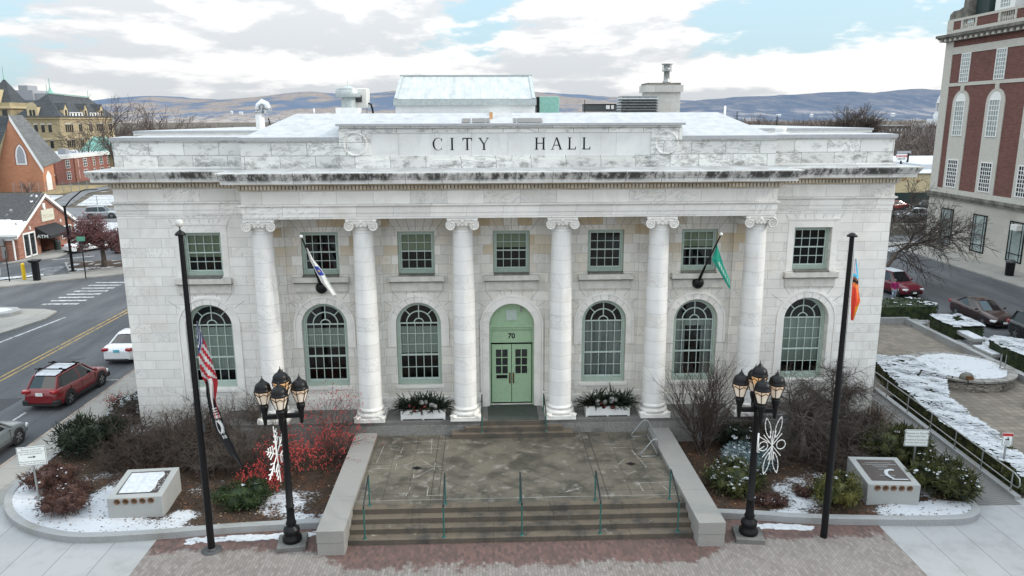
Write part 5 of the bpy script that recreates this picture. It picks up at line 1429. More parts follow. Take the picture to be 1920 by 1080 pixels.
# raised stone ring filled with snow
t_ = thing('round_planter', 'round raised stone planter full of snow in the courtyard', 'raised planter', (26.2,8.1,0))
t2 = T('fieldstone'); p = t2.pos(); x,y,z = t2.sep(p); q = t2.xyz(x*1.6,y*1.6,z*5.); vv = t2.voro(q,1.7,out='Color'); ee = t2.voro(q,1.7,'DISTANCE_TO_EDGE'); r1,_,_ = t2.sep(vv)
c = t2.mix(r1,(.09,.08,.07),(.25,.225,.19)); c = t2.mix(ee.lt(.05)*.8,c,(.025,.023,.02)); MAT['fieldstone'] = t2.done(c,.9,0,.3,bump=t2.bump(ee.min(.2),.8,.06))
m = MB(); m.lathe([(2.72,-.05),(2.68,.55),(2.2,.55),(2.2,.3)],48); m.build('wall', MAT['fieldstone'], t_)
m = MB(); r_ = random.Random(4)
for i in range(22):
    a0, a1 = 2*math.pi*i/22+.012, 2*math.pi*(i+1)/22-.012; z = .56+r_.uniform(0,.03)
    pts = [((2.15 if k else 2.8)*math.cos(a), (2.15 if k else 2.8)*math.sin(a)) for a,k in ((a0,0),((a0+a1)/2,0),(a1,0),(a1,1),((a0+a1)/2,1),(a0,1))]
    m.prism(pts, .55, z+.07)
m.build('coping', plain('slate_cap',(.23,.22,.205),.8,world=True,var=.3,scale=2.), t_)
m = MB(); n=40; rings=[(.001,.78),(.8,.77),(1.5,.74),(2.0,.69),(2.32,.655)]
vs=[];fs=[]
for j,(r0,z) in enumerate(rings):
    for i in range(n): a=2*math.pi*i/n; rr=r0*(1+.07*mnoise.noise(Vector((math.cos(a)*2,math.sin(a)*2,3.)))); vs.append((rr*math.cos(a),rr*math.sin(a),z+.03*mnoise.noise(Vector((rr*math.cos(a)*2,rr*math.sin(a)*2,0)))))
for j in range(len(rings)-1):
    for i in range(n): fs.append((j*n+i,j*n+(i+1)%n,(j+1)*n+(i+1)%n,(j+1)*n+i))
m.mesh(vs,fs,0,True)
t2 = T('snow_twigs'); p=t2.pos(); f=t2.noise(p,5.,6.,.75); k=t2.noise(p,.9,3.); c=t2.mix(t2.ramp(f+k*.5,.57,.69,1.,0.),(.52,.54,.57),(.10,.08,.065)); MAT['snow_twigs']=t2.done(c,.8,0,.2)
m.build('snow_fill', MAT['snow_twigs'], t_)
m = MB()
for dx,dy in ((1.9,-.6),(2.1,-.75),(2.02,-.5)): m.tube((dx,dy,.6),(dx,dy,1.5),.022,n=6)
m.build('fountain_pipe', MAT['galvanised'], t_)
t_ = thing('dedication_stone', 'small dark rounded stone with a bronze plate on the planter rim', 'stone', (25.15,5.9,.63), R(-15))
m = MB(); m.sphere((0,0,.08),.38,14,8,sc3=(1,.55,.85)); m.build('stone', MAT['limestone_dark'], t_)
m = MB(); m.cbox((.08,-.21,.13),(.34,.03,.2)); m.build('plate', MAT['brass'], t_)
def bench(x, y, rz, L, label, z=0.):
    t_ = thing('stone_bench', label, 'bench', (x,y,z), rz, group='snow covered stone benches in the courtyard')
    m = MB(); m.cbox((0,0,.68),(.75,L,.2),bev=.02); m.build('seat', MAT['granite_monument'], t_)
    for s in (-1,1): m = MB(); m.cbox((0,s*(L/2-.3),.29),(.55,.35,.58)); m.build('leg', MAT['granite'], t_)
    m = MB(); m.cbox((0,0,.80),(.72,L-.04,.045),bev=.015); m.build('snow_cover', MAT['snow'], t_)
bench(30.5,14.3,R(-3),2.9,'longer stone bench with a smooth snow cover beside the kerb wall'); bench(29.95,11.3,R(0),1.9,'shorter lower stone bench with snow nearer the round planter',-.22)
m = MB(); m.lathe([(.32,0),(.36,.3),(.36,.75),(.3,.95),(.001,1.02)],16); o = m.build('stone_bollard', MAT['limestone_dark'], None, (26.9,3.1,0)); tag(o,'dark rounded stone bollard at the right edge of the courtyard','bollard')
t_ = thing('bike_rack', 'black wave shaped bike rack on the pavement at the hall left corner', 'bike rack', (-19.45,9.4,0), R(5))
m = MB(); m.path([(-.75,0,0),(-.75,0,.75),(-.55,0,.9),(-.35,0,.75),(-.3,0,.3),(-.1,0,.2),(.1,0,.3),(.15,0,.75),(.35,0,.9),(.6,0,.75),(.6,0,0)],.035,8); m.build('tube', MAT['black_metal'], t_)
# ================================================================= PLANTS
def grow(mb, p, d, L, r, lev, rr, n=3, droop=0., kids=3, spread=.6, wig=.18, m=0, mtip=None, steps=3, shrink=.68, tips=None, up=0., rmin=0.):
    p = Vector(p); d = Vector(d).normalized()
    seg = L/steps; r0 = r; pts = [p.copy()]
    for k in range(steps):
        d = (d+Vector((rr.gauss(0,wig),rr.gauss(0,wig),rr.gauss(0,wig)+up-droop))).normalized()
        q = p+d*seg; r1 = max(rmin, r0*(.82 if lev else .62))
        mb.tube(p, q, r0, r1, n, mtip if (mtip is not None and lev == 0) else m); p = q; r0 = r1; pts.append(p.copy())
        if lev > 0 and k >= 0:
            for c in range(kids if k == steps-1 else max(1, kids-1)):
                a = d.cross(Vector((rr.gauss(0,1),rr.gauss(0,1),rr.gauss(0,1)))).normalized()
                nd = (d+a*spread*rr.uniform(.6,1.4)).normalized()
                grow(mb, p, nd, L*shrink*rr.uniform(.7,1.15), max(rmin,r0*.68), lev-1, rr, n, droop, kids, spread, wig, m, mtip, steps, shrink, tips, up, rmin)
    if lev == 0 and tips is not None: tips.append(p.copy())
GS = 'bare shrubs massed before the hall'
def fit(mb, h, w):
    # scale a grown plant to its height and radius
    mz = max(v[2] for v in mb.v); q = sorted(math.hypot(v[0],v[1]) for v in mb.v); mr = q[int(len(q)*.97)]
    a, b = w/mr, h/mz
    mb.v = [(x*a, y*a, z*b) for x,y,z in mb.v]
def bare_shrub(x, y, z, h, w, label, seed, stems=9, lev=2, mat='twig_brown', droop=.0, wig=.22, group=GS, name='bare_shrub', r=.022, kids=3, shrink=.62, spread=.75, open_=1.):
    rr = random.Random(seed); m = MB()
    for i in range(stems):
        a = 6.283*i/stems+rr.uniform(-.3,.3); k = rr.uniform(.15,1.)
        d = Vector((math.cos(a)*w*k/h*open_, math.sin(a)*w*k/h*open_, 1)).normalized()
        grow(m, (rr.uniform(-.25,.25)*w*.4, rr.uniform(-.25,.25)*w*.4, 0), d, h*.5*rr.uniform(.8,1.1), r, lev, rr, 3, droop, kids, spread, wig, shrink=shrink)
    fit(m, h, w)
    o = m.build(name, MAT[mat], None, (x,y,z)); tag(o, label, 'shrub', group); return o
# tangled mass on the left
for i, (x,y,h,w,st,l) in enumerate(((-17.0,-.7,2.3,1.9,13,'tangled bare grey shrub right of the dark yew, lowest of the left mass'),(-15.0,.0,3.1,2.0,13,'tallest tangled bare shrub under the left wing window'),(-13.3,-.6,2.9,1.9,13,'tangled bare shrub behind the left flagpole'),(-11.8,-.3,3.0,1.7,12,'bare shrub before the first column'),(-15.9,-1.9,2.0,1.8,13,'low bare twiggy shrub behind the left memorial block'),(-12.2,-2.4,2.1,1.7,12,'low bare shrub between the left flagpole and the red berry bushes'),(-18.2,2.6,2.0,1.4,9,'bare shrub at the left corner of the hall'),(-10.3,-1.5,2.5,1.4,10,'bare shrub between the lamp post and the first column'))):
    bare_shrub(x,y,.2,h,w,l,20+i,st,2,('twig_brown','twig_grey')[i%2],.05,.36,kids=4,r=.033,spread=.95)
bare_shrub(-19.6,.8,.1,1.9,1.3,'sparse bare bush on the pavement edge left of the yew',40,8,2,'twig_brown',.0,.2)
bare_shrub(-16.9,-2.6,.2,1.6,1.5,'low bare shrub behind the reddish shrubs on the left',42,12,2,'twig_brown',.04,.3,kids=4)
bare_shrub(-11.0,-3.3,.2,1.7,1.4,'low bare shrub right of the left flagpole behind the boxwood',43,12,2,'twig_brown',.04,.3,kids=4)
bare_shrub(-13.4,-2.6,.2,1.9,1.7,'bare shrub in the middle behind the left memorial and flagpole',44,13,2,'twig_grey',.04,.33,kids=4)
bare_shrub(-14.1,-1.9,.2,2.6,2.2,'wide tangled bare shrub at the middle of the left mass',41,14,2,'twig_brown',.05,.34,kids=4,spread=.95,r=.026)
# red berried shrubs
def berry_shrub(x,y,h,w,label,seed,n=10,mat='twig_red',bm='berry_red',bsz=.035,dens=.8,name='red_berry_shrub',group='red berry bushes left of the terrace',z=.2,lev=2):
    t_ = thing(name,label,'shrub',(x,y,z),group=group); rr = random.Random(seed); m = MB(); tips = []
    for i in range(n):
        a = 6.283*i/n+rr.uniform(-.3,.3); k = rr.uniform(.2,1.); d = Vector((math.cos(a)*w*k/h, math.sin(a)*w*k/h, 1)).normalized()
        grow(m,(rr.uniform(-.2,.2),rr.uniform(-.2,.2),0),d,h*.5,.02,lev,rr,3,.02,3,.6,.17,shrink=.6,tips=tips)
    mz = max(v[2] for v in m.v); q = sorted(math.hypot(v[0],v[1]) for v in m.v); fa, fb = w/q[int(len(q)*.97)], h/mz
    m.v = [(x_*fa,y_*fa,z_*fb) for x_,y_,z_ in m.v]; tips = [Vector((p.x*fa,p.y*fa,p.z*fb)) for p in tips]
    m.build('branch', MAT[mat], t_)
    b = MB()
    for p in tips:
        if rr.random() < dens:
            for k in range(rr.randint(1,3)):
                c = p+Vector((rr.gauss(0,.05),rr.gauss(0,.05),rr.gauss(0,.06))); s = bsz*rr.uniform(.6,1.2)
                b.mesh([c+Vector((s,0,0)),c+Vector((-s*.5,s,0)),c+Vector((-s*.5,-s,0)),c+Vector((0,0,s*1.3)),c-Vector((0,0,s*1.3))],[(0,1,3),(1,2,3),(2,0,3),(1,0,4),(2,1,4),(0,2,4)])
    b.build('berries', MAT[bm], t_)['kind'] = 'stuff'
berry_shrub(-9.3,-3.2,1.9,1.5,'dense red berry bush behind the left lamp post',51,15,dens=.62,bsz=.031)
berry_shrub(-7.9,-2.2,2.0,1.6,'tall red berry bush leaning over the left granite side wall',52,15,dens=.40,bsz=.028)
berry_shrub(-10.3,-4.3,1.0,1.1,'low bright red berry bush left of the lamp post',53,10,dens=.75,bsz=.032)
berry_shrub(-8.0,-.9,3.1,1.6,'tallest thin red berry bush before the second column',54,11,dens=.3,bsz=.028)
berry_shrub(-20.4,5.3,.9,1.5,'faint red bush beside the kerb behind the red car',55,8,dens=.3,z=.0,bsz=.028)
def clump(x,y,z,rx,ry,h,label,seed,mat,name,n=2600,leaf=.07,snow=0.,cat='shrub',group=None,lumps=9,spiky=0.):
    # evergreen: many leaf-sized faces over several lobes, with an optional broken snow cover
    t_ = thing(name,label,cat,(x,y,z),group=group); rr = random.Random(seed); m = MB(); s_ = MB()
    lob = [(Vector((0,0,h*.42)), Vector((rx*.86,ry*.86,h*.5)))]
    for i in range(lumps):
        a = 6.283*i/lumps+rr.uniform(-.4,.4); k = rr.uniform(.45,.75)
        lob.append((Vector((rx*k*math.cos(a),ry*k*math.sin(a),h*rr.uniform(.25,.62))), Vector((rx,ry,h))*rr.uniform(.28,.42)))
    for i in range(n):
        c, e = rr.choice(lob); d = Vector((rr.gauss(0,1),rr.gauss(0,1),rr.gauss(0,1)+.3)).normalized()
        q = rr.uniform(.62,1.04)+.30*mnoise.noise(Vector((d.x*2.2+c.x,d.y*2.2+c.y,d.z*2.2+seed))) + (rr.random()**6)*.35; p = c+Vector((d.x*e.x*q,d.y*e.y*q,d.z*e.z*q))
        if p.z < .02: continue
        L = leaf*rr.choice((.5,.7,.8,1.,1.2,1.5))*rr.uniform(.8,1.15)
        out = (d+Vector((rr.gauss(0,.6),rr.gauss(0,.6),rr.gauss(0,.6)+.35))).normalized(); sd = out.cross(Vector((rr.gauss(0,1),rr.gauss(0,1),rr.gauss(0,1)))).normalized()
        if spiky: m.face([p-sd*L*.3, p+sd*L*.3, p+out*L*2.4*spiky]); 
        else: m.face([p-sd*L*.55, p+out*L*.5-sd*L*.25+d*.01, p+out*L, p+sd*L*.55])
        if snow and d.z > .25 and rr.random() < snow and mnoise.noise(Vector((p.x*2.2,p.y*2.2,seed))) > -.05:
            k = rr.randint(4,6); rad = L*rr.uniform(.5,1.1); ph = rr.random()*6; nz = Vector((d.x*.4,d.y*.4,1)).normalized(); e1 = nz.orthogonal().normalized(); e2 = nz.cross(e1)
            s_.face([p+nz*.03+e1*(rad*math.cos(ph+6.283*j/k))+e2*(rad*math.sin(ph+6.283*j/k)) for j in range(k)])
    for c, e in lob: m.sphere(c, 1., 10, 6, sc3=(e.x*.6,e.y*.6,e.z*.62))
    m.build('foliage', MAT[mat], t_)
    if s_.v: s_.build('snow_cover', MAT['snow'], t_)['kind'] = 'stuff'
    return t_
clump(-18.8,-.5,.15,1.45,1.3,1.75,'dark green spreading yew at the left end of the shrubs',61,'yew','evergreen_shrub',3600,.10,0,spiky=1.)
clump(-10.65,-5.7,.2,1.25,.9,.95,'rounded dark green boxwood right of the left flagpole',62,'boxwood','evergreen_shrub',3400,.06,.01)
clump(-18.9,3.4,.2,1.1,2.2,.8,'low snow-speckled evergreen beside the hall left corner',63,'yew','evergreen_shrub',2200,.08,.5)
clump(-18.9,-3.9,.2,1.0,.8,.95,'reddish brown dry shrub behind the left notice sign',64,'barberry','barberry_shrub',2600,.06,.02,spiky=.9,group='reddish barberry shrubs by the left corner')
clump(-17.15,-6.0,.2,.95,.75,.85,'reddish brown dry shrub at the front of the snowy corner',65,'barberry','barberry_shrub',2600,.055,.01,spiky=.9,group='reddish barberry shrubs by the left corner')
clump(-17.6,-4.6,.2,.7,.6,.6,'small reddish dry shrub between two larger ones on the left',66,'barberry','barberry_shrub',1400,.055,.01,spiky=.9,group='reddish barberry shrubs by the left corner')
bare_shrub(-15.9,-3.9,.2,.65,.6,'small dead twiggy bush in the snow left of the memorial',67,8,1,'twig_red',0,.2,kids=4)
bare_shrub(-13.0,-3.6,.2,.6,.7,'low brown twiggy bush behind the left memorial',68,8,1,'twig_brown',0,.2,kids=4)
# right bed
clump(10.3,-.2-1.2,.2,1.35,.85,1.25,'dark green yew between the tall shrub and the weeping tree',71,'yew','evergreen_shrub',3000,.08,.03)
clump(9.7,-3.4,.2,1.1,1.1,.95,'blue-grey spruce shrub sprinkled with snow behind the right lamp post',72,'blue_spruce','evergreen_shrub',2600,.075,.28,spiky=.9)
clump(8.75,-5.0,.2,1.2,1.25,1.0,'green and yellow juniper flecked with snow beside the right side wall',73,'juniper','evergreen_shrub',3400,.075,.12,spiky=1.)
clump(12.15,-6.75,.2,1.0,.85,1.3,'rounded yellow-green boxwood left of the right memorial',74,'boxwood_yellow','evergreen_shrub',3400,.065,.015)
clump(16.75,-6.0,.2,1.3,1.35,1.5,'yellowish juniper with patches of snow at the right kerb corner',75,'juniper','evergreen_shrub',4200,.085,.06,spiky=1.1)
clump(17.1,-2.9,.2,.75,1.4,1.5,'dark juniper along the hall side of the ramp',76,'juniper','evergreen_shrub',2800,.085,.03,spiky=1.1)
clump(16.3,-2.6,.2,1.2,1.3,1.5,'brownish green shrub before the right wing of the hall',77,'juniper','evergreen_shrub',2600,.08,.0,spiky=1.)
clump(11.2,-5.9,.2,.5,.4,.3,'low russet ground shrub in the snow left of the right flagpole',78,'barberry','barberry_shrub',700,.05,.05,spiky=1.)
clump(9.7,-6.5,.2,.7,.5,.4,'low russet ground shrub right of the right lamp post',79,'barberry','barberry_shrub',900,.05,.02,spiky=1.)
bare_shrub(8.3,-1.75,.2,5.0,2.1,'tall many-stemmed bare shrub before the fifth column',81,19,2,'twig_brown',-.02,.12,None,'multi_stem_shrub',.038,3,.58,.5)
for i,(x,y,h,w,l) in enumerate(((15.2,.2,2.8,1.9,'tangled bare shrub under the right wing window'),(13.8,-1.3,2.2,1.8,'bare brown shrub behind the weeping tree trunk'),(16.5,-.8,2.2,1.4,'bare brown shrub at the right end of the bed'),(12.9,.0,2.4,1.6,'bare shrub right of the sixth column'),(10.9,-.9,1.7,1.3,'bare shrub between the dark yew and the porch'),(14.9,-2.1,2.4,1.9,'widest tangled bare shrub behind the right memorial'),(13.2,-3.6,1.5,1.4,'low bare shrub at the foot of the weeping tree'),(11.2,-2.6,1.6,1.3,'bare shrub left of the weeping tree trunk'))):
    bare_shrub(x,y,.2,h,w,l,90+i,13,2,('twig_brown','twig_grey')[i%2],.04,.36,kids=4,r=.031,spread=.9)
rr = random.Random(5); m = MB()
for i in range(420):
    x,y = rr.gauss(0,.35), rr.gauss(0,.9); d = Vector((rr.gauss(0,.25),rr.gauss(0,.25),1)).normalized(); h = rr.uniform(.6,1.2); m.face([(x-.012,y,0),(x+.012,y,0),Vector((x,y,0))+d*h])
o = m.build('ornamental_grass', MAT['dry_grass'], None, (17.35,1.2,.25)); tag(o,'tuft of tan dry grass beside the hall right corner','grass tuft')
# weeping trees
def weeping(x,y,h,w,label,seed,lev=3):
    t_ = thing('weeping_tree',label,'tree',(x,y,.2),group='small weeping trees in the right bed'); rr = random.Random(seed); m = MB()
    pts = [Vector((0,0,0)),Vector((.05,0,h*.3)),Vector((-.04,.02,h*.62))]; m.path(pts,[.14,.115,.10],8); m.build('trunk', MAT['bark_grey'], t_)
    c = MB()
    for i in range(12):
        a = 6.283*i/12+rr.uniform(-.3,.3); grow(c,pts[-1]-Vector((0,0,rr.uniform(0,.4))),(math.cos(a),math.sin(a)*.8,.75),w*.46,.06,lev,rr,3,.10,3,.85,.34,shrink=.66)
    c.build('crown', MAT['twig_tree'], t_)
weeping(12.3,-2.9,3.3,2.9,'gnarled weeping bare tree behind the right flagpole',101)
weeping(14.6,-.9,3.2,2.7,'second weeping bare tree close to the right wing',102)
# clipped hedges
def hedge(name,label,poly,z0,z1,seed,snow,group,mat='hedge',dens=70,leaf=.09,lump=.12):
    t_ = thing(name,label,'hedge',(0,0,0),group=group); rr = random.Random(seed); m = MB(); s_ = MB()
    cx = sum(p[0] for p in poly)/len(poly); cy = sum(p[1] for p in poly)/len(poly)
    m.prism([(cx+(x-cx)*.95,cy+(y-cy)*.97) for x,y in poly], z0, z1-.1)
    n = len(poly)
    def leafat(p, d):
        L = leaf*rr.uniform(.6,1.4); o_ = (d+Vector((rr.gauss(0,.6),rr.gauss(0,.6),rr.gauss(0,.5)+.2))).normalized(); sd = o_.cross(Vector((rr.gauss(0,1),rr.gauss(0,1),rr.gauss(0,1)))).normalized()
        p = p+d*(lump*mnoise.noise(p*1.3)); m.face([p-sd*L*.5,p+o_*L*.9,p+sd*L*.5])
    for i in range(n):
        a,b = Vector((*poly[i],0)),Vector((*poly[(i+1)%n],0)); L=(b-a).length; d = Vector(((b-a).y,-(b-a).x,0)).normalized()
        for k in range(int(L*(z1-z0)*dens)):
            f=rr.random(); z = z0+(z1-z0)*rr.random(); leafat(a.lerp(b,f)+Vector((0,0,z))-d*.04, d)
    xs=[p[0] for p in poly]; ys=[p[1] for p in poly]
    def inside(x,y):
        c=False
        for i in range(n):
            x1,y1=poly[i]; x2,y2=poly[(i+1)%n]
            if (y1>y)!=(y2>y) and x<(x2-x1)*(y-y1)/(y2-y1)+x1: c=not c
        return c
    A=(max(xs)-min(xs))*(max(ys)-min(ys))
    for k in range(int(A*dens*(3.2 if snow>.6 else 1.6))):
        x,y=rr.uniform(min(xs),max(xs)),rr.uniform(min(ys),max(ys))
        if not inside(x,y): continue
        p=Vector((x,y,z1)); (leafat(p-Vector((0,0,.06)),Vector((0,0,1))) if rr.random()<.6 else None)
        if rr.random()<snow*1.0 and mnoise.noise(Vector((x*1.0,y*1.0,seed)))+.5*mnoise.noise(Vector((x*3,y*3,seed))) > .55-snow*1.1:
            q=rr.randint(5,7); rad=rr.uniform(.05,.14); ph=rr.random()*6; zz=z1+lump*mnoise.noise(Vector((x,y,z1))*1.3)+.02+rr.random()*.02
            s_.face([(x+rad*math.cos(ph+6.283*j/q)*rr.uniform(.7,1.2),y+rad*math.sin(ph+6.283*j/q)*rr.uniform(.7,1.2),zz) for j in range(q)])
    m.build('foliage', MAT[mat], t_)
    if s_.v: s_.build('snow_cover', MAT['snow'], t_)
HG='clipped hedges round the courtyard'
hedge('clipped_hedge','long clipped hedge at the back of the courtyard with a thin dusting of snow',[(24.2,19.9),(31.9,19.9),(32.3,21.0),(31.9,22.6),(24.2,22.6)],.1,1.25,1,.32,HG)
hedge('clipped_hedge','shorter snow-topped hedge behind the longer stone bench',[(29.9,14.8),(32.0,14.8),(32.4,16.0),(32.2,18.1),(30.2,18.1),(29.8,16.5)],.1,1.05,2,.85,HG)
hedge('clipped_hedge','snow-topped hedge nearest the dark car at the right edge',[(29.9,4.0),(32.1,4.0),(32.4,11.5),(30.9,12.3),(30.1,11.6)],.1,1.15,3,.95,HG)
hedge('low_evergreen_bed','broad low evergreen bed under snow between the ramp and the courtyard',[(19.95,-6.0),(21.0,-5.6),(21.6,-1.5),(22.2,2.8),(24.0,6.0),(23.9,9.4),(21.6,9.3),(20.6,4.5),(19.95,-.5)],.0,.88,4,.93,None,'juniper',60,.10,.2)
hedge('clipped_hedge','small snow-dusted hedge against the right side wall of the hall',[(17.6,12.2),(22.6,12.2),(23.4,14.5),(23.2,17.6),(17.6,17.6)],.0,.9,5,.5,HG)

# ---- trees ----
def bare_tree(x,y,h,label,seed,group=None,lev=4,mat='twig_far',w=.62,n=3,z=-.2,tr=.018,cat='tree',name='bare_tree',kids=2,steps=3,spread=.62,limbs=6,tb=.3):
    t_ = thing(name,label,cat,(x,y,z),group=group); rr=random.Random(seed)
    m=MB(); top=Vector((rr.gauss(0,.02)*h,rr.gauss(0,.02)*h,h*tb)); m.path([(0,0,0),top*.5,top],[h*tr*1.25,h*tr,h*tr*.8],6); m.build('trunk', MAT[mat] if mat!='twig_far' else MAT['bark'], t_)
    c=MB()
    for i in range(limbs):
        a=6.283*i/limbs+rr.uniform(-.4,.4); d=Vector((math.cos(a)*w,math.sin(a)*w,1.)).normalized()
        grow(c,top-Vector((0,0,rr.uniform(0,.08)*h)),d,h*.3*rr.uniform(.85,1.1),h*tr*.55,lev-1,rr,n,-.015,kids,spread,.13,steps=steps,shrink=.72,rmin=.035)
    zs=max(v[2] for v in c.v); c.v=[(a_,b_,z_*h/zs) for a_,b_,z_ in c.v]
    c.build('crown', MAT[mat], t_); return t_
TG='bare trees behind the city hall'
def ground_at(u0): pass
for i,(x,y,h,l,lev) in enumerate(((-88.5,152,21,'tall bare tree before the right end of the yellow stone building',4),(-80.5,150,19.5,'second tall bare tree at the left end of the white roof',4),(-75.5,152,18.5,'rounded bare tree rising against the hills left of the roof pipe',4),(-104,170,15.5,'dark bare tree standing before the yellow stone facade',4),(-53,165,15.5,'bare tree just left of the chrome elbow pipe',4),(-46,170,14.5,'bare tree behind the chrome elbow pipe',4),(-64,190,14,'low bare tree between the two tall ones and the roof pipe',4))):
    bare_tree(x,y,h,l,200+i,TG,lev,'twig_tree' if i==3 else 'twig_far',kids=2,limbs=(6,6,7,7,5,5,5)[i],w=(.5,.45,.75,.7,.6,.6,.7)[i])
for i,(x,y,h,l) in enumerate(((113,200,19.5,'broad dark round-headed bare tree right of the roof'),(79,200,16.5,'brownish bare tree left of the round-headed tree'),(66,190,15.5,'bare tree above the snowy roof hip'),(92,215,16,'thin bare tree between the right trees'))):
    bare_tree(x,y,h,l,230+i,TG,4,'twig_tree' if i==0 else 'twig_far',w=.8 if i==0 else .6,kids=3 if i==0 else 2,limbs=9 if i==0 else 6)
# crab apple on the traffic island
t_ = thing('crab_apple_tree','spreading small tree with dark red fruit on the island by the brick bank','tree',(-39.7,44.2,.12)); rr=random.Random(31); m=MB(); m.path([(0,0,0),(.05,0,1.0),(-.02,0,1.9)],[.3,.24,.2],8); m.build('trunk', MAT['bark'], t_)
c=MB(); tips=[]
for i in range(9):
    a=6.283*i/9; grow(c,(0,0,1.7+.05*i),(math.cos(a),math.sin(a),.8),1.9,.1,3,rr,3,-.03,3,.65,.2,shrink=.6,tips=tips)
c.build('crown', MAT['twig_tree'], t_); b=MB()
for p in tips:
    for k in range(3):
        q=p+Vector((rr.gauss(0,.18),rr.gauss(0,.18),rr.gauss(0,.15))); s=.07*rr.uniform(.6,1.3); b.mesh([q+Vector((s,0,0)),q+Vector((-s*.5,s,0)),q+Vector((-s*.5,-s,0)),q+Vector((0,0,s))],[(0,1,3),(1,2,3),(2,0,3),(0,2,1)])
b.build('fruit', MAT['crab_red'], t_)['kind'] = 'stuff'
# bare leaning tree over the right street
t_ = thing('street_tree','bare leaning street tree spreading before the brick building','tree',(33.5,31.5,-.1)); rr=random.Random(12); m=MB()
m.path([(0,0,0),(.4,.1,1.6),(1.6,.3,3.2)],[.26,.2,.16],8); m.path([(.3,.1,1.2),(.2,.3,3.0),(.9,.6,5.2)],[.17,.13,.09],7); m.build('trunk', MAT['bark'], t_)
c=MB()
for p,d,L,r in (((1.6,.3,3.2),(1,.1,.35),3.0,.12),((1.6,.3,3.2),(.8,-.3,.8),2.4,.10),((1.0,.2,2.4),(1,.6,.2),2.8,.09),((.9,.6,5.2),(.6,.2,.6),2.2,.08),((.4,.4,3.6),(1.,-.2,.6),2.4,.08),((.2,.3,3.0),(-.3,.5,1),2.,.08),((2.2,.3,3.4),(1,-.4,.0),2.6,.08)):
    grow(c,p,d,L*1.25,r*1.1,3,rr,3,.01,3,.65,.2,shrink=.64,rmin=.014)
c.build('crown', MAT['twig_tree'], t_)
# distant woods: bands of bare crowns and conifers that read as one mass
def woods(name,label,bands,seed,mat):
    rr=random.Random(seed); m=MB()
    for (x0,x1,y0,y1,h0,h1,n) in bands:
        for i in range(n):
            x,y=rr.uniform(x0,x1),rr.uniform(y0,y1); h=rr.uniform(h0,h1); w=h*rr.uniform(.28,.42)
            for k in range(46):
                a=rr.uniform(0,6.283); rad=w*math.sqrt(rr.random()); z0=h*rr.uniform(.05,.62); L=h*rr.uniform(.10,.3)*(1-.35*rad/w); d=Vector((math.cos(a)*.9*rad/w+rr.gauss(0,.35),math.sin(a)*.9*rad/w,1)).normalized()
                p=Vector((x+rad*.6*math.cos(a),y+rad*.6*math.sin(a),z0)); sd=Vector((rr.uniform(.5,1),rr.uniform(-1,1),0)).normalized()*h*.008*rr.uniform(.5,1.6); e=p+d*L
                m.face([p-sd,p+sd,e+sd*.3])
                for q in range(2):
                    e2=p+d*L*(.4+.4*q)+Vector((rr.gauss(0,.8),rr.gauss(0,.8),.6))*L*.5; m.face([p+d*L*(.4+.4*q)-sd*.6,p+d*L*(.4+.4*q)+sd*.6,e2])
    o=m.build(name,MAT[mat]); o['kind']='stuff'; tag(o,label,'woods')
woods('distant_woods','brown band of bare woodland beyond the right half of the roof',[(40,160,165,230,10.5,15.5,300),(60,300,230,420,13,19,320),(20,260,300,560,13,20,220)],3,'twig_far')
woods('distant_woods','brown band of bare woodland beyond the left wing roof',[(-92,-25,172,250,9.5,12.8,260),(-200,-20,260,480,11,15,300),(-330,-120,300,520,11,16,160)],4,'twig_far')
woods('distant_woods','grey scrub and bare trees between the hall and the brick building',[(78,125,157,205,6,13.5,230),(100,150,205,260,9,14,100)],6,'bark_grey')
def conifer(x,y,h,label,seed):
    t_=thing('conifer_tree',label,'tree',(x,y,-.2),group='dark conifers beyond the roof'); rr=random.Random(seed); m=MB(); m.tube((0,0,0),(0,0,h),h*.02,.02,6); m.build('trunk',MAT['bark'],t_); c=MB()
    for i in range(420):
        z=h*(.15+.85*rr.random()**.8); r=h*.19*(1-z/h)+.1; a=rr.uniform(0,6.283); p=Vector((r*.3*math.cos(a),r*.3*math.sin(a),z)); d=Vector((math.cos(a),math.sin(a),-.25)); sd=Vector((-math.sin(a),math.cos(a),0))*.22*h*.05; c.face([p-sd,p+sd,p+d*r*rr.uniform(.6,1.15)])
    c.build('crown',MAT['pine_far'],t_)
conifer(59,150,16.3,'single dark conifer right of the chimney',1); conifer(84,190,15.8,'dark pine among the bare trees on the right',2); conifer(-33,170,15.5,'dark conifer left of the mushroom ventilator',3)
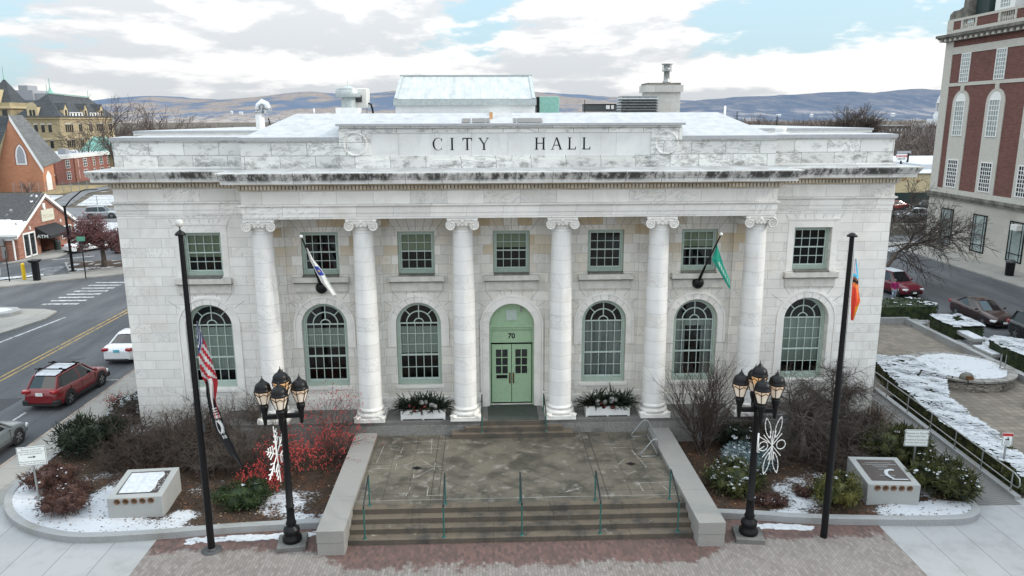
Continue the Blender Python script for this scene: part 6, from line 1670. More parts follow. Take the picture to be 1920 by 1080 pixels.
# ================================================================= VEHICLES
def interp(x, pts):
    if x <= pts[0][0]: return pts[0][1]
    for (a,b),(c,d) in zip(pts,pts[1:]):
        if x <= c: return b+(d-b)*(x-a)/(c-a)
    return pts[-1][1]
def sm(f): return f*f*(3-2*f)
def car(kind, paint, label, cat, loc, rz, plate='plate_white', rims='rim', rack=False, scale=1.05, group=None, simple=False, snowroof=False, clad=False):
    # x forward, z up; kinds: sedan, suv, wagon
    t_ = thing(cat.replace(' ','_') if False else ('parked_suv' if kind=='suv' else 'parked_car'), label, cat, loc, rz, group, scale)
    if kind == 'sedan':
        L=4.65; W=.905; deck=[(-2.33,.70),(-2.3,.92),(-2.15,1.0),(-1.55,1.04),(-.4,.98),(.75,.96),(1.5,.88),(2.1,.74),(2.28,.62),(2.33,.5)]
        g=dict(bf=1.12,br=-1.72,rf=.25,rr=-.98,zr=1.45,wb=.80,wr=.58); wheels=(1.38,-1.32); wr=.335; zl=.20
    elif kind == 'suv':
        L=4.7; W=.94; deck=[(-2.35,.75),(-2.32,1.0),(-2.2,1.1),(-1.5,1.1),(.0,1.06),(.85,1.07),(1.6,1.0),(2.15,.88),(2.32,.72),(2.35,.55)]
        g=dict(bf=1.08,br=-2.2,rf=.42,rr=-1.88,zr=1.72,wb=.84,wr=.66); wheels=(1.42,-1.38); wr=.37; zl=.26
    else:
        L=4.47; W=.91; deck=[(-2.23,.75),(-2.21,.98),(-2.12,1.04),(-1.5,1.06),(-.2,1.02),(.8,1.03),(1.5,.95),(2.02,.82),(2.19,.68),(2.23,.52)]
        g=dict(bf=1.08,br=-2.02,rf=.32,rr=-1.62,zr=1.58,wb=.82,wr=.63); wheels=(1.36,-1.31); wr=.355; zl=.25
    H=L/2
    # lower body as a loft of rounded sections, open at the wheel arches by dark liners
    N=26; xs=[-H+L*i/N for i in range(N+1)]; rows=[]
    for x in xs:
        e=min(1,(H-abs(x))/.42); wx=W*(.80+.20*sm(max(0,e))**.6) ; zt=interp(x,deck); zb=zl+(.10*(1-sm(min(1,(H-abs(x))/.3))))
        sh=zt-.12
        half=[(0,zt+.03),(wx*.55,zt+.02),(wx*.86,zt-.01),(wx*.955,zt-.07),(wx*.985,sh-.10),(wx,zb+(sh-zb)*.45),(wx*.985,zb+.14),(wx*.95,zb+.02),(wx*.8,zb),(0,zb)]
        rows.append([(x,y,z) for y,z in half]+[(x,-y,z) for y,z in half[-2:0:-1]])
    m=MB(); n=len(rows[0]); vs=[p for r in rows for p in r]; fs=[]
    def inarch(x,z): return any((x-wx_)**2+(z-wr)**2 < (wr+.055)**2 for wx_ in wheels)
    body=[];liner=[]
    for i in range(N):
        for j in range(n): fs.append((i*n+j,(i+1)*n+j,(i+1)*n+(j+1)%n,i*n+(j+1)%n))
    m.mesh(vs,fs,0,True); m.mesh(rows[0],[tuple(range(n))]); m.mesh(rows[-1],[tuple(range(n))[::-1]])
    bo=m.build('body',MAT[paint],t_); weld(bo)
    # greenhouse
    zb=interp(0,deck)+.0
    bz=lambda x: interp(x,deck)-.03
    def ring(x,w,z): return (x,w,z)
    gb=[(g['bf'],g['wb']*.86,bz(g['bf'])),(g['bf']-.35,g['wb'],bz(g['bf']-.35)),(0,g['wb']+.01,bz(0)),(g['br']+.4,g['wb'],bz(g['br']+.4)),(g['br'],g['wb']*.84,bz(g['br']))]
    gr=[(g['rf'],g['wr']*.93,g['zr']-.04),(g['rf']-.25,g['wr'],g['zr']-.01),((g['rf']+g['rr'])/2,g['wr'],g['zr']),(g['rr']+.2,g['wr'],g['zr']-.02),(g['rr'],g['wr']*.92,g['zr']-.06)]
    m=MB()
    for s in (1,-1):
        for i in range(4):
            q=[(gb[i][0],s*gb[i][1],gb[i][2]),(gb[i+1][0],s*gb[i+1][1],gb[i+1][2]),(gr[i+1][0],s*gr[i+1][1],gr[i+1][2]),(gr[i][0],s*gr[i][1],gr[i][2])]
            m.face(q if s<0 else q[::-1],0)
    for b,r in ((gb[0],gr[0]),(gb[4],gr[4])):
        m.face([(b[0],b[1],b[2]),(b[0]+(.06 if b is gb[0] else -.05),0,b[2]+.01),(r[0]+(.04 if b is gb[0] else -.03),0,r[2]+.02),(r[0],r[1],r[2])]); m.face([(b[0],-b[1],b[2]),(b[0]+(.06 if b is gb[0] else -.05),0,b[2]+.01),(r[0]+(.04 if b is gb[0] else -.03),0,r[2]+.02),(r[0],-r[1],r[2])])
    go=m.build('window_glass',MAT['car_glass'],t_)
    # roof skin and pillars
    m=MB(); crown=[(x,y,z) for x,y,z in gr]
    for s in (1,-1):
        for i in range(4):
            a,b=gr[i],gr[i+1]
            m.face([(a[0],s*a[1],a[2]),(a[0],s*a[1]*.6,a[2]+.04),(b[0],s*b[1]*.6,b[2]+.04),(b[0],s*b[1],b[2])],0,True); m.face([(a[0],s*a[1]*.6,a[2]+.04),(a[0],0,a[2]+.05),(b[0],0,b[2]+.05),(b[0],s*b[1]*.6,b[2]+.04)],0,True)
        for i in range(4): m.tube((gr[i][0],s*gr[i][1],gr[i][2]),(gr[i+1][0],s*gr[i+1][1],gr[i+1][2]),.035,n=6)
        m.tube((gb[0][0],s*gb[0][1],gb[0][2]),(gr[0][0],s*gr[0][1],gr[0][2]),.045,n=6); m.tube((gb[4][0],s*gb[4][1],gb[4][2]),(gr[4][0],s*gr[4][1],gr[4][2]),.055,n=6)
        # B pillar and a broad rear pillar
        a=(-.28 if kind!='sedan' else -.3); 
        def side(x,f): 
            w=g['wb']+.01+(g['wr']-g['wb']-.01)*f; return (x-.05*f,s*(w+.004),bz(x)+(g['zr']-.01-bz(x))*f)
        m.face([side(a-.04,0),side(a+.04,0),side(a+.04,1),side(a-.04,1)])
        if kind=='sedan': P4=[gb[3],gb[4],gr[4],gr[3]]
        else: P4=[gb[3],gb[4],gr[4],gr[3]]
        c_=[Vector((p[0],s*(p[1]+.006),p[2])) for p in P4]
        if kind=='sedan': m.face([c_[0].lerp(c_[1],.55),c_[1],c_[2],c_[3].lerp(c_[2],.5)])
        else: m.face([c_[0].lerp(c_[1],.6),c_[1],c_[2],c_[3].lerp(c_[2],.55)])
    ro=m.build('roof',MAT[paint],t_); weld(ro,.002)
    if not simple:
        # trim: sills, bumpers, door gaps, arches
        m=MB()
        for s in (1,-1):
            m.box(-H+.9,H-.9,min(s*W*.93,s*W*1.0),max(s*W*.93,s*W*1.0),zl-.03,zl+(.13 if clad else .05))
            for x in (.86,-.28,-1.02 if kind=='sedan' else -1.15): m.box(x-.008,x+.008,min(s*(W-.03),s*(W+.003)),max(s*(W-.03),s*(W+.003)),zl+.15,interp(x,deck)-.12)
        for s in (1,-1): m.box(s*H-(.06 if s>0 else 0),s*H+(0 if s>0 else .06),-W*.72,W*.72,zl+.02,zl+.16)
        if kind!='sedan' or True: m.box(H-.03,H+.012,-.42,.42,.42,.62)
        if clad:
            for s in (1,-1):
                for e in (-1,1): m.cbox((e*(H-.12),s*W*.78,.42),(.3,.34,.26),bev=.05)
        m.build('trim',MAT['car_black_plastic'],t_)
        if clad or kind=='suv':
            m=MB()
            for s in (1,-1):
                for x in wheels:
                    for i in range(12):
                        a0,a1=math.pi*(-.04+1.08*i/12),math.pi*(-.04+1.08*(i+1)/12)
                        m.face([(x+r_*math.cos(a),s*(W+.006),wr+r_*math.sin(a)) for r_,a in ((wr+.03,a0),(wr+.115,a0),(wr+.115,a1),(wr+.03,a1))])
            m.build('wheel_arch',MAT['car_black_plastic'],t_)
        for s in (1,-1): m=MB(); m.sphere((g['bf']-.32,s*(W+.09),bz(g['bf']-.3)+.1),.11,8,6,sc3=(.6,1,.75)); m.tube((g['bf']-.3,s*W*.9,bz(g['bf']-.3)+.03),(g['bf']-.32,s*(W+.05),bz(g['bf']-.3)+.08),.025,n=5); m.build('mirror',MAT[paint],t_)
        for s in (1,-1):
            for x in (.15,-.85): m=MB(); m.box(x-.1,x+.1,min(s*(W-.01),s*(W+.018)),max(s*(W-.01),s*(W+.018)),.80,.83); m.build('door_handle',MAT[paint],t_)
    for s in (1,-1):
        for x in wheels: m=MB(); m.lathe([(wr+.05,0),(.001,0)],20,(x,s*(W-.003),wr),axis='y'); m.build('wheel_well',MAT['car_black_plastic'],t_)
    for x in wheels:
        for s in (1,-1):
            m=MB(); y0_=s*(W-.20); y1_=s*(W+.02)
            pr=[(wr*.62,s*(W-.2)),(wr*.96,s*(W-.2)),(wr,s*(W-.16)),(wr,s*(W-.03)),(wr*.95,s*(W+.015)),(wr*.66,s*(W+.02)),(wr*.64,s*(W-.01))]
            m.lathe([(r,y) for r,y in pr],22,(x,0,wr),axis='y'); tw=m.build('wheel',MAT['tyre'],t_)
            m=MB(); m.lathe([(wr*.66,s*(W+.015)),(wr*.60,s*(W+.018)),(wr*.58,s*(W-.03)),(.001,s*(W-.04))],22,(x,0,wr),axis='y',m=1)
            for k in range(5 if kind!='sedan' else 8):
                a=2*math.pi*k/(5 if kind!='sedan' else 8)+.3
                for off_ in ((-.16,.16) if kind!='sedan' else (0,)):
                    c,s_=math.cos(a+off_),math.sin(a+off_); px,pz=-s_*.022,c*.022; yy=s*(W+.012)
                    m.face([(x+c*.05+px,yy,wr+s_*.05+pz),(x+c*.05-px,yy,wr+s_*.05-pz),(x+c*wr*.62-px,yy,wr+s_*wr*.62-pz),(x+c*wr*.62+px,yy,wr+s_*wr*.62+pz)])
            m.lathe([(.06,s*(W+.016)),(.001,s*(W+.02))],10,(x,0,wr),axis='y')
            m.build('rim',[MAT[rims],MAT['rim_dark']],tw)
    for s in (1,-1):
        m=MB(); x=H-.20; z=interp(H-.12,deck)-.13; m.cbox((x,s*W*.74,z),(.36,.36,.13),rz=-s*.35,bev=.04); m.build('headlight',MAT['headlight'],t_)
        m=MB(); z=(.90 if kind=='sedan' else .97); m.cbox((-H+.10,s*W*.74,z-.02),(.26,.36,.15),rz=s*.32,bev=.04); m.build('taillight',MAT['taillight'],t_)
    m=MB(); m.cbox((-H-.012,0,.80 if kind!='wagon' else .84),(.02,.34,.16)); m.build('license_plate',MAT[plate],t_)
    m=MB(); m.cbox((H+.018,0,.42),(.02,.32,.13)); m.build('license_plate',MAT['plate_white'],t_)
    if snowroof:
        m=MB(); zz=g['zr']+.045
        for i in range(4):
            a,b=gr[i],gr[i+1]; m.face([(a[0],-a[1]*.85,a[2]+.058),(b[0],-b[1]*.85,b[2]+.058),(b[0],b[1]*.85,b[2]+.058),(a[0],a[1]*.85,a[2]+.058)][::-1])
        m.build('roof_snow',MAT['snow'],t_)
    if rack:
        rk=MB()
        for s in (1,-1): rk.path([(g['rf']-.15,s*(g['wr']-.04),g['zr']+.02),(g['rf']-.25,s*(g['wr']-.03),g['zr']+.10),(g['rr']+.3,s*(g['wr']-.03),g['zr']+.09),(g['rr']+.2,s*(g['wr']-.04),g['zr']+.0)],.022,6)
        for x in (g['rf']-.45,g['rr']+.45):
            rk.tube((x,-.78,g['zr']+.17),(x,.78,g['zr']+.17),.03,n=6,cap=True)
            for s in (1,-1): rk.cbox((x,s*.5,g['zr']+.20),(.08,.16,.08),bev=.02); rk.tube((x,s*(g['wr']-.03),g['zr']+.09),(x,s*(g['wr']-.03),g['zr']+.17),.03,n=6)
        rk.build('roof_rack',MAT['black_metal'],t_)
    return t_
K=R(90)
car('wagon','car_red','red crossover with a snowy roof and black roof rack parked beside the hall','car',(-24.2,7.75,-.11),R(86),'plate_white','rim',True,1.1,snowroof=True,clad=True)
car('sedan','car_white','white sedan with a blue plate parked at the hall left corner','car',(-23.9,15.5,-.11),R(88),'plate_blue','rim',False,1.1)
car('wagon','car_grey','grey-green car cut off by the left edge behind the notice sign','car',(-24.1,-.2,-.11),R(87),'plate_white','rim',False,1.06)
car('sedan','car_white','white police sedan parked behind the red-fruited tree','car',(-47.4,56.0,-.11),R(60),'plate_white','rim',False,1.0)
car('wagon','car_dark','dark car half hidden behind the red-fruited tree trunk','car',(-42.0,55.6,-.11),R(60),'plate_white','rim',False,1.0)
car('suv','car_silver','silver and black SUV parked on the far cross street','car',(-60.1,86.2,-.11),R(15),'plate_white','rim',False,1.05)
car('sedan','car_maroon','dark maroon sedan parked along the right street kerb','car',(35.65,20.6,-.11),R(-88),'plate_white','rim',False,1.1)
car('suv','car_dark','black SUV cut off by the right edge behind the maroon sedan','car',(35.85,14.2,-.11),R(-89),'plate_white','rim',False,1.1)
car('suv','car_burgundy','burgundy SUV with a snowy roof facing the street beside the pedestrian','car',(34.1,30.2,-.11),R(-78),'plate_white','rim',False,1.08,snowroof=True)
car('wagon','car_silver','pale snow-dusted car in the lot beyond the street tree','car',(62.0,76.6,-.11),R(178),'plate_white','rim',False,1.05,snowroof=True)
car('sedan','car_dark','dark blue car in front of the cream building','car',(70.5,88.5,-.11),R(182),'plate_white','rim',False,1.05)
car('sedan','car_red','small red car at left of the lot before the cream building','car',(65.8,89,-.11),R(200),'plate_white','rim',False,1.0)
car('suv','car_white','white van-like vehicle partly behind the brick building corner','car',(66.5,75.5,-.11),R(175),'plate_white','rim',False,1.05)

# ================================================================= PEDESTRIAN
def person():
    t_=thing('person','pedestrian in a magenta jacket and pale jeans walking beside the burgundy SUV','person',(32.3,26.7,.0),R(165))
    def skinned(name,joints,edges,mat,parent):
        me=bpy.data.meshes.new(name); me.from_pydata([j[0] for j in joints],edges,[]); o=bpy.data.objects.new(name,me); COL.objects.link(o); o.parent=parent
        sk=o.modifiers.new('skin','SKIN'); 
        for i,j in enumerate(joints): me.skin_vertices[0].data[i].radius=(j[1],j[2] if len(j)>2 else j[1])
        me.skin_vertices[0].data[0].use_root=True
        sb=o.modifiers.new('sub','SUBSURF'); sb.levels=1; sb.render_levels=1; me.materials.append(mat); return o
    skin=plain('skin',(.45,.27,.2),.6)
    J=[((0,0,.95),.13,.10),((0,0,1.15),.12,.09),((0,0,1.35),.15,.10),((0,0,1.47),.06),((0,.01,1.55),.055),((0,.02,1.63),.085,.10),((0,.02,1.71),.06,.08),
       ((.19,0,1.42),.055),((.24,-.05,1.18),.045),((.22,.10,.98),.036),((.215,.16,.90),.03),((-.19,0,1.42),.055),((-.25,.03,1.17),.045),((-.24,.16,.97),.036),((-.235,.21,.89),.03),
       ((.10,0,.90),.085),((.11,.10,.50),.06),((.11,-.02,.09),.045),((.11,.14,.04),.04),((-.10,0,.90),.085),((-.11,-.03,.50),.06),((-.11,-.22,.10),.045),((-.11,-.08,.045),.04)]
    E=[(0,1),(1,2),(2,3),(3,4),(4,5),(5,6),(2,7),(7,8),(8,9),(9,10),(2,11),(11,12),(12,13),(13,14),(0,15),(15,16),(16,17),(17,18),(0,19),(19,20),(20,21),(21,22)]
    # body with five short fingers on either hand
    for base,sx in ((10,1),(14,-1)):
        p=Vector(J[base][0])
        for k in range(5):
            j0=len(J); a=(k-2)*.016; ln_=(.05,.075,.082,.075,.06)[k] 
            J.append(((p.x+(.0 if k else -.02*sx),p.y+.01+a,p.z-.03),.011)); J.append(((p.x-.006*sx,p.y+.02+a*1.3,p.z-.03-ln_),.008)); E+= [(base,j0),(j0,j0+1)]
    b=skinned('body',J,E,skin,t_)
    JJ=[((0,0,.84),.16,.13),((0,0,1.0),.155,.125),((0,0,1.2),.15,.12),((0,0,1.38),.17,.125),((0,.0,1.48),.08),((.2,0,1.43),.08),((.255,-.05,1.18),.068),((.235,.10,.985),.05),((-.2,0,1.43),.08),((-.265,.03,1.17),.068),((-.255,.16,.975),.05)]
    EE=[(0,1),(1,2),(2,3),(3,4),(3,5),(5,6),(6,7),(3,8),(8,9),(9,10)]
    skinned('jacket',JJ,EE,plain('magenta_cloth',(.30,.015,.11),.85),t_)
    JT=[((0,0,.88),.14,.11),((.10,0,.84),.10),((.112,.10,.5),.075),((.11,-.02,.12),.055),((-.10,0,.84),.10),((-.112,-.03,.5),.075),((-.11,-.21,.13),.055)]
    skinned('trousers',JT,[(0,1),(1,2),(2,3),(0,4),(4,5),(5,6)],plain('denim_pale',(.30,.36,.44),.85),t_)
    m=MB(); m.sphere((0,0,1.67),.115,12,8,sc3=(.86,1.,.95)); m.build('hair',plain('hair_grey',(.16,.14,.13),.9),t_)
    m=MB()
    for x in (-.035,.035): m.sphere((x,.115,1.63),.012,6,4)
    m.build('eye',MAT['black_metal'],t_)
    m=MB(); m.cbox((.11,.06,.035),(.09,.25,.07),bev=.02); m.cbox((-.11,-.15,.05),(.09,.25,.07),bev=.02); m.build('shoe',MAT['dark_grey'],t_)
person()
# ================================================================= BRICK BUILDING ON THE RIGHT
bb = thing('brick_building','tall red brick and limestone building with arched windows at the right edge','building',(0,0,0))
BX=50.6; Y0,Y1=-14.,54.0
m=MB(); m.box(BX,BX+26,Y0,Y1,-.15,5.75); m.box(BX-.05,BX,Y0,Y1-.0,-.15,.75)
m.build('stone_base',MAT['limestone'],bb)
m=MB(); m.box(BX-.22,BX+.1,Y0,Y1+.2,5.76,6.05); m.box(BX-.35,BX+.1,Y0,Y1+.3,6.051,6.35); m.build('belt_course',MAT['limestone_dark'],bb)
m=MB(); m.box(BX+.02,BX+26,Y0,Y1-.02,6.35,23.0); m.build('wall',MAT['brick_red'],bb)
m=MB()
m.box(BX-.06,BX+.5,Y1-1.35,Y1+.06,6.351,22.9); m.box(BX,BX+26,Y1-.02,Y1+.05,6.351,22.9)   # corner quoin strip and far side
m.box(BX-.05,BX+.04,Y0,Y1-1.36,17.95,18.3); m.box(BX-.05,BX+.04,Y0,Y1-1.36,21.35,22.1); m.box(BX-.03,BX+.04,Y0,Y1-1.36,6.351,6.85)
YW=[50.1-5.72*i for i in range(8)]
def arch_slab(m,yc,hw,zb,zt,x):
    n=14; pts=[(yc-hw,zb),(yc+hw,zb)]+[(yc+hw*math.cos(math.pi*i/n),zt-hw+hw*math.sin(math.pi*i/n)) for i in range(n+1)]
    m.face([(x,y,z) for y,z in pts][::-1]); 
    for a,b in zip(pts,pts[1:]+pts[:1]): m.face([(x,a[0],a[1]),(x,b[0],b[1]),(x+.12,b[0],b[1]),(x+.12,a[0],a[1])])
for y in YW: arch_slab(m,y,1.45,6.352,17.5,BX-.07); m.box(BX-.1,BX,y-.3,y+.3,17.3,18.0)
m.build('stone_trim',MAT['stone_trim'],bb)
def panes(m,x,y0,y1,z0,z1,ny,nz,mat=0,w=.035):
    for i in range(1,ny): y=y0+(y1-y0)*i/ny; m.box(x-.03,x-.002,y-w,y+w,z0,z1,mat)
    for i in range(1,nz): z=z0+(z1-z0)*i/nz; m.box(x-.026,x-.004,y0,y1,z-w,z+w,mat)
wins=[]
for y in YW[:6]:
    def add(kind,hw,zb,zt,glass,ny,nz,frame,x):
        f=MB(); f.box(x-.06,x+.02,y-hw-.12,y-hw,zb-.1,zt+.1); f.box(x-.06,x+.02,y+hw,y+hw+.12,zb-.1,zt+.1); f.box(x-.06,x+.02,y-hw,y+hw,zb-.1,zb); f.box(x-.06,x+.02,y-hw,y+hw,zt,zt+.1)
        panes(f,x-.01,y-hw,y+hw,zb,zt,ny,nz)
        o=f.build('window',MAT[frame],bb); g=MB(); g.face([(x-.012,y-hw,zb),(x-.012,y-hw,zt),(x-.012,y+hw,zt),(x-.012,y+hw,zb)]); g.build('pane',MAT[glass],o); return o
    add('top',.68,18.45,21.25,'pale_glass',4,7,'white_paint',BX-.02)
    o=add('arch',.74,12.75,16.3,'pale_glass',4,7,'white_paint',BX-.085)
    f=MB(); arch_slab(f,y,.86,16.3,17.15,BX-.10); f.build('fanlight',MAT['white_paint'],o)
    add('low',.82,7.15,10.0,'dark_glass',5,7,'white_paint',BX-.085)
    f=MB(); hw=1.12; x=BX-.02; f.box(x-.06,x+.02,y-hw,y-hw+.12,.75,4.7); f.box(x-.06,x+.02,y+hw-.12,y+hw,.75,4.7); f.box(x-.06,x+.02,y-hw,y+hw,4.58,4.7); f.box(x-.06,x+.02,y-hw,y+hw,.75,.87); f.box(x-.05,x+.02,y-.72,y-.64,.87,4.58); f.box(x-.05,x+.02,y+.64,y+.72,.87,4.58); f.box(x-.045,x+.02,y-hw,y+hw,1.5,1.58)
    o=f.build('window',MAT['black_metal'],bb); g=MB(); g.face([(x-.012,y-hw,.75),(x-.012,y-hw,4.7),(x-.012,y+hw,4.7),(x-.012,y+hw,.75)]); g.build('pane',MAT['pale_glass'],o)
m=MB(); m.cbox((BX-.35,YW[2]-.25,4.2),(.6,.9,.55),bev=.03); m.build('window_air_conditioner',MAT['ac_white'],bb)
# cornice with modillions, balustrade, mansard roof, dormers, parapet scroll
m=MB(); m.box(BX-.25,BX+1,Y0,Y1+.3,22.75,22.95); m.box(BX-.85,BX+1,Y0,Y1+.9,23.2,23.5); m.box(BX-.7,BX+1,Y0,Y1+.7,23.05,23.199)
for i in range(46): y=Y1+.3-i*.9; m.box(BX-.62,BX-.2,y-.2,y+.2,22.78,23.05,1)
m.build('cornice',[MAT['limestone_dark'],MAT['stone_trim']],bb)
m=MB(); m.box(BX-.1,BX+.35,Y0,Y1+.1,23.501,23.95); m.box(BX-.12,BX+.37,Y0,Y1+.1,24.85,25.1); m.box(BX-.12,BX+.37,Y1-1.0,Y1+.12,23.96,24.849)
segs=[]; y=Y1-1.0
k=0
bal=MB()
while y>10:
    Lb=1.35 if k==0 else 3.4
    brk=MB(); brk.box(BX-.06,BX+.3,y-Lb,y,23.96,24.84); brk.build('parapet_panel',MAT['brick_red'],bb); m.box(BX-.11,BX+.36,y-Lb-.3,y-Lb,23.96,24.849); y-=Lb+.3
    for i in range(6): yy=y-.18-i*.34; bal.lathe([(.07,23.95),(.07,24.05),(.12,24.2),(.12,24.3),(.05,24.55),(.08,24.7),(.08,24.85)],8,(BX+.12,yy,0))
    y-=2.1; m.box(BX-.11,BX+.36,y-.3,y,23.96,24.849); y-=.3; k+=1
m.build('balustrade',MAT['stone_trim'],bb); bal.build('baluster',MAT['stone_trim'],bb)
m=MB(); pts=[(Y1+.1,25.1),(Y1-3.2,25.1),(Y1-3.2,27.4),(Y1-2.0,27.4),(Y1-2.0,27.1),(Y1-2.35,26.9),(Y1-2.3,26.2),(Y1-1.6,26.0),(Y1-.6,26.0),(Y1+.0,25.7)]
for x in (BX+.0,): 
    m.face([(x,y,z) for y,z in pts]); n=len(pts)
    for a,b in zip(pts,pts[1:]+pts[:1]): m.face([(x,a[0],a[1]),(x,b[0],b[1]),(x+1.4,b[0],b[1]),(x+1.4,a[0],a[1])])
m.build('parapet_scroll',MAT['limestone_dark'],bb)
m=MB(); m.face([(BX+1.2,Y0,24.9),(BX+1.2,Y1-3.2,24.9),(BX+6.5,Y1-3.2,30.5),(BX+6.5,Y0,30.5)]); m.face([(BX+6.5,Y0,30.5),(BX+6.5,Y1-3.2,30.5),(BX+26,Y1-3.2,30.5),(BX+26,Y0,30.5)]); m.face([(BX+1.2,Y1-3.2,24.9),(BX+20,Y1-3.2,24.9),(BX+20,Y1-3.2,30.5),(BX+6.5,Y1-3.2,30.5)]); m.build('roof',MAT['shingle_grey'],bb)
m=MB(); m.box(BX+.8,BX+6,Y1-5.4,Y1-3.2,24.5,27.3); m.build('roof_screen',plain('green_black_metal',(.03,.05,.05),.6,world=True),bb)
for y in YW[1:4]:
    m=MB(); y=y+1.9; m.box(BX+.9,BX+3.5,y-1.5,y-.75,25.,28.0); m.box(BX+.9,BX+3.5,y+.75,y+1.5,25.,28.0); m.box(BX+.9,BX+3.5,y-.75,y+.75,25.,25.5); m.box(BX+.8,BX+6,y-1.7,y+1.7,28.0,28.4)
    m.face([(BX+.8,y-1.75,28.4),(BX+.8,y+1.75,28.4),(BX+.8,y,29.5)]); m.face([(BX+.8,y-1.75,28.4),(BX+.8,y,29.5),(BX+6,y,29.5),(BX+6,y-1.75,28.4)]); m.face([(BX+.8,y,29.5),(BX+.8,y+1.75,28.4),(BX+6,y+1.75,28.4),(BX+6,y,29.5)])
    o=m.build('dormer',MAT['white_paint'],bb); g=MB(); g.face([(BX+1.0,y-.75,25.5),(BX+1.0,y-.75,28),(BX+1.0,y+.75,28),(BX+1.0,y+.75,25.5)]); panes(g,BX+1.,y-.75,y+.75,25.5,28,4,6,1); g.build('pane',[MAT['pale_glass'],MAT['white_paint']],o)
# black bin by its wall
t_=thing('litter_bin','tall black litter bin on the pavement at the right edge','litter bin',(48.4,35.9,0)); m=MB(); m.lathe([(.36,0),(.38,.1),(.40,1.25)],18); m.build('body',MAT['black_metal'],t_); m=MB(); m.lathe([(.46,1.26),(.46,1.36),(.3,1.5),(.001,1.52)],18); m.build('lid',MAT['dark_grey'],t_)
# cream building with snowy roof beyond the lot
cb=thing('flat_roofed_building','low cream building with a dark base and flat snowy roof beyond the lot','building',(0,0,0))
m=MB(); m.box(60,118,94.5,150,2.1,5.3); m.build('wall',MAT['cream_wall'],cb)
m=MB(); m.box(60,118,94.3,149,-.2,2.09); m.build('base_band',plain('dark_green_band',(.012,.03,.03),.6,world=True),cb)
m=MB(); m.box(59.8,118.2,94.2,151,5.301,5.42); m.box(78,110,103,128,5.42,6.3); m.build('roof_snow',MAT['snow'],cb)
m=MB(); 
for i in range(3): m.cbox((70+i*2.5,94.4,4.4-i*.3),(.5,.1,.35))
m.build('wall_stain',plain('stain_ochre',(.34,.22,.12),.9,world=True),cb)
ds=thing('danger_sign','white sign with red DANGER lettering on a dark post above the cream roof','sign',(77.8,110,5.4))
m=MB(); m.cbox((0,.1,1.0),(.25,.2,2.0)); m.cbox((1.25,.1,1.75),(.35,.25,1.7)); m.build('post',MAT['black_metal'],ds)
m=MB(); m.cbox((0,0,1.8),(2.1,.08,1.25)); pn=m.build('panel',MAT['sign_white'],ds)
m=MB(); add_text(m,'DANGER',.56,lambda x,y:(x,-.05,2.0+y),0,.02); m.build('lettering',MAT['sign_red'],pn)
m=MB(); add_text(m,'KEEP OFF',.34,lambda x,y:(x,-.05,1.5+y),0,.012); m.build('lettering',MAT['dark_grey'],pn)
m=MB(); m.cbox((.4,.05,2.75),(2.6,.08,.5)); m.build('header',MAT['far_grey'],ds)
m=MB(); m.box(51,65,62,62.4,-.15,.9); m.box(51,66,66.5,66.9,-.15,.7); o=m.build('retaining_wall',MAT['limestone_dark']); tag(o,'low stone retaining walls at the end of the right street','wall')
m=MB(); m.prism([(51,62.6),(60,62.6),(64,66.3),(52,66.3)],-.12,-.09); m.prism([(41,50),(50,50),(49.5,56),(42,57.5)],-.12,-.1); struct('snow',m,MAT['snow_patchy'])
bare_shrub(55,69,-.1,2.,3.,'brown hedge-like scrub between the street end and the parked cars',311,14,2,'twig_brown',0,.25,None,r=.04,kids=3); bare_shrub(58.5,70,-.1,2.,3.,'second brown scrub nearer the brick building corner',312,14,2,'twig_brown',0,.25,None,r=.04,kids=3)
# domed building far right
cd=thing('domed_building','distant pale domed building with a columned drum beside the brick building','building',(379,600,0),0,None,.76)
m=MB(); m.box(-22,30,-8,20,0,12); m.box(-9,14,-8,12,12,17); m.build('wall',MAT['far_white'],cd)
m=MB(); m.lathe([(8,17),(8,22),(7,22.5),(7,25)],20); 
for k in range(14): a=k*.449; m.tube((6*math.cos(a),6*math.sin(a),25),(6*math.cos(a),6*math.sin(a),33),.6,n=6)
m.lathe([(4.6,25),(4.6,33),(6.8,33.2),(6.8,34.2),(6,35),(5.6,38),(4.2,41.5),(2,43.5),(1.2,44),(1.2,47),(.3,48),(.2,51)],20); m.build('dome',MAT['far_white'],cd)
m=MB()
for i in range(12): m.box(-20+i*3.9,-18.6+i*3.9,-8.1,-7.95,2,4.5); m.box(-20+i*3.9,-18.6+i*3.9,-8.1,-7.95,6.5,9)
m.build('window',MAT['dark_grey'],cd)
fb=thing('far_building','long dark building with rows of pale windows among the right trees','building',(228,400,0))
m=MB(); m.box(-22,14,0,14,0,9.5); m.build('wall',plain('far_brown',(.12,.10,.095),.9,world=True),fb)
m=MB(); m.box(-22.5,14.5,-.5,14.5,9.5,9.8); m.build('roof',MAT['far_grey'],fb)
m=MB()
for i in range(16):
    for k in range(3): m.box(-20.5+i*2.2,-19.7+i*2.2,-.1,-.02,1+k*2.8,2.6+k*2.8)
m.build('window',MAT['far_white'],fb)

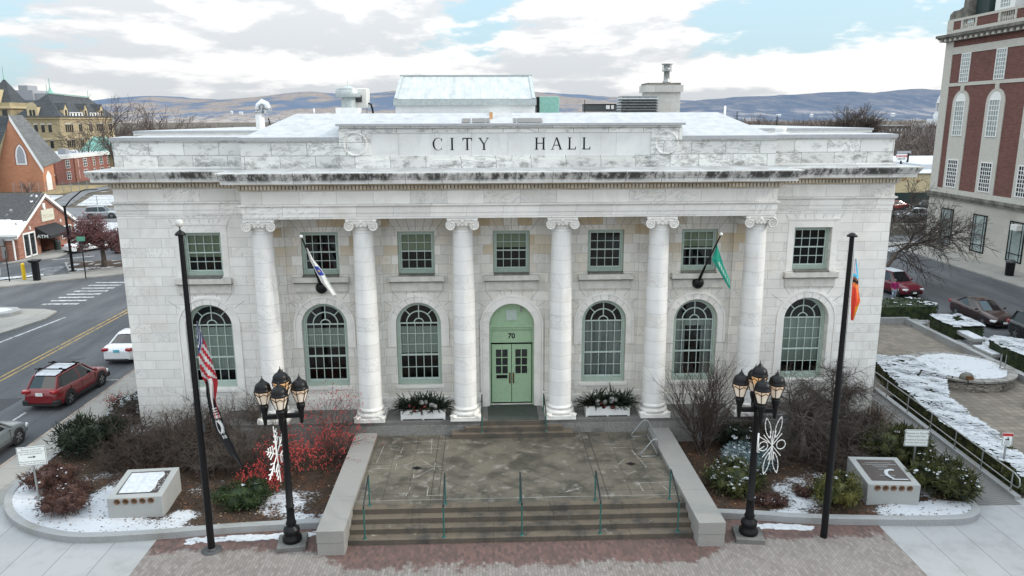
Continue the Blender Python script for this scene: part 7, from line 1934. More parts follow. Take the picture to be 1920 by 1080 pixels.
# ================================================================= BRICK BANK ON THE LEFT
bk=thing('brick_bank','small gabled brick bank with a snow-patched roof and a black ATM awning','building',(0,0,0))
bx=-51.3; ya,yb,yp=49.7,61.3,55.5; ze,zp=3.0,6.45
m=MB()
m.face([(bx,ya,-.1),(bx,50.75,-.1),(bx,50.75,2.68),(bx,53.05,2.68),(bx,53.05,-.1),(bx,53.85,-.1),(bx,53.85,3.0),(bx,56.9,3.0),(bx,56.9,-.1),(bx,yb,-.1),(bx,yb,ze),(bx,yp,zp),(bx,ya,ze)])
m.box(bx-14,bx,ya,ya+.02,-.1,ze); m.box(bx-14,bx,yb-.02,yb,-.1,ze)
m.face([(bx-1.6,53.85,-.1),(bx-1.6,56.9,-.1),(bx-1.6,56.9,3.),(bx-1.6,53.85,3.)]); m.face([(bx,53.85,-.1),(bx-1.6,53.85,-.1),(bx-1.6,53.85,3.),(bx,53.85,3.)]); m.face([(bx,56.9,-.1),(bx,56.9,3.),(bx-1.6,56.9,3.),(bx-1.6,56.9,-.1)]); m.face([(bx,53.85,3.),(bx-1.6,53.85,3.),(bx-1.6,56.9,3.),(bx,56.9,3.)])
m.build('wall',MAT['brick_bank'],bk)
m=MB()
for s,y in ((-1,ya-.45),(1,yb+.45)):
    sl=(zp-ze)/(yp-ya); z=ze-.45*sl
    q=[(bx+.35,y,z),(bx+.35,yp,zp+.12),(bx-14,yp,zp+.12),(bx-14,y,z)]; m.face(q if s<0 else q[::-1])
m.build('roof',MAT['shingle_snow'],bk)
m=MB()
for y,s in ((ya-.5,1),(yb+.5,-1)):
    z=ze-.5*(zp-ze)/(yp-ya); a=Vector((bx+.36,y,z)); b=Vector((bx+.36,yp,zp+.14)); up=Vector((0,0,.38)); q=[a-up,b-up,b,a]; m.face(q); m.face([v-Vector((.35,0,0)) for v in q][::-1]); m.face([a-up,b-up,b-up-Vector((.35,0,0)),a-up-Vector((.35,0,0))])
m.box(bx-14,bx+.3,ya-.5,ya-.35,2.55,2.78); m.box(bx-14,bx-.3,ya-.12,ya-.02,2.1,2.8); m.tube((bx-.3,ya-.2,0),(bx-.3,ya-.2,2.6),.09); m.build('trim',MAT['white_paint'],bk)
m=MB(); m.box(bx-.1,bx+.04,50.75,50.9,0,2.68); m.box(bx-.1,bx+.04,52.9,53.05,0,2.68); m.box(bx-.1,bx+.04,50.9,52.9,2.5,2.68); m.box(bx-.1,bx+.04,51.82,52.0,.0,2.5); m.box(bx-.1,bx+.04,50.9,52.9,0,.14); d=m.build('glass_door',MAT['white_paint'],bk)
g=MB(); g.face([(bx-.03,50.9,.1),(bx-.03,52.9,.1),(bx-.03,52.9,2.5),(bx-.03,50.9,2.5)]); g.build('pane',MAT['dark_glass'],d)
m=MB(); m.face([(bx-.02,53.2,3.05),(bx-.02,57.5,3.05),(bx+1.6,57.7,2.05),(bx+1.6,53.2,2.05)][::-1]); m.face([(bx+1.6,53.2,2.05),(bx+1.6,57.7,2.05),(bx+1.6,57.7,1.75),(bx+1.6,53.2,1.75)]); m.face([(bx,53.2,3.05),(bx,53.2,1.75),(bx+1.6,53.2,1.75),(bx+1.6,53.2,2.05)]); aw=m.build('awning',MAT['awning'],bk)
m=MB(); add_text(m,'ATM',.6,lambda x,y:(bx+.75+x,53.19,1.98+y*.8),0,.02); m.build('lettering',MAT['sign_white'],aw)
m=MB(); m.box(bx+.01,bx+.14,54.6,57.1,3.45,4.75); pn=m.build('sign_panel',plain('sign_cream',(.62,.60,.50),.6,world=True),bk)
m=MB(); add_text(m,'MCC Inn' if False else 'M&T Inn' if False else 'McCann',.62,lambda x,y:(bx+.145,55.85+x,4.0+y)); m.build('lettering',plain('letter_tan',(.40,.38,.28),.7,world=True),pn)
m=MB(); m.box(bx+.01,bx+.08,58.3,60.6,.9,1.0); m.box(bx+.01,bx+.08,58.3,58.45,1.,2.35); m.box(bx+.01,bx+.08,60.45,60.6,1.,2.35); m.box(bx+.01,bx+.08,59.38,59.52,1.,2.35); m.box(bx+.01,bx+.08,58.45,60.45,2.25,2.4); w=m.build('window',MAT['white_paint'],bk); g=MB(); g.face([(bx+.03,58.45,1.),(bx+.03,60.45,1.),(bx+.03,60.45,2.25),(bx+.03,58.45,2.25)]); g.build('pane',MAT['dark_glass'],w)
m=MB(); m.box(bx-4.2,bx-2.2,ya-.06,ya-.01,.8,.9); m.box(bx-4.2,bx-2.2,ya-.06,ya-.01,2.0,2.1); m.box(bx-4.2,bx-4.1,ya-.06,ya-.01,.9,2.); m.box(bx-2.3,bx-2.2,ya-.06,ya-.01,.9,2.); m.box(bx-3.3,bx-3.2,ya-.055,ya-.012,.9,2.); w=m.build('window',MAT['white_paint'],bk); g=MB(); g.face([(bx-4.1,ya-.03,.9),(bx-2.3,ya-.03,.9),(bx-2.3,ya-.03,2.),(bx-4.1,ya-.03,2.)]); g.build('pane',MAT['dark_glass'],w)
m=MB(); m.box(bx+.01,bx+.12,55.1,55.6,5.0,5.5); m.box(bx+.01,bx+.15,55.2,55.55,4.78,5.02); m.cbox((bx+.05,52.2,3.1),(.1,.2,.35)); m.cbox((bx+.05,58.4,3.1),(.1,.2,.35)); m.build('wall_lamp',MAT['white_paint'],bk)
m=MB(); m.cbox((bx-6,52.2,5.0),(.9,.9,.25)); m.build('roof_vent',MAT['snow'],bk)
m=MB(); m.box(bx-1.55,bx-1.2,ya-.4,ya-.05,.2,1.5); m.box(bx-1.6,bx-1.25,ya-.42,ya-.05,1.6,2.3) ; m.build('meter_box',MAT['galvanised'],bk)
t_=thing('litter_bin','dark green round litter bin under the ATM awning','litter bin',(bx+.5,56.3,0)); m=MB(); m.lathe([(.33,0),(.36,.9)],14); m.build('body',plain('bin_green',(.03,.045,.04),.6),t_); m=MB(); m.lathe([(.38,.9),(.36,1.1),(.2,1.2),(.001,1.22)],14); m.build('lid',MAT['dark_grey'],t_)
# street furniture on the left
t_=thing('street_lamp','black street lamp with a bent arm before the brick bank','street lamp',(-41.85,42.3,.12)); m=MB(); m.cbox((0,0,.05),(.5,.5,.1)); m.tube((0,0,0),(0,0,6.4),.14,.11,10); m.build('pole',MAT['black_metal'],t_); m=MB(); m.path([(0,0,6.3),(.5,.3,7.0),(1.3,.9,7.8),(1.7,1.2,7.9)],.07,6); m.build('arm',MAT['black_metal'],t_); m=MB(); m.cbox((2.1,1.5,7.9),(.9,.4,.12),rz=R(35),bev=.03); m.build('lamp_head',MAT['dark_grey'],t_)
t_=thing('pay_station','black parking pay station pillar on the far pavement','pay station',(-43.3,38.7,.0)); m=MB(); m.cbox((0,0,.85),(.5,.5,1.7),bev=.05); m.build('body',MAT['black_metal'],t_); m=MB(); m.mesh([(-.3,-.3,1.7),(.3,-.3,1.7),(.3,.3,1.7),(-.3,.3,1.7),(-.46,-.46,1.95),(.46,-.46,1.95),(.46,.46,1.95),(-.46,.46,1.95)],[(4,5,6,7),(0,1,5,4),(1,2,6,5),(2,3,7,6),(3,0,4,7)]); m.build('cap',MAT['black_metal'],t_)
m=MB(); m.lathe([(.16,0),(.16,1.45),(.12,1.55),(.001,1.58)],12); o=m.build('safety_bollard',MAT['yellow_paint'],None,(-44.7,39.1,0)); tag(o,'yellow steel bollard left of the black pay station','bollard')
def post_sign(x,y,h,label,plate=None):
    t_=thing('sign_post',label,'sign post',(x,y,0)); m=MB(); m.tube((0,0,0),(0,0,h),.05,n=6,cap=True); m.build('post',MAT['black_metal'],t_)
    if plate: m=MB(); m.cbox((0,-.06,h-.1),(.75,.04,.42)); m.build('plate',MAT[plate],t_)
post_sign(-45.6,38.3,2.9,'dark sign post left of the yellow bollard'); post_sign(-39.1,39.3,3.9,'sign post with a green plate before the white police sedan','sign_green')
t_=thing('fire_hydrant','yellow fire hydrant at the left edge on the corner pavement','hydrant',(-36.9,21.6,0)); m=MB(); m.lathe([(.26,0),(.26,.08),(.19,.1),(.19,.75),(.24,.78),(.24,.84),(.18,.98),(.07,1.08),(.06,1.15),(.001,1.16)],16); m.build('barrel',MAT['yellow_paint'],t_)
for s in (-1,1): m=MB(); m.lathe([(.11,0),(.11,s*.14),(.07,s*.17),(.001,s*.17)],10,(s*.17,0,.62),axis='x'); m.build('nozzle',MAT['yellow_paint'],t_)
m=MB(); m.tube((0,0,0),(0,0,1.2),.035,n=6,cap=True); o=m.build('marker_post',MAT['far_white'],None,(-48.2,41.2,-.1)); tag(o,'small pale marker post in the lot left of the yellow bollard','post')
m=MB(); m.prism([(-52,36.0),(-46.0,39.6),(-43.9,40.9),(-44.3,41.5),(-46.8,40.3),(-52.5,37.3)],0,.03); struct('snow',m,MAT['snow_patchy'])

m=MB(); m.lathe([(.42,.012),(.40,.02),(.001,.02)],20); o=m.build('manhole_cover',MAT['dark_grey'],None,(-27.2,14.5,-.118)); tag(o,'round iron manhole cover in the lane beside the white sedan','manhole cover')
m=MB(); m.prism([(-28.6,4.0),(-26.6,4.3),(-26.5,7.4),(-28.7,7.2)],-.119,-.1135); m.prism([(-33.5,10.5),(-31.0,11.0),(-31.2,13.2),(-33.4,12.9)],-.119,-.1135); struct('road_patch',m,plain('asphalt_patch',(.05,.052,.056),.85,world=True,var=.15,scale=8.))
# ================================================================= CHURCH, SCHOOL, YELLOW HALL
chh=thing('brick_church','orange brick church gable with a steep grey roof and pointed window','church',(0,0,0))
cy=133.; cx=-99.7; hw=8.6; zp_=15.6; ze_=3.4
m=MB(); zl=5.6
m.face([(cx-4.4,cy,-.2),(cx+5.1,cy,-.2),(cx+5.1,cy,5.6),(cx,cy,zp_),(cx-4.4,cy,4.0)]); m.box(cx+5.08,cx+5.1,cy,cy+4.5,-.2,5.6)
m.build('wall',MAT['brick_church'],chh)
m=MB(); m.face([(cx+5.5,cy-.3,4.9),(cx+5.5,cy+7.5,6.0),(cx,cy+4.6,zp_+.1),(cx,cy-.3,zp_+.1)]); m.build('roof',MAT['shingle_grey'],chh)
m=MB(); m.face([(cx-.1,cy+.8,zp_),(cx-30,cy+.8,zp_),(cx-30,cy-4,2.2),(cx-4.3,cy-4,2.2)][::-1]); m.face([(cx-30,cy-3.8,-.2),(cx-4.3,cy-3.8,-.2),(cx-4.3,cy-3.8,2.4),(cx-30,cy-3.8,2.4)]); m.build('nave_roof',MAT['shingle_dark'],chh)
m=MB()
a=Vector((cx,cy-.32,zp_+.25)); b=Vector((cx+5.6,cy-.32,4.75)); d=(b-a).normalized(); nn=Vector((d.z,0,-d.x)); w_=.55
m.face([a,b,b-Vector((0,0,1.15)),a-Vector((0,0,1.15))][::-1]); m.build('rake_trim',MAT['white_paint'],chh)
m=MB(); pts=[(-.95,0),(.95,0),(.95,1.9),(.75,2.9),(.4,3.6),(0,4.0),(-.4,3.6),(-.75,2.9),(-.95,1.9)]; ox,oz=cx+1.15,5.6
m.xz([(ox+x*1.15,oz+z*1.06-.12) for x,z in pts],cy-.05,0,.05); w=m.build('window',MAT['white_paint'],chh)
m=MB(); m.xz([(ox+x*.82,oz+z*.9+.16) for x,z in pts],cy-.07,0,.02); m.build('pane',MAT['far_grey'],w)
m=MB(); pts2=[(ox+x*1.42,oz+z*1.13-.2) for x,z in pts]; m.xz(pts2,cy-.03,0,.03); m.build('window_arch',MAT['brick_school'],chh)
m=MB(); m.face([(cx+5.11,cy+1.2,.0),(cx+5.11,cy+3.2,.0),(cx+5.11,cy+3.2,3.),(cx+5.11,cy+2.2,4.2),(cx+5.11,cy+1.2,3.)]); m.build('side_window',MAT['white_paint'],chh)
sch=thing('brick_school','two-storey flat-roofed brick wing with white windows behind the church','building',(0,0,0))
sx,sy=-101.2,150.5
m=MB(); m.box(sx-14,sx,sy,sy+40,-.2,5.6); m.build('wall',MAT['brick_school'],sch)
m=MB(); m.box(sx-14.3,sx+.3,sy-.3,sy+40.3,5.6,6.5); m.box(sx-1.3,sx-.9,sy-.5,sy-.2,-.2,7.6); m.build('fascia',MAT['white_paint'],sch)
m=MB(); m.box(sx-14,sx,sy,sy+40,6.5,6.53); m.build('roof_snow',MAT['snow'],sch)
for i in range(8):
    y=sy+5.2+i*4.1
    for z0,z1 in ((.6,2.6),(3.3,5.3)):
        m=MB(); m.box(sx+.01,sx+.08,y-.9,y-.78,z0,z1); m.box(sx+.01,sx+.08,y+.78,y+.9,z0,z1); m.box(sx+.01,sx+.08,y-.06,y+.06,z0,z1)
        for z in (z0,z0+(z1-z0)*.33,z0+(z1-z0)*.66,z1-.1): m.box(sx+.012,sx+.078,y-.78,y+.78,z,z+.1)
        w=m.build('window',MAT['white_paint'],sch); g=MB(); g.face([(sx+.03,y-.78,z0),(sx+.03,y+.78,z0),(sx+.03,y+.78,z1),(sx+.03,y-.78,z1)]); g.build('pane',MAT['dark_glass'],w)
m=MB(); m.box(sx+.01,sx+.3,sy+8,sy+9.6,-.2,5.6); m.box(sx+.01,sx+.1,sy+16.5,sy+17.2,-.2,5.6); m.build('red_pier',MAT['brick_bank'],sch)
m=MB(); m.box(sx-5.8,sx-3,sy-.08,sy-.01,3.0,5.2); w=m.build('window',MAT['white_paint'],sch); g=MB(); g.box(sx-5.6,sx-4.6,sy-.1,sy-.085,3.2,5.); g.box(sx-4.3,sx-3.2,sy-.1,sy-.085,3.2,5.); g.build('pane',MAT['dark_glass'],w)
m=MB(); m.box(sx-7,sx-.4,sy-2.4,sy-.02,1.9,2.3); m.build('porch_roof',MAT['white_paint'],sch)
m=MB(); m.cbox((sx-4.5,sy+6,7.1),(1.6,1.6,1.1)); m.cbox((sx-2,sy+8,7.2),(1.8,1.8,1.3)); m.build('roof_unit',MAT['far_grey'],sch)
m=MB(); m.mesh([(-93.5,176,4.5),(-86,176,4.5),(-86,186,4.5),(-93.5,186,4.5),(-97.5,181,10.2),(-91,181,9.3)],[(0,1,5,4),(1,2,5),(2,3,4,5),(3,0,4)]); 
gp=thing('green_roofed_pavilion','small pavilion with a green metal hipped roof before the yellow stone building','pavilion',(-9.5,6,0)); m=MB()
t2=T('seam_green'); p=t2.pos(); x,y,z=t2.sep(p); MAT['seam_green']=t2.done(t2.mix((x*1.1).fract().lt(.15)*.6,(.16,.34,.29),(.07,.18,.15)),.6,0,.3)
m.mesh([(-100,170,5.6),(-84,170,5.6),(-84,182,5.6),(-100,182,5.6),(-98,176,10.2),(-95,176,10.2)],[(0,1,5,4),(1,2,5),(2,3,4,5),(3,0,4)]); m.build('roof',MAT['seam_green'],gp); m=MB(); m.box(-99.5,-84.5,170.5,181.5,-.2,5.6); m.build('wall',MAT['stone_yellow'],gp)
ye=thing('yellow_stone_building','large yellow stone building with steep slate roofs, dormers and finials','building',(0,0,0))
ex,ey=-130.7,210.
m=MB(); m.box(ex-12,ex,ey,ey+34,-.2,15.2); m.box(ex-60,ex-12,ey+7,ey+34,-.2,14.5)
m.box(ex-26,ex-16,ey+3,ey+20,-.2,20.0); m.build('wall',MAT['stone_yellow'],ye)
m=MB()
for z in (15.2,9.0,4.6): m.box(ex-12.3,ex+.3,ey-.3,ey+34.3,z-.25,z+.35)
m.box(ex-26.3,ex-15.7,ey+2.7,ey+20,14.6,15.1); m.box(ex-26.6,ex-15.4,ey+2.4,ey+20,18.2,18.8); m.build('string_course',MAT['cream_wall'],ye)
m=MB(); A,Bq=ex-13,ex+.8
m.mesh([(A,ey-.8,15.6),(Bq,ey-.8,15.6),(Bq,ey+34.8,15.6),(A,ey+34.8,15.6),((A+Bq)/2+1,ey+4.5,22.6),((A+Bq)/2+1,ey+29.5,22.0)],[(0,1,4),(1,2,5,4),(2,3,5),(3,0,4,5)])
m.mesh([(ex-60,ey+6,14.6),(ex-12,ey+6,14.6),(ex-12,ey+34,14.6),(ex-60,ey+34,14.6),(ex-60,ey+16,21.0),(ex-9,ey+16,21.0)],[(0,1,5,4),(1,2,5),(2,3,4,5)])
m.mesh([(ex-26,ey+4,19),(ex-16,ey+4,19),(ex-16,ey+14,19),(ex-26,ey+14,19),(ex-20.5,ey+9,27.0),(ex-19.8,ey+9,27.0)],[(0,1,5,4),(1,2,5),(2,3,4,5),(3,0,4)])
m.build('roof',MAT['shingle_dark'],ye)
m=MB(); m.mesh([((A+Bq)/2+.8,ey+4.5,22.7),((A+Bq)/2+1.2,ey+4.5,22.7),((A+Bq)/2+1.2,ey+29.5,22.1),((A+Bq)/2+.8,ey+29.5,22.1),((A+Bq)/2+.8,ey+4.5,23.0),((A+Bq)/2+1.2,ey+4.5,23.0),((A+Bq)/2+1.2,ey+29.5,22.4),((A+Bq)/2+.8,ey+29.5,22.4)],[(4,5,6,7),(0,1,5,4),(1,2,6,5),(3,0,4,7)]); m.lathe([(1.3,22.8),(.5,23.8),(.15,24.9),(.1,27.6)],8,((A+Bq)/2-2,ey+12,0)); m.lathe([(.12,22.8),(.08,25.5)],6,((A+Bq)/2+1,ey+4.6,0)); m.lathe([(.12,22.),(.08,24.4)],6,((A+Bq)/2+1,ey+29.4,0)); m.lathe([(.3,27),(.12,28),(.1,31)],6,(ex-20.2,ey+9,0)); m.build('finial',MAT['copper_green'],ye)
def dorm(x,y,z,face,w=2.2,h=4.2):
    m=MB()
    if face=='x':
        m.face([(x,y-w/2,z),(x,y+w/2,z),(x,y+w/2,z+h*.6),(x,y,z+h),(x,y-w/2,z+h*.6)]); 
        for s in (-1,1): m.face([(x,y+s*w/2,z),(x,y+s*w/2,z+h*.6),(x-5,y+s*w/2,z+h*.6),(x-5,y+s*w/2,z)]); 
        o=m.build('dormer',MAT['cream_wall'],ye); g=MB()
        for s in (-1,1): g.face([(x+.2,y+s*(w/2+.2),z+h*.55),(x+.2,y,z+h+.1),(x-5,y,z+h+.1),(x-5,y+s*(w/2+.2),z+h*.55)])
        g.build('dormer_roof',MAT['shingle_dark'],o); g=MB(); g.face([(x+.06,y-.5,z+.4),(x+.06,y+.5,z+.4),(x+.06,y+.5,z+2.2),(x+.06,y-.5,z+2.2)]); g.build('pane',MAT['dark_glass'],o)
    else:
        m.box(x-w/2,x+w/2,y,y+5,z,z+h*.65); n=10
        m.face([(x+w/2*math.cos(math.pi*i/n),y-.05,z+h*.65+w*.45*math.sin(math.pi*i/n)) for i in range(n+1)][::-1]); o=m.build('dormer',MAT['cream_wall'],ye); g=MB()
        for s in (-1,1): g.face([(x+s*.5-.35,y-.06,z+.3),(x+s*.5+.35,y-.06,z+.3),(x+s*.5+.35,y-.06,z+2.2),(x+s*.5-.35,y-.06,z+2.2)])
        g.build('pane',MAT['dark_glass'],o)
for y in (ey+3.5,ey+15.5,ey+26): dorm(ex+.4,y,15.5,'x')
dorm(ex-7.5,ey-.5,15.5,'y',3.2,4.6); dorm(ex-21,ey+2.2,20.0,'y',3.0,6.0)
m=MB(); m.box(ex+.32,ex+.5,ey+5.5,ey+13.5,15.6,17.0); m.build('attic_band',MAT['white_paint'],ye); m=MB(); m.box(ex+.32,ex+.5,ey+18,ey+24,15.6,17.0); o=m.build('attic_band',MAT['white_paint'],ye)
g=MB()
for y in [ey+6.3+i*1.9 for i in range(4)]+[ey+18.8+i*1.9 for i in range(3)]: g.face([(ex+.52,y-.4,15.8),(ex+.52,y+.4,15.8),(ex+.52,y+.4,16.8),(ex+.52,y-.4,16.8)])
g.build('pane',MAT['dark_glass'],o)
for z in (11.,6.2,1.6):
    for grp in ((ey+3.,4),(ey+11.,2),(ey+17.5,2),(ey+22.5,4),(ey+31,2)):
        m=MB(); y0,k=grp; m.box(ex+.01,ex+.12,y0-.4,y0+k*1.25,z+2.3,z+2.65)
        w=m.build('window',MAT['stone_trim'],ye); g=MB()
        for i in range(k): g.face([(ex+.05,y0+i*1.2-.1,z),(ex+.05,y0+i*1.2+.75,z),(ex+.05,y0+i*1.2+.75,z+2.3),(ex+.05,y0+i*1.2-.1,z+2.3)])
        g.build('pane',MAT['dark_glass'],w)
    for i in range(4):
        x=ex-9.4+i*2.1; m=MB(); m.box(x-.7,x+.7,ey-.12,ey-.01,z+2.2,z+2.7); w=m.build('window',MAT['stone_trim'],ye); g=MB(); g.face([(x-.5,ey-.05,z),(x+.5,ey-.05,z),(x+.5,ey-.05,z+2.2),(x-.5,ey-.05,z+2.2)]); g.build('pane',MAT['dark_glass'],w)
m=MB()
for i in range(3): m.box(ex-24.5+i*3,ex-23+i*3,ey+2.9,ey+2.99,15.6,17.8)
m.build('tower_window',MAT['dark_glass'],ye)
m=MB(); m.box(-160.5,-154.5,240,252,0,24.6); m.box(-154.5,-150.2,241,252,0,23.6); m.box(-159,-156,240,246,24.6,26.2); o=m.build('concrete_tower',MAT['far_grey']); tag(o,'plain grey concrete block rising behind the yellow stone building','building')
hs_=thing('white_house','white flat-roofed buildings behind the tall bare trees at left','building',(-88,182,0)); m=MB(); m.box(0,24,0,10,0,8.6); m.build('wall',MAT['far_white'],hs_); m=MB(); m.box(-.3,24.3,-.3,10.3,8.6,8.8); m.build('roof',MAT['snow'],hs_); m=MB()
for i in range(7): m.box(1.5+i*3.2,2.8+i*3.2,-.06,-.01,4.6,6.6)
m.build('window',MAT['dark_grey'],hs_)
# lawns and fence between
m=MB(); m.prism([(-120,104.5),(-79.5,104.5),(-86,124),(-130,124)],-.19,-.13); m.prism([(-73.5,104.5),(-40,104.5),(-40,124),(-80,124)],-.19,-.13); m.prism([(-62,70.5),(-52,70.5),(-50,81),(-64,81)],-.19,-.10); struct('lawn',m,MAT['snow_patchy'])
m=MB(); m.prism([(-92,127),(-88.5,127),(-87,148),(-102,148)],-.19,-.1); struct('lawn',m,plain('yellow_grass',(.27,.205,.10),.9,world=True,var=.35,scale=.5))
t_=thing('chain_link_fence','thin grey wire fence along the snowy lawn on the left','fence',(0,0,0))
for i in range(9): m=MB(); x=-82+i*4.; m.tube((x,105,-.1),(x,105,1.5),.06,n=5); m.build('post',MAT['galvanised'],t_)
m=MB()
for z in (.2,.8,1.45): m.tube((-82,105,z),(-50,105,z),.03,n=4)
m.build('rail',MAT['galvanised'],t_)
t_=thing('wire_fence','thin grey mesh fence before the church and school','fence',(0,0,0))
for i in range(10): m=MB(); x=-98+i*1.5; y=128+i*.3; m.tube((x,y,-.1),(x,y,2.2),.06,n=5); m.build('post',MAT['galvanised'],t_)
m=MB()
for i in range(60): x=-98+i*.235; y=128+i*.047; m.tube((x,y,0),(x,y,2.1),.018,n=3)
m.build('mesh',MAT['galvanised'],t_)
bare_shrub(-97,130.8,-.1,3.2,2.2,'small bare bush at the foot of the orange church gable',321,9,2,'twig_red',0,.2,None,r=.05)

# ================================================================= HILLS
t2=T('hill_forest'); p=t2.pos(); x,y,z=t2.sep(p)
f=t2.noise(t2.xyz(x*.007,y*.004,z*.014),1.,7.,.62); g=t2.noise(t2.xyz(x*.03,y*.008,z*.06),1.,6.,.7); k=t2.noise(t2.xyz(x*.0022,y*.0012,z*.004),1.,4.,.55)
c=t2.mix(t2.ramp(g,.3,.7),(.21,.185,.18),(.285,.25,.235)); c=t2.mix(t2.ramp(k+f*.4,.66,.78),c,(.115,.15,.215)); c=t2.mix(t2.ramp(f,.5,.66)*.5,c,(.165,.19,.245))  # bluish distance haze mixed into the forest colours
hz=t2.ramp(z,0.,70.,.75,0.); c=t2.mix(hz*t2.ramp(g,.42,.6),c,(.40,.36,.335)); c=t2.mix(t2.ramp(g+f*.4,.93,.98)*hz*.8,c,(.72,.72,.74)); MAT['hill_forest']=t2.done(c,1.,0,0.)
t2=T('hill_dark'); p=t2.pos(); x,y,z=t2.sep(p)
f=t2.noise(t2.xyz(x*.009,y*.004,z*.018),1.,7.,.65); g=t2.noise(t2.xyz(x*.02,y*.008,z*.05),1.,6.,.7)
c=t2.mix(t2.ramp(f,.35,.68),(.095,.125,.18),(.155,.168,.205)); c=t2.mix(t2.ramp(g,.5,.75)*.35,c,(.32,.29,.34)); hz=t2.ramp(z,20.,80.,.6,0.); c=t2.mix(hz*t2.ramp(f,.5,.6),c,(.33,.315,.325)); MAT['hill_dark']=t2.done(c,1.,0,0.)  # distance haze painted in as blue-grey base tones
def hills(name,y,prof,mat,depth=1400,seed=1):
    m=MB(); nx=150; ny=10; x0,x1=prof[0][0],prof[-1][0]; vs=[]
    for j in range(ny+1):
        f=j/ny
        for i in range(nx+1):
            x=x0+(x1-x0)*i/nx; h=interp(x,prof); hh=h*(.12*min(1,f*3)+.88*sm(max(0,(f-.12)/.88))) ; n_=mnoise.fractal(Vector((x*.0022,f*3.,seed)),1.,2.,5)*16*min(1,f*2); vs.append((x*(1+ .12*f*0),y+depth*f,hh+n_*(f*1.2)+8 if j else -2.))
    fs=[(j*(nx+1)+i,j*(nx+1)+i+1,(j+1)*(nx+1)+i+1,(j+1)*(nx+1)+i) for j in range(ny) for i in range(nx)]
    m.mesh(vs,fs,0,True); struct(name,m,mat)
k5=1.28
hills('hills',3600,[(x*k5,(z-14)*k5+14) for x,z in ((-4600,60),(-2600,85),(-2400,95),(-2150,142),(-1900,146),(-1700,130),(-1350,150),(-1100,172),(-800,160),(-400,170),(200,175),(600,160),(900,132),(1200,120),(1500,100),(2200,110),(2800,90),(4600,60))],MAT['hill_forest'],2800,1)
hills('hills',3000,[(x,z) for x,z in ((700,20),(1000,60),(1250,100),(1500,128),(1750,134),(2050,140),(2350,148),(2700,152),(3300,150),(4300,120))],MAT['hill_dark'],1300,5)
hr=random.Random(9); 
for i in range(10):
    x,y=(hr.uniform(-1300,-500),4050+hr.uniform(-250,200)) if i<7 else (hr.uniform(1050,1800),3150+hr.uniform(0,120)); z=hr.uniform(28,52) if i<7 else hr.uniform(16,34)
    m=MB(); w_=hr.uniform(8,20); m.box(-w_/2,w_/2,0,12,-8,4); m.mesh([(-w_/2-1,-1,4),(w_/2+1,-1,4),(w_/2+1,13,4),(-w_/2-1,13,4),(-w_/2-1,6,7),(w_/2+1,6,7)],[(0,1,5,4),(2,3,4,5),(1,2,5),(3,0,4)])
    o=m.build('hillside_house',MAT['far_white'],None,(x,y,z)); tag(o,'tiny white house on the far hillside','house','white houses on the far hillside')

# ================================================================= SKY, SUN, CAMERA
w=bpy.data.worlds.new('World'); sc.world=w; w.use_nodes=True; nt=w.node_tree; nt.nodes.clear()
class W(T):
    def __init__(s): s.nt=nt
tw=W(); out=nt.nodes.new('ShaderNodeOutputWorld'); bg=nt.nodes.new('ShaderNodeBackground'); nt.links.new(bg.outputs[0],out.inputs[0])
SUN_EL,SUN_AZ=29.,-7.      # azimuth measured from +X towards +Y
sky=nt.nodes.new('ShaderNodeTexSky'); sky.sky_type='NISHITA'; sky.sun_disc=False; sky.sun_elevation=R(SUN_EL); sky.sun_rotation=R(90-SUN_AZ); sky.air_density=1.; sky.dust_density=2.; sky.altitude=300
skc=V(tw,sky.outputs[0])
d=V(tw,nt.nodes.new('ShaderNodeTexCoord').outputs['Generated']); x,y,z=tw.sep(d); zz=z.max(.0)
q=tw.xyz(x*1.0,y*1.0,zz*3.4)
n1=tw.noise(tw.vadd(q,(SKY_OX,SKY_OY,SKY_OZ)),2.6,11.,.60,.15); n1b=tw.noise(tw.vadd(q,(SKY_OX,SKY_OY,SKY_OZ+.07)),2.6,5.,.5,.15); n2=tw.noise(tw.vadd(q,(3.7,1.2,.4)),5.5,8.,.6); n3=tw.noise(tw.vadd(tw.xyz(x*1.,y*1.,zz*5.),(8.2,.3,2.1)),2.6,6.,.55)
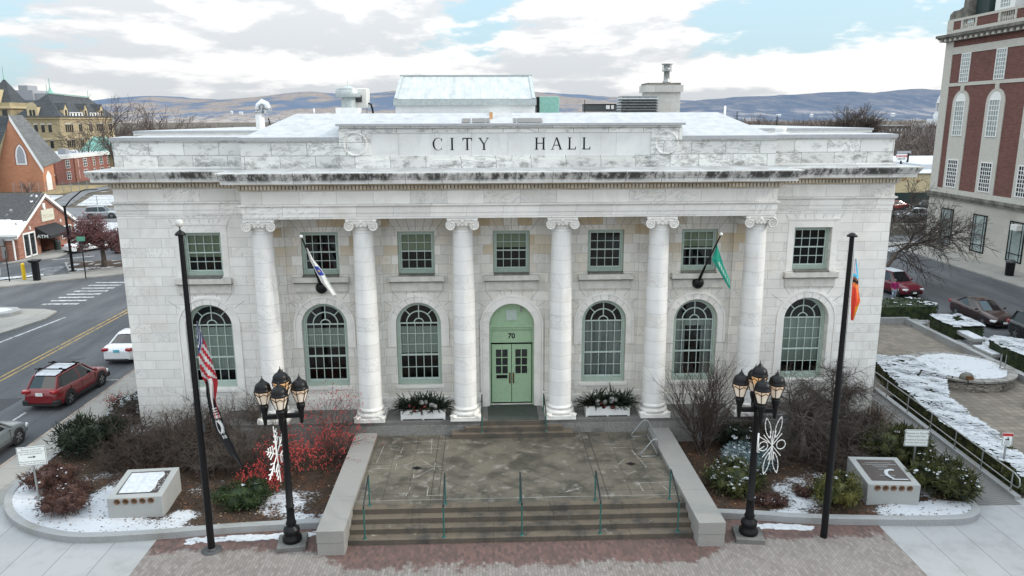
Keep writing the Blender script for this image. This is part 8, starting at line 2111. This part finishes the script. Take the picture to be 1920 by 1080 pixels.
cover=tw.ramp(n1+(n2-.5)*.25+tw.ramp(zz,.0,.09,.13,0.),.435,.495)
lift=zz*LIFT+1.
shade=tw.ramp((n1-n1b)*2.2+(n3-.5)*.7+(n2-.5)*.35,-.09,.09)
cl=tw.mix(shade,(6.5,6.8,7.1),(9.6,9.55,9.45)); 
clf=tw.mix(1.,cl,tw.xyz(lift,lift,lift),'MULTIPLY')
blue=tw.mix(tw.ramp(zz,.0,.25,.35,.7),(7.0,8.5,8.9),(4.2,7.0,8.7)); blue=tw.mix(.25,blue,skc)
blf=tw.mix(1.,blue,tw.xyz(lift*1.,lift*1.,lift*1.),'MULTIPLY')
tw.put(bg.inputs[0],tw.mix(cover,blf,clf)); bg.inputs[1].default_value=.1
sl=bpy.data.lights.new('sun','SUN'); sl.energy=SUN_E; sl.angle=R(7); sl.color=(1.,.93,.82); so=bpy.data.objects.new('sun',sl); COL.objects.link(so)
dv=Vector((math.cos(R(SUN_EL))*math.cos(R(SUN_AZ)),math.cos(R(SUN_EL))*math.sin(R(SUN_AZ)),math.sin(R(SUN_EL)))); so.rotation_euler=(-dv).to_track_quat('-Z','Y').to_euler(); so.location=dv*100
cam=bpy.data.cameras.new('camera'); co=bpy.data.objects.new('camera',cam); COL.objects.link(co)
cam.sensor_width=36; cam.lens=36*1424/1920.; cam.clip_start=.5; cam.clip_end=30000
cs,sn=math.cos(.0362),math.sin(.0362); cp,sp=math.cos(.22),math.sin(.22)
fwd=Vector((sn*cp,cs*cp,-sp)); right=Vector((cs,-sn,0)); up=right.cross(fwd)
cr,sr=math.cos(.0037),math.sin(.0037)
r2=right*cr-up*sr*-1*-1; u2=up*cr+right*sr
r2=right*cr-up*sr; 
Mx=Matrix((r2,u2,-fwd)).transposed().to_4x4(); Mx.translation=Vector((-1.207,-32.78,14.71)); co.matrix_world=Mx
sc.camera=co
sc.view_settings.view_transform='Standard'; sc.view_settings.look='None'; sc.view_settings.exposure=0; sc.view_settings.gamma=1
sc.cycles.max_bounces=6; sc.cycles.transparent_max_bounces=8; sc.cycles.use_denoising=True
